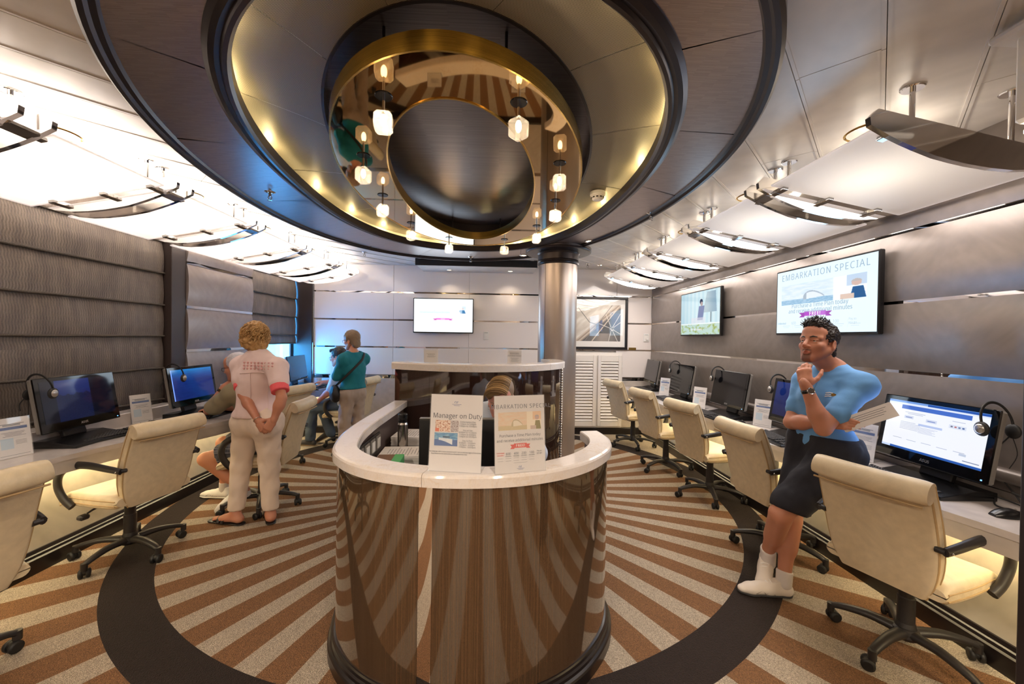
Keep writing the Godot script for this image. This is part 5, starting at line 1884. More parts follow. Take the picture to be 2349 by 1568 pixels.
	obj("surround", B.new().box(V(0.005, 0.70, 0.006), V(0.80, 1.19, 0.02), 0.003), M.louver, cb)
	for k in 2:
		var x0 := -0.375 + k * 0.385 + (0.0 if k else -0.02)
		var d := Node3D.new()
		d.name = "door"
		cb.add_child(d, true)
		for q in [[V(x0 + 0.025, 0.69, 0.032), V(0.05, 1.12, 0.024)], [V(x0 + 0.352, 0.69, 0.032), V(0.05, 1.12, 0.024)], [V(x0 + 0.188, 1.20, 0.032), V(0.277, 0.10, 0.024)], [V(x0 + 0.188, 0.17, 0.032), V(0.277, 0.08, 0.024)]]:
			obj("rail", B.new().box(q[0], q[1], 0.004), M.louver, d)
		for j in 20:
			obj("slat", B.new().box(V(x0 + 0.188, 0.235 + j * 0.0475, 0.030), V(0.274, 0.052, 0.007), 0.002, Basis(Vector3.RIGHT, -0.75)), M.louver, d)
		if k == 1:
			for y in [0.26, 1.10]: obj("hinge", B.new().box(V(x0 + 0.383, y, 0.036), V(0.012, 0.075, 0.018), 0.003), M.white_plastic, d)


func im_set(im: Image, x: int, y: int, c: Color) -> void:
	im.set_pixel(x, y, c)


func rigging() -> ImageTexture:
	var w := 320; var h := 252
	var im := Image.create(w, h, false, Image.FORMAT_RGB8)
	var ns := FastNoiseLite.new()
	ns.seed = 2; ns.frequency = 1.0
	for y in h:
		for x in w:
			var u := float(x) / w; var v := float(y) / h
			var d := u * 0.78 + v * 0.72        # across the sail's edge
			var c := rgb(196, 184, 168).lerp(rgb(236, 230, 220), clampf(0.5 + 0.9 * ns.get_noise_2d(d * 5.0, (u - v) * 1.2), 0, 1))
			if d > 0.70: c = rgb(150, 128, 108).lerp(rgb(214, 196, 174), 0.5 + 0.5 * sin(d * 90.0))
			if d > 0.83: c = rgb(52, 40, 36).lerp(rgb(28, 24, 26), clampf(0.5 + ns.get_noise_2d(u * 6.0, v * 6.0), 0, 1))
			if u > 0.80 and v > 0.22 and v < 0.72: c = rgb(70, 88, 132).lerp(rgb(40, 46, 70), v)
			if u > 0.46 and u < 0.60 and v > 0.42 and v < 0.72 and d > 0.74: c = rgb(74, 84, 128)
			if v > 0.78 and d > 0.83: c = c.lerp(rgb(176, 160, 146), clampf(0.9 - 2.0 * absf(u - 0.62) , 0, 0.8))
			im.set_pixel(x, y, c)
	var line := func(a: Vector2, b2: Vector2, c: Color, r: float) -> void:
		var n := int(a.distance_to(b2) * 1.5)
		for i in n + 1:
			var p := a.lerp(b2, float(i) / n)
			for dy in range(-int(r), int(r) + 1):
				for dx in range(-int(r), int(r) + 1):
					var q := Vector2i(int(p.x) + dx, int(p.y) + dy)
					if q.x >= 0 and q.y >= 0 and q.x < w and q.y < h: im.set_pixelv(q, c)
	var rope := rgb(240, 232, 220)
	var hub := Vector2(258, 165)
	for e in [Vector2(318, 60), Vector2(318, 120), Vector2(300, 250), Vector2(236, 250), Vector2(214, 60), Vector2(170, 130), Vector2(318, 200)]: line.call(hub, e, rope, 1.0)
	line.call(Vector2(120, 250), Vector2(300, 20), rgb(224, 206, 184), 2.0)
	line.call(Vector2(20, 20), Vector2(100, 120), rgb(60, 56, 54), 1.0)
	line.call(Vector2(100, 120), Vector2(230, 160), rgb(60, 56, 54), 1.0)
	line.call(Vector2(70, 250), Vector2(260, 0), rgb(120, 108, 96), 1.0)
	for k in 40:
		line.call(hub + Vector2(-10 + (k * 7) % 24, -8 + (k * 5) % 20), hub + Vector2(-14 + (k * 11) % 30, -10 + (k * 3) % 22), rope if k % 2 else rgb(40, 34, 32), 1.0)
	return img_tex(im)


# ---------------------------------------------------------------- things on the reception counter
func sign_holder(label: String, a: Vector3, b: Vector3) -> Node3D:
	# a, b: the lower corners on the counter, left and right as one faces the sheet
	var mid := (a + b) / 2.0
	var ex := (b - a).normalized()
	var f := ex.cross(Vector3.UP)
	var t := thing("sign_holder", label, "sign", mid, atan2(f.x, f.z), "")
	return t


func build_sign(t: Node3D, w: float, h: float, lean: float) -> Dictionary:
	var tilt := Basis(Vector3.RIGHT, -lean)
	obj("sheet", B.new().box(tilt * V(0, h / 2.0, 0), V(w - 0.004, h - 0.004, 0.0016), 0.0, tilt), M.paper, t)
	obj("front_pane", B.new().box(tilt * V(0, h / 2.0, 0.0042), V(w, h, 0.0022), 0.0, tilt), M.acrylic, t)
	obj("back_pane", B.new().box(tilt * V(0, h / 2.0, -0.003), V(w, h, 0.0022), 0.0, tilt), M.acrylic, t)
	obj("foot", B.new().box(V(0, 0.0025, -0.04), V(w, 0.003, 0.08), 0.001), M.acrylic, t)
	return {"tilt": tilt, "w": w, "h": h}


func sheet_image(t: Node3D, n: String, im: Image, c: Vector2, s: Vector2, tilt: Basis, h: float) -> void:
	var q := B.new()
	var y := h / 2.0 + c.y
	q.quad_uv(tilt * V(c.x - s.x / 2, y - s.y / 2, 0.0012), tilt * V(c.x + s.x / 2, y - s.y / 2, 0.0012), tilt * V(c.x + s.x / 2, y + s.y / 2, 0.0012), tilt * V(c.x - s.x / 2, y + s.y / 2, 0.0012))
	var m := mat(Color.WHITE, 0.7)
	m.albedo_texture = img_tex(im)
	obj(n, q, m, t.get_node("sheet"))


func sheet_text(t: Node3D, s: String, size: float, m: Material, x: float, y: float, tilt: Basis, h: float, bold := false, spacing := 0.0, left := false) -> void:
	var o := put_text("lettering", s, size, m, t.get_node("sheet"), tilt * V(x, h / 2.0 + y, 0.0014), tilt, bold, spacing)
	if left: (o.mesh as TextMesh).horizontal_alignment = HORIZONTAL_ALIGNMENT_LEFT


func logo(t: Node3D, x: float, y: float, s: float, tilt: Basis, h: float, m: Material) -> void:
	# the small wave and figure mark over a fine line of lettering
	var b := B.new()
	var o := V(x, h / 2.0 + y, 0.0012)
	var arc := PackedVector3Array()
	for k in 9:
		var a := lerpf(0.3, 4.4, k / 8.0)
		arc.append(tilt * (o + V(-0.45 * s + 0.36 * s * cos(a), 0.30 * s * sin(a), 0)))
	b.tube(arc, 0.07 * s, 5)
	var w := PackedVector3Array()
	for k in 9: w.append(tilt * (o + V(0.15 * s + 0.32 * s * sin(k * 0.8), 0.36 * s - 0.09 * s * k, 0)))
	b.tube(w, 0.07 * s, 5)
	for k in 2: b.box(tilt * (o + V(0, -0.75 * s - 0.42 * s * k, 0)), V((3.4 - k * 1.2) * s, 0.12 * s, 0.0004), 0.0, tilt)
	obj("emblem", b, m, t.get_node("sheet"))


func counter_things() -> void:
	var y := 0.9705
	# Manager on Duty
	var t := sign_holder("acrylic sign holder on the front counter, left one, reading Manager on Duty", V(-0.264, y, -1.580), V(-0.049, y, -1.546))
	var d := build_sign(t, 0.213, 0.303, 0.10)
	var h: float = d.h; var tl: Basis = d.tilt
	logo(t, 0.0, 0.120, 0.011, tl, h, M.ink_blue)
	sheet_text(t, "Manager on Duty", 0.0255, M.ink, 0.004, 0.066, tl, h)
	var p1 := Image.create(96, 44, false, Image.FORMAT_RGB8)
	var ns := FastNoiseLite.new()
	ns.seed = 4; ns.frequency = 1.0
	for yy in 44:
		for xx in 96:
			var v := ns.get_noise_2d(xx * 0.11, yy * 0.13)
			var c := rgb(240, 206, 180).lerp(rgb(150, 80, 56), clampf(v * 1.7, 0, 1)).lerp(rgb(250, 244, 240), clampf(-v * 1.6, 0, 1))
			if xx > 63: c = rgb(206, 200, 204).lerp(rgb(96, 60, 52), clampf(ns.get_noise_2d(xx * 0.2, yy * 0.2) * 1.8, 0, 1))
			if xx < 16 and yy > 30: c = rgb(226, 110, 70)
			if xx in [62, 63]: c = rgb(240, 236, 232)
			p1.set_pixel(xx, yy, c)
	sheet_image(t, "photograph", p1, Vector2(-0.037, 0.026), Vector2(0.094, 0.045), tl, h)
	var p2 := Image.create(96, 56, false, Image.FORMAT_RGB8)
	for yy in 56:
		for xx in 96:
			var u := xx / 96.0; var v := yy / 56.0
			var c := rgb(60, 140, 196).lerp(rgb(170, 212, 230), clampf(0.3 + ns.get_noise_2d(u * 4.0, v * 8.0), 0, 1))
			if v > 0.5: c = rgb(40, 86, 160).lerp(rgb(64, 120, 190), clampf(0.5 + ns.get_noise_2d(u * 20.0, v * 20.0), 0, 1))
			var a := (u - 0.18) / 0.60
			if a > 0 and a < 1 and v > 0.36 + 0.10 * a and v < 0.55 + 0.35 * pow(a, 1.5): c = rgb(236, 242, 248).lerp(rgb(150, 176, 200), 0.5 if int(yy) % 4 == 0 and a < 0.6 else 0.0)
			if u > 0.36 and u < 0.66 and v > 0.26 and v < 0.36: c = rgb(40, 76, 104)
			p2.set_pixel(xx, yy, c)
	sheet_image(t, "photograph", p2, Vector2(-0.039, -0.026), Vector2(0.094, 0.051), tl, h)
	var rows := ["Embarkation Day", "1:00pm to 3:00pm", "7:00pm to 10:00pm", "", "Day at Sea", "8:00am to 12:00pm", "1:00pm to 4:00pm", "7:00pm to 10:00pm", "", "Day in Port", "8:00am - 10:00am", "4:00pm - 6:00pm", "7:00pm - 10:00pm"]
	for k in rows.size():
		if rows[k] != "": sheet_text(t, rows[k], 0.0082, M.ink_grey, 0.048, 0.044 - k * 0.0081, tl, h)
	sheet_text(t, "The internet café is open 24 hours until 1 am on the last night of the cruise.", 0.0062, M.ink, 0.0, -0.074, tl, h)
	sheet_text(t, "Time Plans can be used until you disembark the ship.", 0.0062, M.ink, -0.024, -0.082, tl, h)
	# Embarkation Special
	t = sign_holder("acrylic sign holder on the front counter, right one, reading EMBARKATION SPECIAL", V(0.000, y, -1.532), V(0.209, y, -1.590))
	d = build_sign(t, 0.213, 0.303, 0.10)
	tl = d.tilt
	sheet_text(t, "EMBARKATION SPECIAL", 0.0215, M.ink_grey, 0.0, 0.107, tl, h, false, 3.0)
	sheet_image(t, "photograph", ship_photo(192, 72, true), Vector2(0.0, 0.050), Vector2(0.180, 0.070), tl, h)
	sheet_text(t, "Purchase a Time Plan today", 0.0140, M.ink_grey, 0.0, -0.006, tl, h)
	sheet_text(t, "and receive additional minutes", 0.0140, M.ink_grey, 0.0, -0.025, tl, h)
	var rb := B.new()
	var o := V(0, h / 2.0 - 0.046, 0.0013)
	rb.box(tl * o, V(0.054, 0.017, 0.0006), 0.0, tl)
	for s in [-1.0, 1.0]:
		var e := [V(s * 0.025, -0.012, -0.0003), V(s * 0.042, -0.012, -0.0003), V(s * 0.036, -0.0035, -0.0003), V(s * 0.042, 0.005, -0.0003), V(s * 0.025, 0.005, -0.0003)]
		for k in 4: rb.tri(tl * (o + e[0]), tl * (o + e[k]), tl * (o + e[k + 1]))
	obj("ribbon", rb, M.ink_red, t.get_node("sheet"))
	sheet_text(t, "FREE!", 0.0135, M.ink_white, 0.0, -0.046, tl, h, true, 2.0)
	var cols := ["Unlimited\nminutes", "600", "400", "200", "100", "Pay as\nyou go"]
	for k in 6:
		sheet_text(t, cols[k], 0.0125 if k > 0 and k < 5 else 0.0072, M.ink_red if k == 0 else M.ink_grey, -0.083 + k * 0.0325, -0.076, tl, h)
		if k > 0 and k < 5: sheet_text(t, "minutes", 0.0066, M.ink_grey, -0.083 + k * 0.0325, -0.085, tl, h)
	var ln := B.new()
	for k in 5:
		for j in 2: ln.box(tl * V(-0.083 + k * 0.0325, h / 2.0 - 0.093 - j * 0.010, 0.0012), V(0.022, 0.0008, 0.0004), 0.0, tl)
	ln.box(tl * V(0, h / 2.0 - 0.112, 0.0012), V(0.056, 0.0008, 0.0004), 0.0, tl)
	obj("rules", ln, M.ink_grey, t.get_node("sheet"))
	logo(t, 0.0, -0.128, 0.009, tl, h, M.ink_blue)
	# two small holders on the raised counter
	for q in [[V(-0.535, 1.2855, -3.30), "LIKE YOUR OWN LINES?", "small acrylic sheet holder on the raised counter, left one", false], [V(0.155, 1.2855, -3.33), "PRINTING\nINSTRUCTIONS", "small acrylic sheet holder on the raised counter reading PRINTING INSTRUCTIONS", true]]:
		var s := thing("sheet_holder", q[2], "sign", q[0], -0.05)
		var hh := 0.112; var ww := 0.118
		obj("sheet", B.new().box(V(0, hh / 2.0, 0), V(ww - 0.004, hh - 0.004, 0.0014)), M.paper, s)
		obj("pane", B.new().box(V(0, hh / 2.0 + 0.003, 0.003), V(ww, hh + 0.008, 0.002)), M.acrylic, s)
		obj("foot", B.new().box(V(0, 0.0018, -0.02), V(ww, 0.003, 0.05)), M.acrylic, s)
		if q[3]: put_text("lettering", q[1], 0.017, M.ink_grey, s.get_node("sheet"), V(0, 0.075, 0.001))
		var pl := B.new()
		for k in 5: pl.box(V(0.004 * (k % 2), 0.046 - k * 0.007 + (0.03 if not q[3] else 0.0), 0.0009), V(0.07 - 0.01 * (k % 3), 0.0018, 0.0004))
		obj("print", pl, M.ink_grey, s)
	# inside the counter: flask, papers, monitor seen from behind, box, telephone cord
	var fl := thing("steel_flask", "brushed steel vacuum flask with black lid inside the counter", "flask", V(-0.600, 0.7355, -2.62))
	obj("body", B.new().lathe(PackedVector2Array([Vector2(0, 0.001), Vector2(0.030, 0.001), Vector2(0.033, 0.006), Vector2(0.033, 0.192), Vector2(0.028, 0.204), Vector2(0, 0.206)]), 30), M.steel, fl)
	obj("lid", B.new().lathe(PackedVector2Array([Vector2(0, 0.205), Vector2(0.029, 0.205), Vector2(0.030, 0.228), Vector2(0.032, 0.232), Vector2(0.031, 0.256), Vector2(0.027, 0.262), Vector2(0, 0.263)]), 26), M.black, fl)
	put_text("etching", "24/7", 0.016, M.seam, fl, V(-0.004, 0.15, 0.0335))
	for q in [[V(-0.56, 0.7355, -2.48), V(0.27, 0.055, 0.215), 0.06, "stack of printed forms inside the counter, nearer one before the flask"], [V(-0.60, 0.7355, -2.93), V(0.24, 0.06, 0.25), -0.05, "stack of printed forms inside the counter, farther one behind the flask"]]:
		var s := thing("paper_stack", q[3], "paper", q[0], q[2])
		var n := 6
		for k in n:
			obj("ream", B.new().box(V(0.002 * sin(k * 2.3), q[1].y * (k + 0.5) / n, 0.002 * cos(k * 1.7)), V(q[1].x, q[1].y / n - 0.0008, q[1].z)), M.paper, s)
		var pl := B.new()
		for k in 11: pl.box(V(-0.09 + k * 0.018, q[1].y + 0.0003, 0.01 * (k % 3)), V(0.0022, 0.0005, q[1].z * (0.45 + 0.11 * (k % 4))))
		obj("print", pl, M.ink, s)
	var bm := thing("desk_monitor", "black monitor seen from behind, between the signs and the clerk", "monitor", V(-0.10, 0.7355, -2.02))
	obj("back_shell", B.new().box(V(0, 0.185, 0), V(0.56, 0.33, 0.028), 0.006), M.black_matte, bm)
	obj("top_edge", B.new().box(V(0, 0.352, -0.006), V(0.56, 0.006, 0.03), 0.002), M.grey_plastic, bm)
	obj("panel", B.new().box(V(0, 0.185, -0.016), V(0.53, 0.30, 0.005), 0.001), M.black_gloss, bm)
	obj("stand", B.new().box(V(0, 0.05, 0.02), V(0.09, 0.10, 0.03), 0.006), M.black, bm)
	obj("foot", B.new().box(V(0, 0.006, 0.0), V(0.24, 0.012, 0.18), 0.004), M.black, bm)
	var bx := thing("tissue_box", "small brown and green cardboard box inside the counter", "box", V(-0.575, 0.7355, -2.18), 0.05)
	obj("carton", B.new().box(V(0, 0.05, 0), V(0.14, 0.10, 0.16), 0.003), M.carton, bx)
	obj("green_band", B.new().box(V(0.045, 0.05, 0.0), V(0.052, 0.102, 0.162), 0.003), M.green, bx)
	var cord := PackedVector3Array()
	for k in 140:
		var f := k / 139.0
		var a := f * TAU * 22.0
		cord.append(V(-0.44 + 0.20 * f, 0.775 + 0.045 * sin(PI * f) + 0.010 * sin(a), -1.93 - 0.05 * sin(PI * f) + 0.010 * cos(a)))
	tag(obj("telephone_cord", B.new().tube(cord, 0.0035, 5), M.black), "coiled black telephone cord inside the front counter", "cord")


# ---------------------------------------------------------------- people: bodies from distance fields, meshed as surface nets
class Field:
	var T := PackedInt32Array()          # 0 cone, 1 ellipsoid; +2 carves
	var A := PackedVector3Array()
	var D := PackedVector3Array()
	var IL := PackedFloat32Array()
	var RA := PackedFloat32Array()
	var RB := PackedFloat32Array()
	var K := PackedFloat32Array()
	var FD := PackedVector3Array()
	var FS := PackedFloat32Array()
	var BI: Array[Basis] = []
	var BJ: Array[Basis] = []
	var MID := PackedVector3Array()
	var EXT := PackedFloat32Array()
	var planes := []                     # [point, outward normal]
	var amp := 0.0
	var noise: FastNoiseLite
	var stretch := Vector3.ONE

	func cone(a: Vector3, b: Vector3, ra: float, rb: float, k := 0.02, flat := 1.0, dir := Vector3.FORWARD, carve := false) -> Field:
		T.append(2 if carve else 0); A.append(a); D.append(b - a); IL.append(1.0 / maxf((b - a).length_squared(), 1e-9)); RA.append(ra); RB.append(rb); K.append(k)
		FD.append(dir.normalized()); FS.append(1.0 / flat - 1.0); BI.append(Basis.IDENTITY); BJ.append(Basis.IDENTITY)
		MID.append((a + b) / 2.0); EXT.append((b - a).length() / 2.0 + maxf(ra, rb))
		return self

	func ell(c: Vector3, r: Vector3, bas := Basis.IDENTITY, k := 0.02, carve := false) -> Field:
		T.append(3 if carve else 1); A.append(c); D.append(Vector3.ZERO); IL.append(1.0); RA.append(min(r.x, min(r.y, r.z))); RB.append(0.0); K.append(k)
		FD.append(Vector3.UP); FS.append(0.0)
		var inv := bas.inverse()
		BI.append(Basis.from_scale(Vector3.ONE / r) * inv); BJ.append(Basis.from_scale(Vector3.ONE / (r * r)) * inv)
		MID.append(c); EXT.append(max(r.x, max(r.y, r.z)))
		return self

	func cut(p: Vector3, n: Vector3) -> Field:
		planes.append([p, n.normalized()])
		return self

	func ev(p: Vector3, list: PackedInt32Array) -> float:
		var d := 0.5
		for i in list:
			var q: float
			var t := T[i]
			if t & 1:
				var pc := p - A[i]
				var k0 := (BI[i] * pc).length()
				q = k0 * (k0 - 1.0) / maxf((BJ[i] * pc).length(), 1e-6)
			else:
				var pa := p - A[i]
				var h := clampf(pa.dot(D[i]) * IL[i], 0.0, 1.0)
				var v := pa - D[i] * h
				if FS[i] != 0.0: v += FD[i] * (v.dot(FD[i]) * FS[i])
				q = v.length() - lerpf(RA[i], RB[i], h)
			var k := K[i]
			if t & 2:
				var m := maxf(k - absf(d + q), 0.0) / k
				d = maxf(d, -q) + m * m * k * 0.25
			else:
				var m := maxf(k - absf(d - q), 0.0) / k
				d = minf(d, q) - m * m * k * 0.25
		if amp != 0.0: d += amp * noise.get_noise_3dv(p * stretch)
		for pl in planes: d = maxf(d, (p - pl[0]).dot(pl[1]))
		return d

	func mesh_into(b: B, h: float, xf := Transform3D.IDENTITY, tint = null) -> void:
		var lo := Vector3.INF; var hi := -Vector3.INF
		for i in T.size():
			if T[i] & 2: continue
			lo = lo.min(MID[i] - Vector3.ONE * EXT[i]); hi = hi.max(MID[i] + Vector3.ONE * EXT[i])
		lo -= Vector3.ONE * (h * 2.0 + absf(amp) + 0.01); hi += Vector3.ONE * (h * 2.0 + absf(amp) + 0.01)
		const N := 5
		var nb := Vector3i(((hi - lo) / (h * N)).ceil())
		var nx := nb.x * N + 1; var ny := nb.y * N + 1; var nz := nb.z * N + 1
		var val := PackedFloat32Array(); val.resize(nx * ny * nz); val.fill(9.0)
		var half := h * N * 0.5 * 1.7321
		var live := []
		for bz in nb.z:
			for by in nb.y:
				for bx in nb.x:
					var c := lo + Vector3(bx + 0.5, by + 0.5, bz + 0.5) * (h * N)
					var list := PackedInt32Array()
					var near := false
					for i in T.size():
						var dd := c.distance_to(MID[i]) - EXT[i] * (1.0 if FS[i] == 0.0 else 1.15)
						if dd < half + K[i] + 0.02:
							list.append(i)
							if not T[i] & 2: near = true
					if not near: continue
					var d := ev(c, list)
					if absf(d) > half * 1.9 + absf(amp) + 0.004: continue
					live.append(Vector3i(bx, by, bz))
					for z in N + 1:
						for y in N + 1:
							for x in N + 1:
								var id := (bx * N + x) + nx * ((by * N + y) + ny * (bz * N + z))
								if val[id] == 9.0: val[id] = ev(lo + Vector3(bx * N + x, by * N + y, bz * N + z) * h, list)
		var idx := {}
		var pts := PackedVector3Array()
		var off := [0, 1, nx, nx + 1, nx * ny, nx * ny + 1, nx * ny + nx, nx * ny + nx + 1]
		var corner := [Vector3(0, 0, 0), Vector3(1, 0, 0), Vector3(0, 1, 0), Vector3(1, 1, 0), Vector3(0, 0, 1), Vector3(1, 0, 1), Vector3(0, 1, 1), Vector3(1, 1, 1)]
		var edges := [0, 1, 2, 3, 4, 5, 6, 7, 0, 2, 1, 3, 4, 6, 5, 7, 0, 4, 1, 5, 2, 6, 3, 7]
		for bk in live:
			for z in N:
				for y in N:
					for x in N:
						var X: int = bk.x * N + x; var Y: int = bk.y * N + y; var Z: int = bk.z * N + z
						var id := X + nx * (Y + ny * Z)
						var inside := 0; var bad := false
						for o in off:
							var f := val[id + o]
							if f == 9.0: bad = true; break
							if f < 0.0: inside += 1
						if bad or inside == 0 or inside == 8: continue
						var s := Vector3.ZERO; var cnt := 0
						for e in 12:
							var a: int = edges[e * 2]; var c2: int = edges[e * 2 + 1]
							var fa := val[id + off[a]]; var fb := val[id + off[c2]]
							if (fa < 0.0) != (fb < 0.0):
								s += corner[a].lerp(corner[c2], fa / (fa - fb)); cnt += 1
						idx[id] = pts.size()
						pts.append(lo + (Vector3(X, Y, Z) + s / cnt) * h)
		var cols := PackedColorArray()
		var out := PackedVector3Array()
		for p in pts:
			cols.append(tint.call(p) if tint != null else Color.WHITE)
			out.append(xf * p)
		b.sg += 1
		b.st.set_smooth_group(b.sg)
		var st := b.st
		var sx := nx; var sxy := nx * ny
		for id: int in idx:
			var f := val[id]
			for ax in 3:
				var st1: int = [1, sx, sxy][ax]; var u: int = [sx, sxy, 1][ax]; var w: int = [sxy, 1, sx][ax]
				var g := val[id + st1]
				if (f < 0.0) == (g < 0.0) or g == 9.0: continue
				if not (idx.has(id - u) and idx.has(id - w) and idx.has(id - u - w)): continue
				var q := [idx[id - u - w], idx[id - w], idx[id], idx[id - u]]
				var order := [0, 2, 1, 0, 3, 2] if f < 0.0 else [0, 1, 2, 0, 2, 3]
				for k in order:
					var v: int = q[k]
					st.set_color(cols[v]); st.set_uv(Vector2.ZERO); st.add_vertex(out[v])


func wrinkles(f: Field, amp: float, freq: float, sd := 1, stretch := Vector3.ONE) -> Field:
	f.amp = amp
	f.noise = FastNoiseLite.new()
	f.noise.seed = sd
	f.noise.frequency = freq
	f.noise.fractal_octaves = 2
	f.stretch = stretch
	return f


func frame(fwd: Vector3, up: Vector3) -> Basis:
	# x to the person's left, y up, z forward
	var z := (fwd - up * fwd.dot(up) / up.length_squared()).normalized()
	var y := up.normalized()
	return Basis(y.cross(z), y, z)


# ---- skin: one continuous surface from neck to ankles
func body_field(J: Dictionary, g := 1.0) -> Field:
	var f := Field.new()
	var fw: Vector3 = J.fwd
	var pel: Vector3 = (J.hipL + J.hipR) / 2.0
	var chest: Vector3 = J.chest
	f.cone(J.hipL + V(0, 0.03, 0), J.hipR + V(0, 0.03, 0), 0.098 * g, 0.098 * g, 0.04, 0.9, fw)
	f.cone(pel + V(0, 0.06, 0), chest, 0.118 * g, 0.138 * g, 0.05, 0.74, fw)
	f.cone(chest, J.neck - (J.neck - chest).normalized() * 0.05, 0.135 * g, 0.085 * g, 0.05, 0.72, fw)
	f.cone(J.shL, J.shR, 0.056 * g, 0.056 * g, 0.05)
	f.cone(J.neck, J.head - J.hup * 0.07 - J.hfwd * 0.012, 0.056 * g, 0.052 * g, 0.03)
	f.cone(J.neck - V(0, 0.01, 0), J.shL, 0.05 * g, 0.045 * g, 0.05); f.cone(J.neck - V(0, 0.01, 0), J.shR, 0.05 * g, 0.045 * g, 0.05)
	for s in ["L", "R"]:
		var sh: Vector3 = J["sh" + s]; var el: Vector3 = J["el" + s]; var wr: Vector3 = J["wr" + s]
		f.cone(sh, el, 0.054 * g, 0.039 * g, 0.03)
		f.cone(el, el.lerp(wr, 0.35), 0.038 * g, 0.043 * g, 0.02)
		f.cone(el.lerp(wr, 0.3), wr, 0.042 * g, 0.0265 * g, 0.02)
		f.cone(wr, wr + (wr - el).normalized() * 0.02, 0.0265 * g, 0.026 * g, 0.015)
		var hp: Vector3 = J["hip" + s]; var kn: Vector3 = J["kn" + s]; var an: Vector3 = J["an" + s]
		f.cone(hp, kn, 0.090 * g, 0.054 * g, 0.04)
		var back := (kn - (hp + an) / 2.0).normalized() * -1.0
		if back.length() < 0.5: back = -fw
		f.cone(kn, an, 0.052 * g, 0.034 * g, 0.02)
		f.cone(kn.lerp(an, 0.12) + back * 0.010, kn.lerp(an, 0.52) + back * 0.008, 0.050 * g, 0.043 * g, 0.04)
		f.ell(kn - back * 0.010, Vector3.ONE * 0.047 * g, Basis.IDENTITY, 0.03)
	return f


# ---- head, in its own frame: eyes at y 0, chin at -0.117, crown at 0.118
func head_field(male := true) -> Field:
	var f := Field.new()
	f.ell(V(0, 0.034, -0.014), V(0.074, 0.084, 0.094), Basis.IDENTITY, 0.02)
	f.ell(V(0, -0.040, 0.026), V(0.058, 0.070, 0.062), Basis.IDENTITY, 0.03)
	for s in [-1.0, 1.0]:
		f.cone(V(s * 0.057, -0.048, -0.004), V(s * 0.020, -0.099, 0.056), 0.020 if male else 0.017, 0.017, 0.03)
		f.ell(V(s * 0.044, -0.026, 0.048), V(0.022, 0.020, 0.024), Basis.IDENTITY, 0.02)
		f.cone(V(s * 0.050, 0.016, 0.060), V(s * 0.012, 0.017, 0.079), 0.011, 0.012, 0.014)
	f.cone(V(-0.010, -0.101, 0.066), V(0.010, -0.101, 0.066), 0.0165, 0.0165, 0.02)
	f.ell(V(0, 0.055, 0.040), V(0.056, 0.045, 0.048), Basis.IDENTITY, 0.03)
	for s in [-1.0, 1.0]: f.ell(V(s * 0.031, -0.002, 0.096), V(0.018, 0.012, 0.022), Basis.IDENTITY, 0.012, true)
	f.cone(V(0, 0.008, 0.083), V(0, -0.031, 0.104), 0.0085, 0.0120, 0.010)
	for s in [-1.0, 1.0]: f.ell(V(s * 0.0125, -0.036, 0.093), V(0.0085, 0.0075, 0.010), Basis.IDENTITY, 0.006)
	# eyelids
	for s in [-1.0, 1.0]:
		f.cone(V(s * 0.018, 0.004, 0.080), V(s * 0.044, 0.003, 0.073), 0.0055, 0.0050, 0.005)
		f.cone(V(s * 0.020, -0.010, 0.079), V(s * 0.042, -0.010, 0.072), 0.0042, 0.0040, 0.006)
	# mouth
	f.cone(V(-0.017, -0.067, 0.081), V(0, -0.0635, 0.090), 0.0042, 0.0058, 0.006)
	f.cone(V(0.017, -0.067, 0.081), V(0, -0.0635, 0.090), 0.0042, 0.0058, 0.006)
	f.cone(V(-0.012, -0.0745, 0.083), V(0.012, -0.0745, 0.083), 0.0058, 0.0058, 0.006)
	f.cone(V(-0.022, -0.0690, 0.090), V(0.022, -0.0690, 0.090), 0.0018, 0.0018, 0.004, 1.0, Vector3.UP, true)
	# ears
	for s in [-1.0, 1.0]:
		var e := Basis(Vector3.UP, s * 0.35) * Basis(Vector3.RIGHT, -0.18)
		f.ell(V(s * 0.078, -0.012, -0.014), V(0.009, 0.031, 0.019), e, 0.008)
		f.ell(V(s * 0.086, -0.008, -0.010), V(0.006, 0.018, 0.010), e, 0.006, true)
	return f


func make_head(b: B, J: Dictionary, h: float, tint: Callable) -> Transform3D:
	var xf := Transform3D(frame(J.hfwd, J.hup).scaled_local(Vector3.ONE * J.get("hs", 1.0)), J.head)
	head_field(J.get("male", true)).mesh_into(b, h, xf, tint)
	return xf


func add_eyes(t: Node3D, xf: Transform3D, look := Vector3(0, 0, 1)) -> void:
	var e := B.new(); var ir := B.new()
	for s in [-1.0, 1.0]:
		var c := V(s * 0.0305, -0.003, 0.0685)
		e.ball(xf * c, Vector3.ONE * 0.0118, Basis.IDENTITY, 14, 9)
		ir.ball(xf * (c + look.normalized() * 0.0085), Vector3.ONE * 0.0052, Basis.IDENTITY, 12, 7)
	obj("eyes", e, M.eye, t)
	obj("irises", ir, M.iris, t)


func add_brows(t: Node3D, xf: Transform3D, m: Material, r := 0.0042) -> void:
	var b := B.new()
	for s in [-1.0, 1.0]:
		b.tube(PackedVector3Array([xf * V(s * 0.012, 0.0175, 0.0905), xf * V(s * 0.026, 0.0225, 0.0865), xf * V(s * 0.042, 0.0205, 0.0765), xf * V(s * 0.051, 0.0145, 0.066)]), PackedFloat32Array([r, r * 1.1, r * 0.9, r * 0.4]), 7, 0.7, xf.basis.z)
	obj("eyebrows", b, m, t)


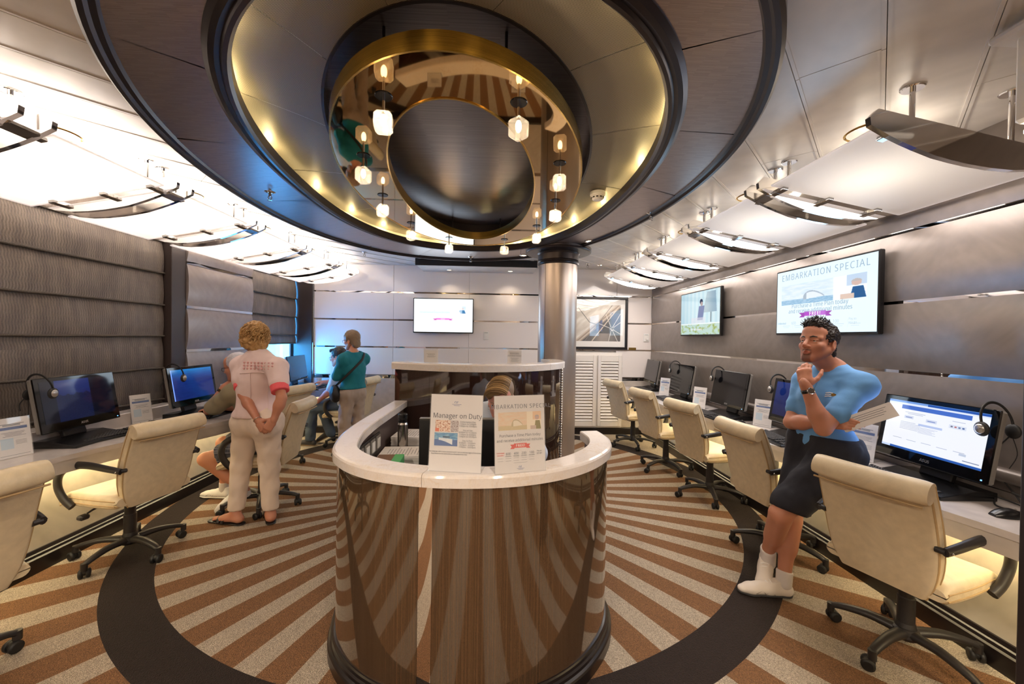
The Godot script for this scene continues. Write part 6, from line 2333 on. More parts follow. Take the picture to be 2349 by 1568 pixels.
func face_tint(stubble: float) -> Callable:
	return func(p: Vector3) -> Color:
		var c := Color(1, 1, 1)
		var lip := Vector2(p.x / 0.021, (p.y + 0.0690) / 0.0105).length()
		if lip < 1.0 and p.z > 0.07: c = Color(0.86, 0.58, 0.56)
		elif p.z > 0.03 and absf(p.x) < 0.06 and p.y < -0.02: c = Color(1.0, 0.95, 0.94)
		if stubble > 0.0 and lip >= 1.0:
			var goat := 0.0
			if p.z > 0.055 and absf(p.x) < 0.030 and p.y < -0.046 and p.y > -0.125:
				goat = 1.0 - smoothstep(0.020, 0.030, absf(p.x))
				if p.y > -0.058: goat *= smoothstep(-0.046, -0.055, p.y)
			var jaw := smoothstep(-0.030, -0.065, p.y) * smoothstep(-0.02, 0.0, p.z) * 0.30
			var k := clampf(maxf(goat * 0.92, jaw) * stubble, 0, 1)
			c = c.lerp(Color(0.16, 0.13, 0.13), k * 0.82)
		return c


# ---- a hand: y along the fingers, z out of the palm's back, x towards the thumb side when thumb is +1
func hand_field(thumb: float, curl: Array, spread := 0.10, tcurl := 0.5) -> Field:
	var f := Field.new()
	f.cone(V(0, -0.015, 0), V(0, 0.02, 0), 0.0255, 0.028, 0.015, 0.72, Vector3.BACK)
	f.cone(V(-0.021, 0.035, 0), V(-0.023, 0.080, 0), 0.0135, 0.0125, 0.02)
	f.cone(V(0.021, 0.030, 0), V(0.023, 0.084, 0), 0.0150, 0.0125, 0.02)
	f.cone(V(0, 0.025, 0), V(0, 0.084, 0), 0.0165, 0.0130, 0.02)
	var len := [0.074, 0.083, 0.077, 0.060]
	var rad := [0.0088, 0.0090, 0.0085, 0.0074]
	for i in 4:
		var x := thumb * (0.0285 - i * 0.019)
		var p := V(x, 0.084 - 0.004 * absf(i - 1.3), 0.002)
		var az := -thumb * spread * (i - 1.3) * -1.0
		var ang := 0.0
		for s in 3:
			ang += curl[i] * [0.75, 1.15, 0.75][s]
			var L: float = len[i] * [0.46, 0.31, 0.23][s]
			var d := V(sin(az) * cos(ang), cos(ang) * cos(az), -sin(ang))
			var q := p + d * L
			f.cone(p, q, rad[i] * [1.0, 0.94, 0.86][s], rad[i] * [0.94, 0.86, 0.74][s], 0.005)
			p = q
	var b := V(thumb * 0.022, 0.012, -0.008)
	var d0 := V(thumb * 0.75, 0.62, -0.32).normalized()
	var m1 := b + d0 * 0.040
	var d1 := V(thumb * (0.60 - 0.5 * tcurl), 0.80, -0.20 - 0.5 * tcurl).normalized()
	var m2 := m1 + d1 * 0.034
	var d2 := V(thumb * (0.45 - 0.9 * tcurl), 0.85, -0.20 - 0.6 * tcurl).normalized()
	f.cone(b, m1, 0.0150, 0.0118, 0.014)
	f.cone(m1, m2, 0.0110, 0.0100, 0.006)
	f.cone(m2, m2 + d2 * 0.026, 0.0100, 0.0078, 0.005)
	return f


func make_hand(b: B, wrist: Vector3, along: Vector3, back: Vector3, thumb: float, curl: Array, h: float, spread := 0.10, tcurl := 0.5, scale := 1.0) -> Transform3D:
	var y := along.normalized()
	var z := (back - y * back.dot(y)).normalized()
	var xf := Transform3D(Basis(y.cross(z), y, z).scaled_local(Vector3.ONE * scale), wrist)
	hand_field(thumb, curl, spread, tcurl).mesh_into(b, h / scale, xf)
	return xf


# ---- clothes
func torso_cloth(J: Dictionary, off: float, g := 1.0) -> Field:
	var f := Field.new()
	var fw: Vector3 = J.fwd
	var pel: Vector3 = (J.hipL + J.hipR) / 2.0
	f.cone(pel + V(0, 0.03, 0), J.chest, 0.128 * g + off, 0.142 * g + off, 0.05, 0.80, fw)
	f.cone(J.hipL + V(0, 0.03, 0), J.hipR + V(0, 0.03, 0), 0.098 * g + off, 0.098 * g + off, 0.05, 0.92, fw)
	f.cone(J.chest, J.neck - (J.neck - J.chest).normalized() * 0.06, 0.140 * g + off, 0.088 * g + off, 0.05, 0.75, fw)
	f.cone(J.shL, J.shR, 0.058 * g + off, 0.058 * g + off, 0.05)
	f.cone(J.neck - V(0, 0.02, 0), J.shL, 0.052 * g + off, 0.048 * g + off, 0.05); f.cone(J.neck - V(0, 0.02, 0), J.shR, 0.052 * g + off, 0.048 * g + off, 0.05)
	return f


func sleeve(f: Field, sh: Vector3, el: Vector3, frac: float, ra: float, rb: float) -> Field:
	return f.cone(sh, sh.lerp(el, frac), ra, rb, 0.03)


func shoe(n: String, t: Node3D, ankle: Vector3, heel: Vector3, toe: Vector3, m: Material, sole: Material, high := 0.07, laces: Material = null, hg := 0.005) -> void:
	# heel, toe: middle of the sole's back and front ends, at the sole's lower face
	var ax := (toe - heel).normalized()
	var up := (ankle - heel - ax * (ankle - heel).dot(ax)).normalized()
	var side := ax.cross(up)
	var L := heel.distance_to(toe)
	var P := func(a: float, h2: float, s := 0.0) -> Vector3: return heel + ax * (a * L) + up * h2 + side * s
	var f := Field.new()
	f.cone(P.call(0.10, 0.036), P.call(0.42, 0.034), 0.036, 0.038, 0.02, 1.0)
	f.cone(P.call(0.42, 0.034), P.call(0.76, 0.030), 0.038, 0.043, 0.02, 0.72, up)
	f.cone(P.call(0.76, 0.028), P.call(0.90, 0.024), 0.041, 0.031, 0.02, 0.66, up)
	f.cone(P.call(0.12, 0.04), P.call(0.16, high), 0.033, 0.031, 0.02)
	f.cone(P.call(0.30, 0.045), P.call(0.30, high - 0.008), 0.034, 0.028, 0.02)
	f.cone(P.call(0.34, 0.055), P.call(0.62, 0.040), 0.031, 0.032, 0.02)
	f.cut(heel + up * 0.010, -up)
	f.cut(P.call(0.22, high + 0.004), up + ax * 0.15)
	var b := B.new()
	f.mesh_into(b, hg)
	var s := obj(n, b, m, t)
	var so := Field.new()
	so.cone(P.call(0.11, 0.008), P.call(0.42, 0.008), 0.037, 0.035, 0.02, 0.34, up)
	so.cone(P.call(0.42, 0.008), P.call(0.76, 0.008), 0.035, 0.044, 0.02, 0.30, up)
	so.cone(P.call(0.76, 0.008), P.call(0.905, 0.010), 0.043, 0.032, 0.02, 0.34, up)
	so.cut(heel + up * 0.0005, -up)
	b = B.new()
	so.mesh_into(b, hg)
	obj("sole", b, sole, s)
	if laces:
		b = B.new()
		for k in 5:
			var a := 0.40 + 0.065 * k
			var y := 0.086 - 0.0075 * k
			b.tube(PackedVector3Array([P.call(a, y - 0.010, -0.022), P.call(a + 0.012, y + 0.001, -0.008), P.call(a + 0.022, y + 0.001, 0.008), P.call(a + 0.03, y - 0.010, 0.022)]), 0.0034, 6)
		obj("laces", b, laces, s)
		b = B.new()
		for sd in [-1.0, 1.0]:
			b.tube(PackedVector3Array([P.call(0.36, 0.020, sd * 0.037), P.call(0.46, 0.045, sd * 0.036), P.call(0.52, 0.020, sd * 0.039), P.call(0.60, 0.040, sd * 0.037), P.call(0.72, 0.022, sd * 0.043)]), 0.0042, 6)
		obj("stripes", b, M.shoe_grey, s)


func strands(paths: Array, r: float) -> B:
	var b := B.new()
	for p in paths:
		var rad := PackedFloat32Array()
		for i in p.size():
			var f: float = float(i) / (p.size() - 1)
			rad.append(r * (0.55 + 0.45 * sin(PI * minf(f * 1.6 + 0.15, 1.0))) * (1.0 - 0.75 * maxf(0.0, f - 0.7) / 0.3))
		b.tube(p, rad, 5, 0.6)
	return b


func build_people() -> void:
	leaning_man()
	woman_blouse()
	man_shorts()
	woman_teal()
	man_jeans()
	clerk()


# ---- the man leaning on the right desk
func leaning_man() -> void:
	var fw := V(-0.972, 0.0, 0.235)
	var J := {"fwd": fw, "hipL": V(1.955, 0.865, -2.17), "hipR": V(1.925, 0.865, -2.36), "chest": V(1.945, 1.165, -2.265), "neck": V(1.985, 1.345, -2.265),
		"head": V(1.872, 1.497, -2.245), "hfwd": V(-0.955, 0.10, 0.30), "hup": V(0.17, 0.97, -0.06), "male": true, "hs": 1.02,
		"shL": V(2.005, 1.268, -2.095), "shR": V(1.945, 1.255, -2.42), "elL": V(1.778, 1.035, -2.085), "wrL": V(1.716, 1.262, -2.135), "elR": V(1.830, 1.005, -2.385), "wrR": V(1.835, 1.062, -2.125),
		"knL": V(1.640, 0.520, -2.20), "anL": V(1.700, 0.185, -2.395), "knR": V(1.795, 0.450, -2.33), "anR": V(1.722, 0.105, -2.275)}
	var t := thing("person", "man in blue polo shirt and dark shorts leaning on the right desk", "person", V(1.80, 0, -2.27))
	var o := -t.position
	for k in J:
		if J[k] is Vector3 and not k in ["fwd", "hfwd", "hup"]: J[k] += o
	var b := B.new()
	body_field(J).mesh_into(b, 0.011)
	var hx := make_head(b, J, 0.0032, face_tint(1.0))
	make_hand(b, J.wrL, V(0.10, 0.95, -0.30), V(-0.80, 0.10, 0.62), 1.0, [0.62, 0.55, 0.55, 0.6], 0.0032, 0.10, 0.25)
	make_hand(b, J.wrR, V(0.42, 0.10, 0.90), V(-0.85, 0.38, 0.30), -1.0, [0.18, 0.40, 0.55, 0.65], 0.0032, 0.16, 0.5)
	obj("body", b, M.skin_tan, t)
	add_eyes(t, hx, V(-0.1, 0.25, 1))
	add_brows(t, hx, M.hair_dark, 0.0046)
	# hair: short, ruffled at the front
	var f := Field.new()
	f.ell(V(0, 0.044, -0.020), V(0.0805, 0.088, 0.099), Basis.IDENTITY, 0.02)
	f.ell(V(0, 0.100, 0.045), V(0.055, 0.030, 0.040), Basis.IDENTITY, 0.03)
	f.ell(V(0, -0.045, -0.068), V(0.058, 0.050, 0.034), Basis.IDENTITY, 0.03)
	for s in [-1.0, 1.0]: f.cone(V(s * 0.075, 0.05, 0.0), V(s * 0.0735, -0.012, 0.012), 0.012, 0.006, 0.015)
	f.ell(V(0, 0.005, 0.085), V(0.072, 0.068, 0.060), Basis.IDENTITY, 0.02, true)
	for s in [-1.0, 1.0]: f.ell(V(s * 0.085, -0.035, -0.005), V(0.028, 0.052, 0.030), Basis.IDENTITY, 0.012, true)
	f.cut(V(0, -0.085, 0), V(0, -1, 0.1))
	wrinkles(f, 0.006, 95.0, 5, V(1, 1, 0.45))
	b = B.new()
	f.mesh_into(b, 0.0035, hx)
	var paths := []
	var rng := RandomNumberGenerator.new()
	rng.seed = 12
	for i in 90:
		var x := rng.randf_range(-0.052, 0.052); var z := rng.randf_range(0.0, 0.075)
		var y := 0.044 + 0.086 * sqrt(maxf(0.02, 1.0 - pow(x / 0.082, 2) - pow((z + 0.02) / 0.12, 2))) + 0.006
		var p := PackedVector3Array()
		for k in 6:
			var q := k / 5.0
			p.append(hx * V(x + 0.010 * sin(q * 4.0 + i), y + 0.022 * q + 0.006 * sin(q * 5.0 + i * 2.0), z + 0.024 * q + 0.007 * cos(q * 4.5 + i)))
		paths.append(p)
	obj("hair", b, M.hair_dark, t)
	obj("front_hair", strands(paths, 0.0034), M.hair_dark, t)
	# polo shirt
	f = torso_cloth(J, 0.013, 0.94)
	sleeve(f, J.shL, J.elL, 0.66, 0.060, 0.058)
	sleeve(f, J.shR, J.elR, 0.66, 0.060, 0.058)
	f.cut((J.hipL + J.hipR) / 2.0 + V(0, -0.005, 0), V(-0.12, -1, 0))
	f.cone(J.neck + V(-0.03, 0.05, 0), J.neck + V(-0.012, -0.02, 0.0), 0.058, 0.052, 0.02, 1.0, Vector3.UP, true)
	wrinkles(f, 0.006, 9.0, 8, V(0.7, 1.6, 0.7))
	b = B.new()
	f.mesh_into(b, 0.010)
	var sh := obj("polo_shirt", b, M.polo, t)
	# collar, placket, buttons, badge
	var left := V(fw.z, 0, -fw.x)
	var fr := frame(fw, Vector3.UP)
	var nk: Vector3 = J.neck
	var rows := [PackedVector3Array(), PackedVector3Array(), PackedVector3Array(), PackedVector3Array()]
	for k in 25:
		var a := lerpf(0.35, TAU - 0.35, k / 24.0)
		var dirv := fr * V(sin(a), 0, cos(a))
		var dip := 0.035 * pow(0.5 + 0.5 * cos(a), 2.0)
		var c2: Vector3 = nk + fr * V(0, -0.004 - dip * 1.3, 0.004)
		rows[0].append(c2 + dirv * 0.066 + V(0, 0.026, 0)); rows[1].append(c2 + dirv * 0.074 + V(0, 0.030, 0))
		rows[2].append(c2 + dirv * (0.090 + 0.012 * (0.5 + 0.5 * cos(a))) + V(0, -0.010 - 0.018 * (0.5 + 0.5 * cos(a)), 0)); rows[3].append(c2 + dirv * 0.082 + V(0, -0.014 - 0.016 * (0.5 + 0.5 * cos(a)), 0))
	b = B.new()
	b.grid([rows[0], rows[1]]); b.grid([rows[1], rows[2]]); b.grid([rows[2], rows[3]]); b.grid([rows[3], rows[0]])
	obj("collar", b, M.polo, sh)
	var surf := func(x: float, y: float) -> Vector3:   # point on the shirt's front, x to his left, y up from the chest
		var p0: Vector3 = J.chest + fr * V(x, y, 0.30)
		var fl := torso_cloth(J, 0.013, 0.94)
		var list := PackedInt32Array(range(fl.T.size()))
		for k in 40:
			var d := fl.ev(p0, list)
			if d < 0.001: break
			p0 -= fw * d * 0.8
		return p0
	b = B.new()
	var pl := PackedVector3Array()
	for k in 6: pl.append(surf.call(0.0, 0.115 - k * 0.026))
	b.tube(pl, 0.013, 8, 0.25, fw)
	obj("placket", b, M.polo, sh)
	b = B.new()
	for k in 2: b.ball(surf.call(0.0, 0.07 - k * 0.05) + fw * 0.004, Vector3.ONE * 0.0045, Basis.IDENTITY, 10, 6)
	obj("buttons", b, M.white_plastic, sh)
	var bp: Vector3 = surf.call(0.105, 0.035)
	b = B.new()
	b.lathe(PackedVector2Array([Vector2(0, -0.002), Vector2(0.018, -0.002), Vector2(0.019, 0.002), Vector2(0.015, 0.005), Vector2(0, 0.006)]), 24, Transform3D(Basis(fr.x, fr.z, -fr.y), bp + fw * 0.003))
	obj("badge", b, M.brass, sh)
	b = B.new()
	for k in 3: b.tube(PackedVector3Array([surf.call(0.070, 0.052 - k * 0.010) + fw * 0.002, surf.call(0.085, 0.052 - k * 0.010 + 0.004) + fw * 0.002, surf.call(0.098 + 0.004 * k, 0.053 - k * 0.010) + fw * 0.002]), 0.0022, 5)
	obj("embroidery", b, M.ink_white, sh)
	# shorts
	f = Field.new()
	f.cone(J.hipL + V(0, 0.035, 0), J.hipR + V(0, 0.035, 0), 0.116, 0.116, 0.05, 0.92, fw)
	f.cone(J.hipL, J.hipL.lerp(J.knL, 0.84), 0.110, 0.100, 0.05)
	f.cone(J.hipR, J.hipR.lerp(J.knR, 0.84), 0.110, 0.096, 0.05)
	f.cone((J.hipL + J.hipR) / 2.0 + V(0, 0.02, 0), (J.hipL + J.hipR) / 2.0 + V(0, 0.09, 0), 0.120, 0.118, 0.05, 0.85, fw)
	f.cut(J.hipL.lerp(J.knL, 0.86) + V(0, -0.03, 0), V(-0.35, -1, 0.1))
	f.cut((J.hipL + J.hipR) / 2.0 + V(0, 0.10, 0), V(0, 1, 0))
	wrinkles(f, 0.010, 10.0, 3, V(1, 0.6, 1))
	b = B.new()
	f.mesh_into(b, 0.011)
	obj("shorts", b, M.shorts, t)
	# socks and shoes
	f = Field.new()
	f.cone(J.anL.lerp(J.knL, 0.12), J.anL + V(0, -0.05, 0.01), 0.043, 0.042, 0.01)
	f.cut(J.anL.lerp(J.knL, 0.13), J.knL - J.anL)
	b = B.new(); f.mesh_into(b, 0.007)
	obj("sock", b, M.sock, t)
	f = Field.new()
	f.cone(J.anR.lerp(J.knR, 0.10), J.anR + V(0, -0.03, 0), 0.043, 0.042, 0.01)
	f.cut(J.anR.lerp(J.knR, 0.12), J.knR - J.anR)
	b = B.new(); f.mesh_into(b, 0.007)
	obj("sock", b, M.sock, t)
	shoe("shoe", t, J.anR, V(1.765, 0.001, -2.268) + o, V(1.470, 0.001, -2.315) + o, M.shoe, M.shoe_dark, 0.088, M.ink_white, 0.0045)
	shoe("shoe", t, J.anL + V(-0.03, 0, 0.03), V(1.745, 0.130, -2.455) + o, V(1.605, 0.002, -2.285) + o, M.shoe, M.shoe_dark, 0.085, M.ink_white, 0.0045)
	# watch
	var wd: Vector3 = (J.elL - J.wrL).normalized()
	var wc: Vector3 = J.wrL + wd * 0.032
	b = B.new()
	b.tube(PackedVector3Array([wc - wd * 0.010, wc - wd * 0.0095, wc + wd * 0.0095, wc + wd * 0.010]), PackedFloat32Array([0.030, 0.0325, 0.0325, 0.030]), 20)
	var wa := obj("watch_strap", b, M.black, t)
	var face := V(-0.25, 0.1, 0.96)
	face = (face - wd * face.dot(wd)).normalized()
	b = B.new()
	b.lathe(PackedVector2Array([Vector2(0, 0), Vector2(0.019, 0), Vector2(0.020, 0.005), Vector2(0.017, 0.009), Vector2(0.015, 0.007), Vector2(0, 0.007)]), 24, Transform3D(Basis(wd, face, wd.cross(face)), wc + face * 0.030))
	obj("watch_case", b, M.chrome, wa)
	# leaflet in his right hand: a thing of its own
	var lf := thing("leaflet", "folded white leaflet in the leaning man's hand", "paper", V(1.925, 1.115, -1.985))
	var lb := frame(V(-0.70, 0.20, 0.68), V(0.35, 0.80, 0.30)).orthonormalized()
	var long := V(0.42, 0.42, 0.55).normalized(); var nn := V(-0.80, 0.10, 0.58)
	nn = (nn - long * nn.dot(long)).normalized()
	var bb := Basis(long, nn.cross(long), nn)
	obj("front_leaf", B.new().box(bb * V(0, 0, 0.002), V(0.235, 0.072, 0.0012), 0.0, bb), M.paper, lf)
	obj("back_leaf", B.new().box(bb * V(0.004, -0.002, -0.002), V(0.235, 0.072, 0.0012), 0.0, bb), M.paper, lf)
	b = B.new()
	for k in 4: b.box(bb * V(0.02 - 0.004 * k, 0.020 - k * 0.010, 0.0028), V(0.15 - 0.02 * (k % 2), 0.0022, 0.0004), 0.0, bb)
	obj("print", b, M.ink_grey, lf)


func shift(J: Dictionary, o: Vector3) -> void:
	for k in J:
		if J[k] is Vector3 and not k in ["fwd", "hfwd", "hup"]: J[k] += o


# ---- the woman in the pink blouse, seen from behind
func woman_blouse() -> void:
	var fw := V(-0.42, 0, -0.907)
	var J := {"fwd": fw, "hipL": V(-1.985, 0.80, -3.27), "hipR": V(-1.790, 0.80, -3.20), "chest": V(-1.880, 1.13, -3.25), "neck": V(-1.905, 1.335, -3.275),
		"head": V(-1.955, 1.475, -3.305), "hfwd": V(-0.62, -0.18, -0.76), "hup": V(-0.05, 0.98, -0.2), "male": false, "hs": 0.95,
		"shL": V(-2.045, 1.245, -3.30), "shR": V(-1.720, 1.245, -3.185), "elL": V(-1.955, 1.030, -3.165), "wrL": V(-1.775, 0.850, -3.055), "elR": V(-1.610, 1.020, -3.065), "wrR": V(-1.650, 0.865, -3.035),
		"knL": V(-2.040, 0.440, -3.285), "anL": V(-2.045, 0.085, -3.225), "knR": V(-1.795, 0.440, -3.245), "anR": V(-1.785, 0.085, -3.245)}
	var t := thing("person", "blond woman seen from behind in a pink blouse and cream trousers", "person", V(-1.90, 0, -3.24))
	var o := -t.position
	shift(J, o)
	var b := B.new()
	var f := body_field(J, 0.88)
	# bare feet in sandals
	var fe := [[V(-2.005, 0.03, -3.205) + o, V(-2.215, 0.028, -3.252) + o], [V(-1.770, 0.03, -3.225) + o, V(-1.880, 0.028, -3.405) + o]]
	for k in 2:
		var a: Vector3 = fe[k][0]; var e: Vector3 = fe[k][1]
		f.cone(J.anL if k == 0 else J.anR, a + V(0, 0.015, 0), 0.031, 0.033, 0.02)
		f.cone(a + V(0, 0.012, 0), a.lerp(e, 0.6) + V(0, 0.010, 0), 0.034, 0.036, 0.02, 0.7, Vector3.UP)
		f.cone((J.anL if k == 0 else J.anR) + V(0, -0.02, 0), a.lerp(e, 0.55) + V(0, 0.015, 0), 0.034, 0.026, 0.03)
		f.cone(a.lerp(e, 0.6) + V(0, 0.008, 0), e, 0.036, 0.026, 0.02, 0.55, Vector3.UP)
	f.mesh_into(b, 0.012)
	for k in 2:
		var a: Vector3 = fe[k][0]; var e: Vector3 = fe[k][1]
		var ax := (e - a).normalized(); var sd := ax.cross(Vector3.UP)
		var tf := Field.new()
		for i in 5:
			var p := e + sd * (0.026 - i * 0.0125) * (1.0 if k == 0 else -1.0) - ax * (0.004 * i)
			tf.cone(p, p + ax * (0.030 - i * 0.003) + V(0, -0.006, 0), 0.010 - i * 0.0008, 0.0085 - i * 0.0007, 0.004)
		tf.mesh_into(b, 0.004)
	var hx := make_head(b, J, 0.0045, face_tint(0.0))
	make_hand(b, J.wrL, V(0.62, -0.72, 0.30), V(-0.25, 0.10, 0.96), -1.0, [0.75, 0.80, 0.85, 0.9], 0.0034, 0.10, 0.35, 0.92)
	make_hand(b, J.wrR, V(-0.48, -0.84, 0.22), V(0.25, 0.15, 0.95), 1.0, [0.45, 0.55, 0.65, 0.75], 0.0034, 0.12, 0.2, 0.92)
	obj("body", b, M.skin_tan, t)
	add_eyes(t, hx)
	# trousers
	f = Field.new()
	f.cone(J.hipL + V(0, 0.02, 0), J.hipR + V(0, 0.02, 0), 0.112, 0.112, 0.05, 0.95, fw)
	f.cone((J.hipL + J.hipR) / 2.0 + V(0, 0.03, 0), (J.hipL + J.hipR) / 2.0 + V(0, 0.16, 0), 0.125, 0.112, 0.05, 0.82, fw)
	for s in ["L", "R"]:
		f.cone(J["hip" + s], J["kn" + s], 0.104, 0.072, 0.04)
		f.cone(J["kn" + s], J["an" + s] + V(0, -0.02, 0), 0.072, 0.056, 0.03)
		f.ell(J["hip" + s] - fw * 0.050 + V(0, -0.01, 0), V(0.085, 0.095, 0.085), Basis.IDENTITY, 0.05)
	f.cut(J.anL + V(0, 0.018, 0), V(0, -1, 0))
	wrinkles(f, 0.010, 8.0, 6, V(1.3, 1.0, 1.3))
	b = B.new(); f.mesh_into(b, 0.011)
	obj("trousers", b, M.cream_cloth, t)
	# blouse with puffed sleeves over a coral shirt
	f = torso_cloth(J, 0.020, 0.92)
	f.cone((J.hipL + J.hipR) / 2.0 + V(0, 0.05, 0), (J.hipL + J.hipR) / 2.0 + V(0, -0.02, 0), 0.150, 0.165, 0.05, 0.86, fw)
	sleeve(f, J.shL + V(-0.008, -0.01, 0), J.elL, 0.50, 0.078, 0.072)
	sleeve(f, J.shR + V(0.008, -0.01, 0), J.elR, 0.50, 0.078, 0.070)
	f.cut((J.hipL + J.hipR) / 2.0 + V(0, 0.045, 0), V(0, -1, 0.05))
	wrinkles(f, 0.008, 8.0, 9, V(1.2, 0.9, 1.2))
	b = B.new(); f.mesh_into(b, 0.010)
	var bl := obj("blouse", b, M.blouse, t)
	var left := V(fw.z, 0, -fw.x)
	# coral cuffs
	for s in ["L", "R"]:
		f = Field.new()
		var sh: Vector3 = J["sh" + s]; var el: Vector3 = J["el" + s]
		var d := (el - sh).normalized()
		f.cone(sh.lerp(el, 0.45), sh.lerp(el, 0.90), 0.066, 0.060, 0.02)
		f.cut(sh.lerp(el, 0.80), d); f.cut(sh.lerp(el, 0.42), -d)
		b = B.new(); f.mesh_into(b, 0.007)
		obj("coral_cuff", b, M.coral, t)
	# yoke seam and side seams
	var bk := func(x: float, y: float) -> Vector3:
		var p0: Vector3 = J.chest + left * x + V(0, y, 0) - fw * 0.30
		var fl := torso_cloth(J, 0.0225, 0.92)
		var list := PackedInt32Array(range(fl.T.size()))
		for k in 40:
			var dd := fl.ev(p0, list)
			if dd < 0.001: break
			p0 += fw * dd * 0.8
		return p0
	b = B.new()
	var ys := PackedVector3Array()
	for k in 13:
		var x := lerpf(-0.125, 0.125, k / 12.0)
		ys.append(bk.call(x, 0.075 - 0.6 * x * x))
	b.tube(ys, 0.0035, 6)
	for x in [-0.075, 0.055]:
		var p := PackedVector3Array()
		for k in 14: p.append(bk.call(x * (1.0 - 0.12 * sin(PI * k / 13.0)), 0.07 - k * 0.024))
		b.tube(p, 0.0028, 6)
	obj("seams", b, M.blouse, bl)
	b = B.new()
	for i in 9:
		for j in 3:
			b.ball(bk.call(-0.10 + i * 0.025, 0.105 + j * 0.022) - fw * 0.001, V(0.009, 0.009, 0.004), Basis.IDENTITY, 8, 5)
	tag(obj("lace_yoke", b, M.lace, bl), "pink lace yoke")
	# sandals
	for k in 2:
		var a: Vector3 = fe[k][0]; var e: Vector3 = fe[k][1]
		var ax := (e - a).normalized(); var sd := ax.cross(Vector3.UP)
		f = Field.new()
		f.cone(V(a.x, 0.008 + o.y, a.z) - ax * 0.015, V(a.x, 0.008, a.z).lerp(V(e.x, 0.008, e.z), 0.55), 0.036, 0.040, 0.01, 0.24, Vector3.UP)
		f.cone(V(a.x, 0.008, a.z).lerp(V(e.x, 0.008, e.z), 0.55), V(e.x, 0.008, e.z) + ax * 0.028, 0.040, 0.036, 0.01, 0.24, Vector3.UP)
		f.cut(V(0, 0.0006, 0), V(0, -1, 0))
		b = B.new(); f.mesh_into(b, 0.006)
		for q in [0.45, 0.62, 0.80]:
			var m: Vector3 = a.lerp(e, q)
			var path := PackedVector3Array()
			for i in 9:
				var an := PI * i / 8.0
				path.append(V(m.x, 0.012, m.z) + sd * 0.042 * cos(an) + V(0, (0.050 - 0.018 * q) * sin(an), 0) + ax * 0.016 * cos(an) * (1.0 if q > 0.5 else -1.0))
			b.tube(path, 0.013, 8, 0.30, Vector3.UP)
		obj("sandal", b, M.sandal, t)
	# bracelet
	var wd: Vector3 = (J.elL - J.wrL).normalized()
	b = B.new()
	var ring := PackedVector3Array()
	var u := wd.cross(Vector3.UP).normalized(); var w := wd.cross(u)
	for k in 25: ring.append(J.wrL + wd * 0.012 + (u * cos(TAU * k / 24.0) + w * sin(TAU * k / 24.0)) * 0.028)
	b.tube(ring, 0.0032, 6)
	obj("bracelet", b, M.chrome, t)
	# hair: a curly mass and loose locks
	f = Field.new()
	f.ell(V(0, 0.035, -0.022), V(0.098, 0.100, 0.108), Basis.IDENTITY, 0.03)
	f.ell(V(0, -0.055, -0.062), V(0.088, 0.085, 0.058), Basis.IDENTITY, 0.04)
	for s in [-1.0, 1.0]: f.ell(V(s * 0.072, -0.015, -0.012), V(0.036, 0.082, 0.052), Basis.IDENTITY, 0.03)
	f.ell(V(0, -0.02, 0.10), V(0.062, 0.085, 0.075), Basis.IDENTITY, 0.02, true)
	wrinkles(f, 0.016, 26.0, 4, V(1, 0.8, 1))
	b = B.new(); f.mesh_into(b, 0.006, hx)
	obj("hair", b, M.hair_blond, t)
	var paths := []; var paths2 := []
	var rng := RandomNumberGenerator.new()
	rng.seed = 5
	for i in 620:
		var la := rng.randf_range(-0.6, 1.35); var lo := rng.randf_range(-2.5, 2.5)
		var n := V(sin(lo) * cos(la), sin(la), -cos(lo) * cos(la))
		var p := V(0, 0.015, -0.024) + n * V(0.099, 0.108, 0.108) + V(0, -0.03 * maxf(0.0, -n.y), 0)
		var ph := rng.randf() * TAU; var sw := rng.randf_range(-1.0, 1.0)
		var path := PackedVector3Array()
		var dir := (V(0, -1, 0) + n * 0.35 + V(sw, 0, sw * 0.6) * 0.8).normalized()
		dir = (dir - n * dir.dot(n) * 0.8).normalized()
		var sd := n.cross(dir).normalized()
		var L := rng.randf_range(0.035, 0.075)
		for k in 8:
			var q := k / 7.0
			path.append(hx * (p + dir * L * q + n * (0.008 * sin(q * 7.0 + ph) + 0.004 - 0.03 * q * q * L / 0.07) + sd * 0.010 * cos(q * 7.0 + ph)))
		(paths if i % 3 else paths2).append(path)
	tag(obj("locks", strands(paths, 0.0040), M.hair_blond, t), "", "", "", "stuff")
	tag(obj("light_locks", strands(paths2, 0.0036), M.hair_light, t), "", "", "", "stuff")


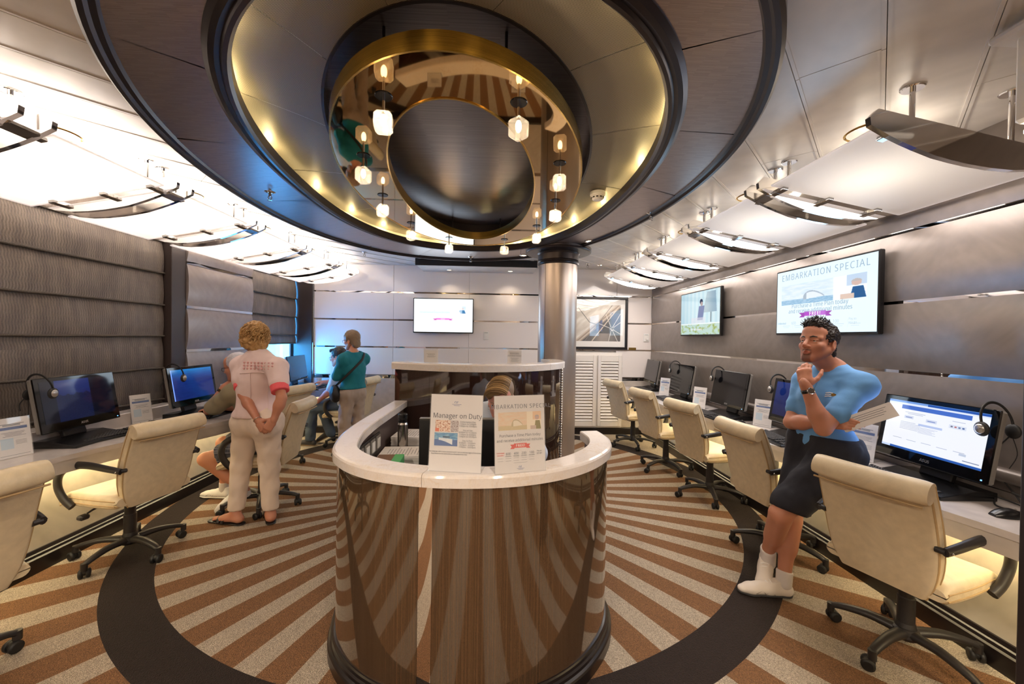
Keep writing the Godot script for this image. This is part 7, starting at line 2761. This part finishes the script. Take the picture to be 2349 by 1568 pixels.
# ---- the man in plaid shorts, sitting behind her
func man_shorts() -> void:
	var fw := V(-0.99, 0, -0.12)
	var J := {"fwd": fw, "hipL": V(-2.010, 0.575, -3.50), "hipR": V(-2.010, 0.575, -3.69), "chest": V(-2.130, 0.915, -3.605), "neck": V(-2.215, 1.085, -3.62),
		"head": V(-2.315, 1.205, -3.645), "hfwd": V(-0.96, -0.25, -0.05), "hup": V(-0.18, 0.97, 0.0), "male": true, "hs": 1.0,
		"shL": V(-2.205, 1.005, -3.455), "shR": V(-2.200, 1.005, -3.785), "elL": V(-2.515, 0.820, -3.60), "wrL": V(-2.410, 1.020, -3.625), "elR": V(-2.40, 0.825, -3.86), "wrR": V(-2.55, 0.815, -3.75),
		"knL": V(-2.395, 0.455, -3.40), "anL": V(-2.120, 0.165, -3.475), "knR": V(-2.440, 0.515, -3.68), "anR": V(-2.470, 0.095, -3.735)}
	var t := thing("person", "sitting man with white hair and plaid shorts, half hidden behind the blond woman", "person", V(-2.2, 0, -3.6))
	var o := -t.position
	shift(J, o)
	var b := B.new()
	body_field(J, 1.0).mesh_into(b, 0.012)
	var hx := make_head(b, J, 0.005, face_tint(0.0))
	make_hand(b, J.wrL, V(0.72, 0.62, -0.10), V(-0.30, 0.50, 0.80), 1.0, [0.9, 0.95, 1.0, 1.0], 0.004, 0.08, 0.4)
	make_hand(b, J.wrR, V(-0.95, -0.05, 0.30), V(0.0, 1.0, 0.0), -1.0, [0.3, 0.3, 0.35, 0.4], 0.005, 0.1, 0.3)
	obj("body", b, M.skin, t)
	add_eyes(t, hx)
	glasses(t, hx)
	var f := Field.new()
	f.ell(V(0, 0.042, -0.022), V(0.081, 0.088, 0.100), Basis.IDENTITY, 0.02)
	f.ell(V(0, -0.03, -0.07), V(0.062, 0.055, 0.036), Basis.IDENTITY, 0.03)
	f.ell(V(0, 0.0, 0.090), V(0.076, 0.085, 0.072), Basis.IDENTITY, 0.02, true)
	for s in [-1.0, 1.0]: f.ell(V(s * 0.085, -0.035, -0.005), V(0.028, 0.052, 0.030), Basis.IDENTITY, 0.012, true)
	wrinkles(f, 0.005, 60.0, 3)
	b = B.new(); f.mesh_into(b, 0.006, hx)
	obj("hair", b, M.hair_white, t)
	f = torso_cloth(J, 0.020, 1.06)
	sleeve(f, J.shL, J.elL, 0.78, 0.074, 0.074); sleeve(f, J.shR, J.elR, 0.7, 0.074, 0.072)
	f.cut((J.hipL + J.hipR) / 2.0 + V(0, -0.02, 0), V(0, -1, 0))
	wrinkles(f, 0.009, 9.0, 4)
	b = B.new(); f.mesh_into(b, 0.012)
	obj("t_shirt", b, M.khaki, t)
	f = Field.new()
	f.cone(J.hipL, J.hipR, 0.115, 0.115, 0.05)
	f.cone(J.hipL, J.hipL.lerp(J.knL, 0.78), 0.106, 0.088, 0.04); f.cone(J.hipR, J.hipR.lerp(J.knR, 0.78), 0.106, 0.088, 0.04)
	f.cut(J.hipL.lerp(J.knL, 0.78), J.knL - J.hipL)
	f.cut((J.hipL + J.hipR) / 2.0 + V(0, 0.09, 0), V(0, 1, 0))
	wrinkles(f, 0.007, 10.0, 5)
	b = B.new(); f.mesh_into(b, 0.012)
	obj("plaid_shorts", b, M.plaid, t)
	for q in [[J.anR, J.knR], [J.anL, J.knL]]:
		f = Field.new()
		f.cone(q[0].lerp(q[1], 0.10), q[0] + V(0, -0.03, 0), 0.040, 0.041, 0.01)
		f.cut(q[0].lerp(q[1], 0.13), q[1] - q[0])
		b = B.new(); f.mesh_into(b, 0.008)
		obj("sock", b, M.sock, t)
	shoe("shoe", t, J.anR, V(-2.40, 0.001, -3.715) + o, V(-2.685, 0.001, -3.745) + o, M.shoe_white, M.shoe_white, 0.09, M.ink_white, 0.006)
	shoe("shoe", t, J.anL + V(-0.02, 0.03, 0), V(-2.085, 0.150, -3.47) + o, V(-2.300, 0.002, -3.385) + o, M.shoe_white, M.shoe_white, 0.09, M.ink_white, 0.006)
	var wd: Vector3 = (J.elL - J.wrL).normalized()
	var wc: Vector3 = J.wrL + wd * 0.03
	b = B.new()
	b.tube(PackedVector3Array([wc - wd * 0.011, wc - wd * 0.010, wc + wd * 0.010, wc + wd * 0.011]), PackedFloat32Array([0.031, 0.0335, 0.0335, 0.031]), 18)
	var wa := obj("watch_strap", b, M.black, t)
	b = B.new(); b.box(wc + V(0.0, 0.01, 0.034), V(0.022, 0.024, 0.006), 0.003)
	obj("watch_case", b, M.brass, wa)


func glasses(t: Node3D, hx: Transform3D) -> void:
	var b := B.new()
	for s in [-1.0, 1.0]:
		var ring := PackedVector3Array()
		for k in 17:
			var a := TAU * k / 16.0
			ring.append(hx * V(s * 0.033 + 0.024 * cos(a), -0.006 + 0.017 * sin(a), 0.096 - 0.004 * absf(cos(a))))
		b.tube(ring, 0.0014, 6)
		b.tube(PackedVector3Array([hx * V(s * 0.057, 0.002, 0.090), hx * V(s * 0.079, 0.002, 0.03), hx * V(s * 0.083, 0.0, -0.02)]), 0.0016, 6)
	b.tube(PackedVector3Array([hx * V(-0.010, -0.002, 0.097), hx * V(0, 0.001, 0.101), hx * V(0.010, -0.002, 0.097)]), 0.0014, 6)
	obj("glasses", b, M.black_matte, t)


# ---- the woman in the teal jumper
func woman_teal() -> void:
	var fw := V(-0.86, 0, -0.51)
	var J := {"fwd": fw, "hipL": V(-1.815, 0.780, -4.97), "hipR": V(-1.735, 0.780, -5.10), "chest": V(-1.765, 1.085, -5.03), "neck": V(-1.775, 1.285, -5.04),
		"head": V(-1.812, 1.438, -5.06), "hfwd": V(-0.93, -0.16, -0.32), "hup": V(-0.10, 0.99, 0.0), "male": false, "hs": 0.97,
		"shL": V(-1.850, 1.205, -4.91), "shR": V(-1.690, 1.205, -5.16), "elL": V(-1.935, 1.000, -4.93), "wrL": V(-1.885, 1.055, -5.11), "elR": V(-1.800, 0.985, -5.24), "wrR": V(-1.905, 1.045, -5.03),
		"knL": V(-1.855, 0.430, -4.97), "anL": V(-1.840, 0.085, -4.94), "knR": V(-1.735, 0.430, -5.10), "anR": V(-1.715, 0.085, -5.09)}
	var t := thing("person", "woman with short hair in a teal jumper, arms folded, black bag across her back", "person", V(-1.78, 0, -5.03))
	var o := -t.position
	shift(J, o)
	var b := B.new()
	body_field(J, 0.84).mesh_into(b, 0.014)
	var hx := make_head(b, J, 0.005, face_tint(0.0))
	make_hand(b, J.wrR, V(-0.30, 0.25, 0.90), V(-0.85, 0.10, -0.30), -1.0, [0.35, 0.4, 0.45, 0.5], 0.005, 0.1, 0.4, 0.9)
	make_hand(b, J.wrL, V(0.30, 0.10, -0.90), V(-0.85, 0.2, -0.3), 1.0, [0.4, 0.4, 0.45, 0.5], 0.005, 0.1, 0.4, 0.9)
	obj("body", b, M.skin, t)
	add_eyes(t, hx)
	glasses(t, hx)
	var f := Field.new()
	f.ell(V(0, 0.045, -0.020), V(0.088, 0.095, 0.106), Basis.IDENTITY, 0.02)
	f.ell(V(0, -0.045, -0.070), V(0.066, 0.060, 0.044), Basis.IDENTITY, 0.04)
	for s in [-1.0, 1.0]: f.cone(V(s * 0.078, 0.05, -0.01), V(s * 0.076, -0.01, 0.015), 0.020, 0.008, 0.02)
	f.ell(V(0, -0.01, 0.098), V(0.074, 0.070, 0.066), Basis.IDENTITY, 0.02, true)
	for s in [-1.0, 1.0]: f.ell(V(s * 0.090, -0.045, -0.002), V(0.028, 0.048, 0.030), Basis.IDENTITY, 0.012, true)
	wrinkles(f, 0.007, 60.0, 3, V(1, 0.4, 1))
	b = B.new(); f.mesh_into(b, 0.005, hx)
	obj("hair", b, M.hair_ash, t)
	f = torso_cloth(J, 0.020, 0.90)
	for s in ["L", "R"]:
		f.cone(J["sh" + s], J["el" + s], 0.064, 0.054, 0.03)
		f.cone(J["el" + s], J["el" + s].lerp(J["wr" + s], 0.85), 0.054, 0.043, 0.03)
	f.cut((J.hipL + J.hipR) / 2.0 + V(0, 0.065, 0), V(0, -1, 0))
	f.cone(J.neck + V(0, 0.06, 0), J.neck + V(0, 0.005, 0), 0.09, 0.075, 0.02, 1.0, Vector3.UP, true)
	wrinkles(f, 0.008, 9.0, 7)
	b = B.new(); f.mesh_into(b, 0.012)
	obj("jumper", b, M.teal, t)
	f = Field.new()
	f.cone(J.hipL, J.hipR, 0.104, 0.104, 0.05)
	f.cone((J.hipL + J.hipR) / 2.0, (J.hipL + J.hipR) / 2.0 + V(0, 0.12, 0), 0.120, 0.110, 0.05, 0.85, fw)
	for s in ["L", "R"]:
		f.cone(J["hip" + s], J["kn" + s], 0.092, 0.072, 0.03)
		f.cone(J["kn" + s], J["an" + s] + V(0, -0.03, 0), 0.072, 0.064, 0.03)
	f.cut(J.anL + V(0, -0.02, 0), V(0, -1, 0))
	wrinkles(f, 0.012, 9.0, 2, V(1.2, 1.0, 1.2))
	b = B.new(); f.mesh_into(b, 0.013)
	obj("trousers", b, M.slacks, t)
	shoe("shoe", t, J.anL, V(-1.815, 0.001, -4.92) + o, V(-2.02, 0.001, -5.03) + o, M.black_matte, M.black_matte, 0.075, null, 0.008)
	shoe("shoe", t, J.anR, V(-1.695, 0.001, -5.07) + o, V(-1.90, 0.001, -5.19) + o, M.black_matte, M.black_matte, 0.075, null, 0.008)
	# bag on a strap: a thing she carries
	var bag := thing("shoulder_bag", "black shoulder bag hanging from the strap of the woman in teal", "bag", V(-1.955, 0.80, -4.92))
	var q := -bag.position
	f = Field.new()
	f.ell(V(0, 0, 0), V(0.055, 0.105, 0.085), Basis(Vector3.UP, 0.5), 0.02)
	f.ell(V(0.01, -0.03, 0), V(0.058, 0.085, 0.080), Basis(Vector3.UP, 0.5), 0.03)
	wrinkles(f, 0.008, 14.0, 3)
	b = B.new(); f.mesh_into(b, 0.010)
	obj("pouch", b, M.black_matte, bag)
	b = B.new()
	b.tube(smooth3(PackedVector3Array([V(-1.945, 0.88, -4.90) + q, V(-1.83, 0.98, -4.862) + q, V(-1.72, 1.10, -4.895) + q, V(-1.655, 1.20, -4.99) + q, V(-1.662, 1.275, -5.10) + q, V(-1.72, 1.270, -5.19) + q, V(-1.83, 1.15, -5.20) + q]), 6), 0.014, 8, 0.3, V(0.5, 0.3, 0.8))
	obj("strap", b, M.black_matte, bag)
	obj("buckle", B.new().box(V(0.005, 0.088, 0.022), V(0.02, 0.03, 0.012), 0.003, Basis(Vector3.BACK, -0.8)), M.chrome, bag)


# ---- the man in jeans at the far left desk
func man_jeans() -> void:
	var fw := V(-0.99, 0, -0.14)
	var J := {"fwd": fw, "hipL": V(-2.05, 0.575, -5.50), "hipR": V(-2.05, 0.575, -5.69), "chest": V(-2.09, 0.905, -5.59), "neck": V(-2.115, 1.075, -5.59),
		"head": V(-2.185, 1.200, -5.60), "hfwd": V(-0.98, -0.20, -0.10), "hup": V(-0.14, 0.99, 0.0), "male": true, "hs": 1.03,
		"shL": V(-2.110, 1.005, -5.42), "shR": V(-2.110, 1.005, -5.76), "elL": V(-2.185, 0.775, -5.37), "wrL": V(-2.350, 0.625, -5.38), "elR": V(-2.215, 0.830, -5.80), "wrR": V(-2.430, 0.835, -5.73),
		"knL": V(-2.470, 0.520, -5.46), "anL": V(-2.500, 0.095, -5.50), "knR": V(-2.450, 0.520, -5.70), "anR": V(-2.270, 0.150, -5.60)}
	var t := thing("person", "sitting man with dark hair, glasses, light shirt and blue jeans at the far left desk", "person", V(-2.2, 0, -5.58))
	var o := -t.position
	shift(J, o)
	var b := B.new()
	body_field(J, 1.0).mesh_into(b, 0.014)
	var hx := make_head(b, J, 0.005, face_tint(0.15))
	make_hand(b, J.wrL, V(-0.95, -0.25, 0.1), V(0.1, 1.0, 0.35), 1.0, [0.25, 0.25, 0.3, 0.35], 0.005, 0.1, 0.3)
	make_hand(b, J.wrR, V(-0.95, -0.05, 0.15), V(0.0, 1.0, 0.1), -1.0, [0.35, 0.35, 0.4, 0.45], 0.005, 0.12, 0.3)
	obj("body", b, M.skin_pink, t)
	add_eyes(t, hx)
	add_brows(t, hx, M.hair_brown)
	glasses(t, hx)
	var f := Field.new()
	f.ell(V(0, 0.044, -0.022), V(0.085, 0.092, 0.104), Basis.IDENTITY, 0.02)
	f.ell(V(0, -0.05, -0.070), V(0.064, 0.055, 0.038), Basis.IDENTITY, 0.04)
	f.ell(V(0, 0.005, 0.092), V(0.076, 0.072, 0.066), Basis.IDENTITY, 0.02, true)
	for s in [-1.0, 1.0]: f.ell(V(s * 0.088, -0.038, -0.002), V(0.028, 0.050, 0.030), Basis.IDENTITY, 0.012, true)
	f.ell(V(0, 0.095, 0.065), V(0.05, 0.026, 0.036), Basis.IDENTITY, 0.02)
	wrinkles(f, 0.006, 60.0, 13, V(1, 0.5, 0.6))
	b = B.new(); f.mesh_into(b, 0.005, hx)
	obj("hair", b, M.hair_brown, t)
	f = torso_cloth(J, 0.022, 1.06)
	sleeve(f, J.shL, J.elL, 0.92, 0.072, 0.064); sleeve(f, J.shR, J.elR, 0.92, 0.072, 0.064)
	f.cut((J.hipL + J.hipR) / 2.0 + V(0, -0.02, 0), V(0, -1, 0))
	wrinkles(f, 0.009, 9.0, 14)
	b = B.new(); f.mesh_into(b, 0.013)
	obj("shirt", b, M.shirt_white, t)
	f = Field.new()
	f.cone(J.hipL, J.hipR, 0.112, 0.112, 0.05)
	for s in ["L", "R"]:
		f.cone(J["hip" + s], J["kn" + s], 0.098, 0.076, 0.03)
		f.cone(J["kn" + s], J["an" + s], 0.076, 0.064, 0.03)
	f.cut((J.hipL + J.hipR) / 2.0 + V(0, 0.10, 0), V(0, 1, 0))
	f.cut(J.anL + V(0, -0.03, 0), V(0, -1, 0))
	wrinkles(f, 0.010, 9.0, 15)
	b = B.new(); f.mesh_into(b, 0.013)
	obj("jeans", b, M.denim, t)
	shoe("shoe", t, J.anL, V(-2.43, 0.001, -5.49) + o, V(-2.71, 0.001, -5.53) + o, M.shoe_dark, M.tan_sole, 0.085, null, 0.008)
	shoe("shoe", t, J.anR + V(0, 0.02, 0), V(-2.235, 0.125, -5.60) + o, V(-2.470, 0.002, -5.62) + o, M.shoe_dark, M.tan_sole, 0.085, null, 0.008)


# ---- the clerk behind the signs, bent over the desk
func clerk() -> void:
	var fw := V(-0.12, 0, 0.99)
	var J := {"fwd": fw, "hipL": V(0.135, 0.60, -2.74), "hipR": V(-0.055, 0.60, -2.76), "chest": V(0.040, 0.905, -2.66), "neck": V(0.040, 1.045, -2.57),
		"head": V(0.032, 1.135, -2.45), "hfwd": V(-0.22, -0.55, 0.80), "hup": V(0.02, 0.83, 0.55), "male": true, "hs": 1.0,
		"shL": V(0.205, 0.985, -2.60), "shR": V(-0.130, 0.985, -2.62), "elL": V(0.265, 0.800, -2.42), "wrL": V(0.120, 0.775, -2.27), "elR": V(-0.215, 0.800, -2.42), "wrR": V(-0.080, 0.775, -2.27),
		"knL": V(0.130, 0.56, -2.42), "anL": V(0.140, 0.10, -2.45), "knR": V(-0.060, 0.56, -2.42), "anR": V(-0.060, 0.10, -2.45)}
	var t := thing("person", "clerk with swept-back blond hair sitting behind the signs, head bowed", "person", V(0.04, 0, -2.6))
	var o := -t.position
	shift(J, o)
	var b := B.new()
	body_field(J, 0.95).mesh_into(b, 0.015)
	var hx := make_head(b, J, 0.004, face_tint(0.1))
	make_hand(b, J.wrL, V(-0.5, -0.05, 0.8), V(0, 1, 0), 1.0, [0.4, 0.4, 0.4, 0.5], 0.006)
	make_hand(b, J.wrR, V(0.4, -0.05, 0.8), V(0, 1, 0), -1.0, [0.4, 0.4, 0.4, 0.5], 0.006)
	obj("body", b, M.skin_pink, t)
	add_eyes(t, hx)
	add_brows(t, hx, M.hair_sand, 0.0036)
	# close-cropped sides, long top swept over to his right
	var f := Field.new()
	f.ell(V(0, 0.040, -0.018), V(0.0775, 0.086, 0.098), Basis.IDENTITY, 0.02)
	f.ell(V(0, -0.045, -0.068), V(0.056, 0.050, 0.032), Basis.IDENTITY, 0.03)
	f.ell(V(0, 0.008, 0.092), V(0.070, 0.062, 0.062), Basis.IDENTITY, 0.02, true)
	for s in [-1.0, 1.0]: f.ell(V(s * 0.085, -0.038, -0.002), V(0.026, 0.048, 0.030), Basis.IDENTITY, 0.012, true)
	b = B.new(); f.mesh_into(b, 0.004, hx)
	obj("cropped_hair", b, M.hair_ash, t)
	f = Field.new()
	f.ell(V(-0.014, 0.098, 0.012), V(0.066, 0.034, 0.082), Basis(Vector3.BACK, 0.25), 0.03)
	f.ell(V(-0.055, 0.070, 0.045), V(0.030, 0.042, 0.050), Basis.IDENTITY, 0.03)
	wrinkles(f, 0.004, 80.0, 6, V(0.3, 1, 1))
	b = B.new(); f.mesh_into(b, 0.004, hx)
	obj("swept_hair", b, M.hair_sand, t)
	var rng := RandomNumberGenerator.new()
	rng.seed = 31
	var p1 := []; var p2 := []
	for i in 240:
		var z := rng.randf_range(-0.075, 0.080); var lift := rng.randf_range(-0.003, 0.009)
		var path := PackedVector3Array()
		for k in 10:
			var q := k / 9.0
			var a := lerpf(0.72, 2.75 + 0.25 * (z / 0.08), q)
			var r := 0.079 + lift + 0.016 * sin(PI * q)
			path.append(hx * V(r * 0.92 * cos(a) - 0.006, 0.048 + (r * 1.02) * sin(a) * (1.0 - 0.35 * pow(absf(z) / 0.1, 2.0)), z + 0.028 * q * (1.0 - q) * 2.0 + 0.034 * q * q))
		(p1 if i % 4 else p2).append(path)
	tag(obj("hair_strands", strands(p1, 0.0022), M.hair_sand, t), "", "", "", "stuff")
	tag(obj("light_strands", strands(p2, 0.0022), M.hair_light, t), "", "", "", "stuff")
	f = torso_cloth(J, 0.018, 1.0)
	for s in ["L", "R"]:
		f.cone(J["sh" + s], J["el" + s], 0.066, 0.056, 0.03); f.cone(J["el" + s], J["el" + s].lerp(J["wr" + s], 0.9), 0.056, 0.04, 0.03)
	f.cut((J.hipL + J.hipR) / 2.0, V(0, -1, 0))
	wrinkles(f, 0.006, 9.0, 24)
	b = B.new(); f.mesh_into(b, 0.015)
	obj("shirt", b, M.shirt_white, t)
	f = Field.new()
	f.cone(J.hipL, J.hipR, 0.11, 0.11, 0.05)
	for s in ["L", "R"]:
		f.cone(J["hip" + s], J["kn" + s], 0.095, 0.075, 0.03); f.cone(J["kn" + s], J["an" + s] + V(0, -0.04, 0), 0.075, 0.06, 0.03)
	f.cut((J.hipL + J.hipR) / 2.0 + V(0, 0.10, 0), V(0, 1, 0))
	b = B.new(); f.mesh_into(b, 0.016)
	obj("trousers", b, M.shorts, t)
	shoe("shoe", t, J.anL, V(0.14, 0.001, -2.50) + o, V(0.14, 0.001, -2.24) + o, M.black_matte, M.black_matte, 0.08, null, 0.010)
	shoe("shoe", t, J.anR, V(-0.06, 0.001, -2.50) + o, V(-0.06, 0.001, -2.24) + o, M.black_matte, M.black_matte, 0.08, null, 0.010)
	# what he sits on
	var s := thing("stool", "dark round stool under the clerk inside the reception counter", "stool", V(0.04, 0, -2.78))
	obj("seat", B.new().lathe(PackedVector2Array([Vector2(0, 0.42), Vector2(0.17, 0.42), Vector2(0.19, 0.44), Vector2(0.19, 0.475), Vector2(0.17, 0.49), Vector2(0, 0.495)]), 28), M.black_matte, s)
	obj("column", B.new().cyl(V(0, 0.02, 0), V(0, 0.42, 0), 0.03, 14), M.plastic, s)
	obj("base", B.new().lathe(PackedVector2Array([Vector2(0, 0.0), Vector2(0.22, 0.0), Vector2(0.22, 0.012), Vector2(0.05, 0.03), Vector2(0, 0.03)]), 28), M.plastic, s)
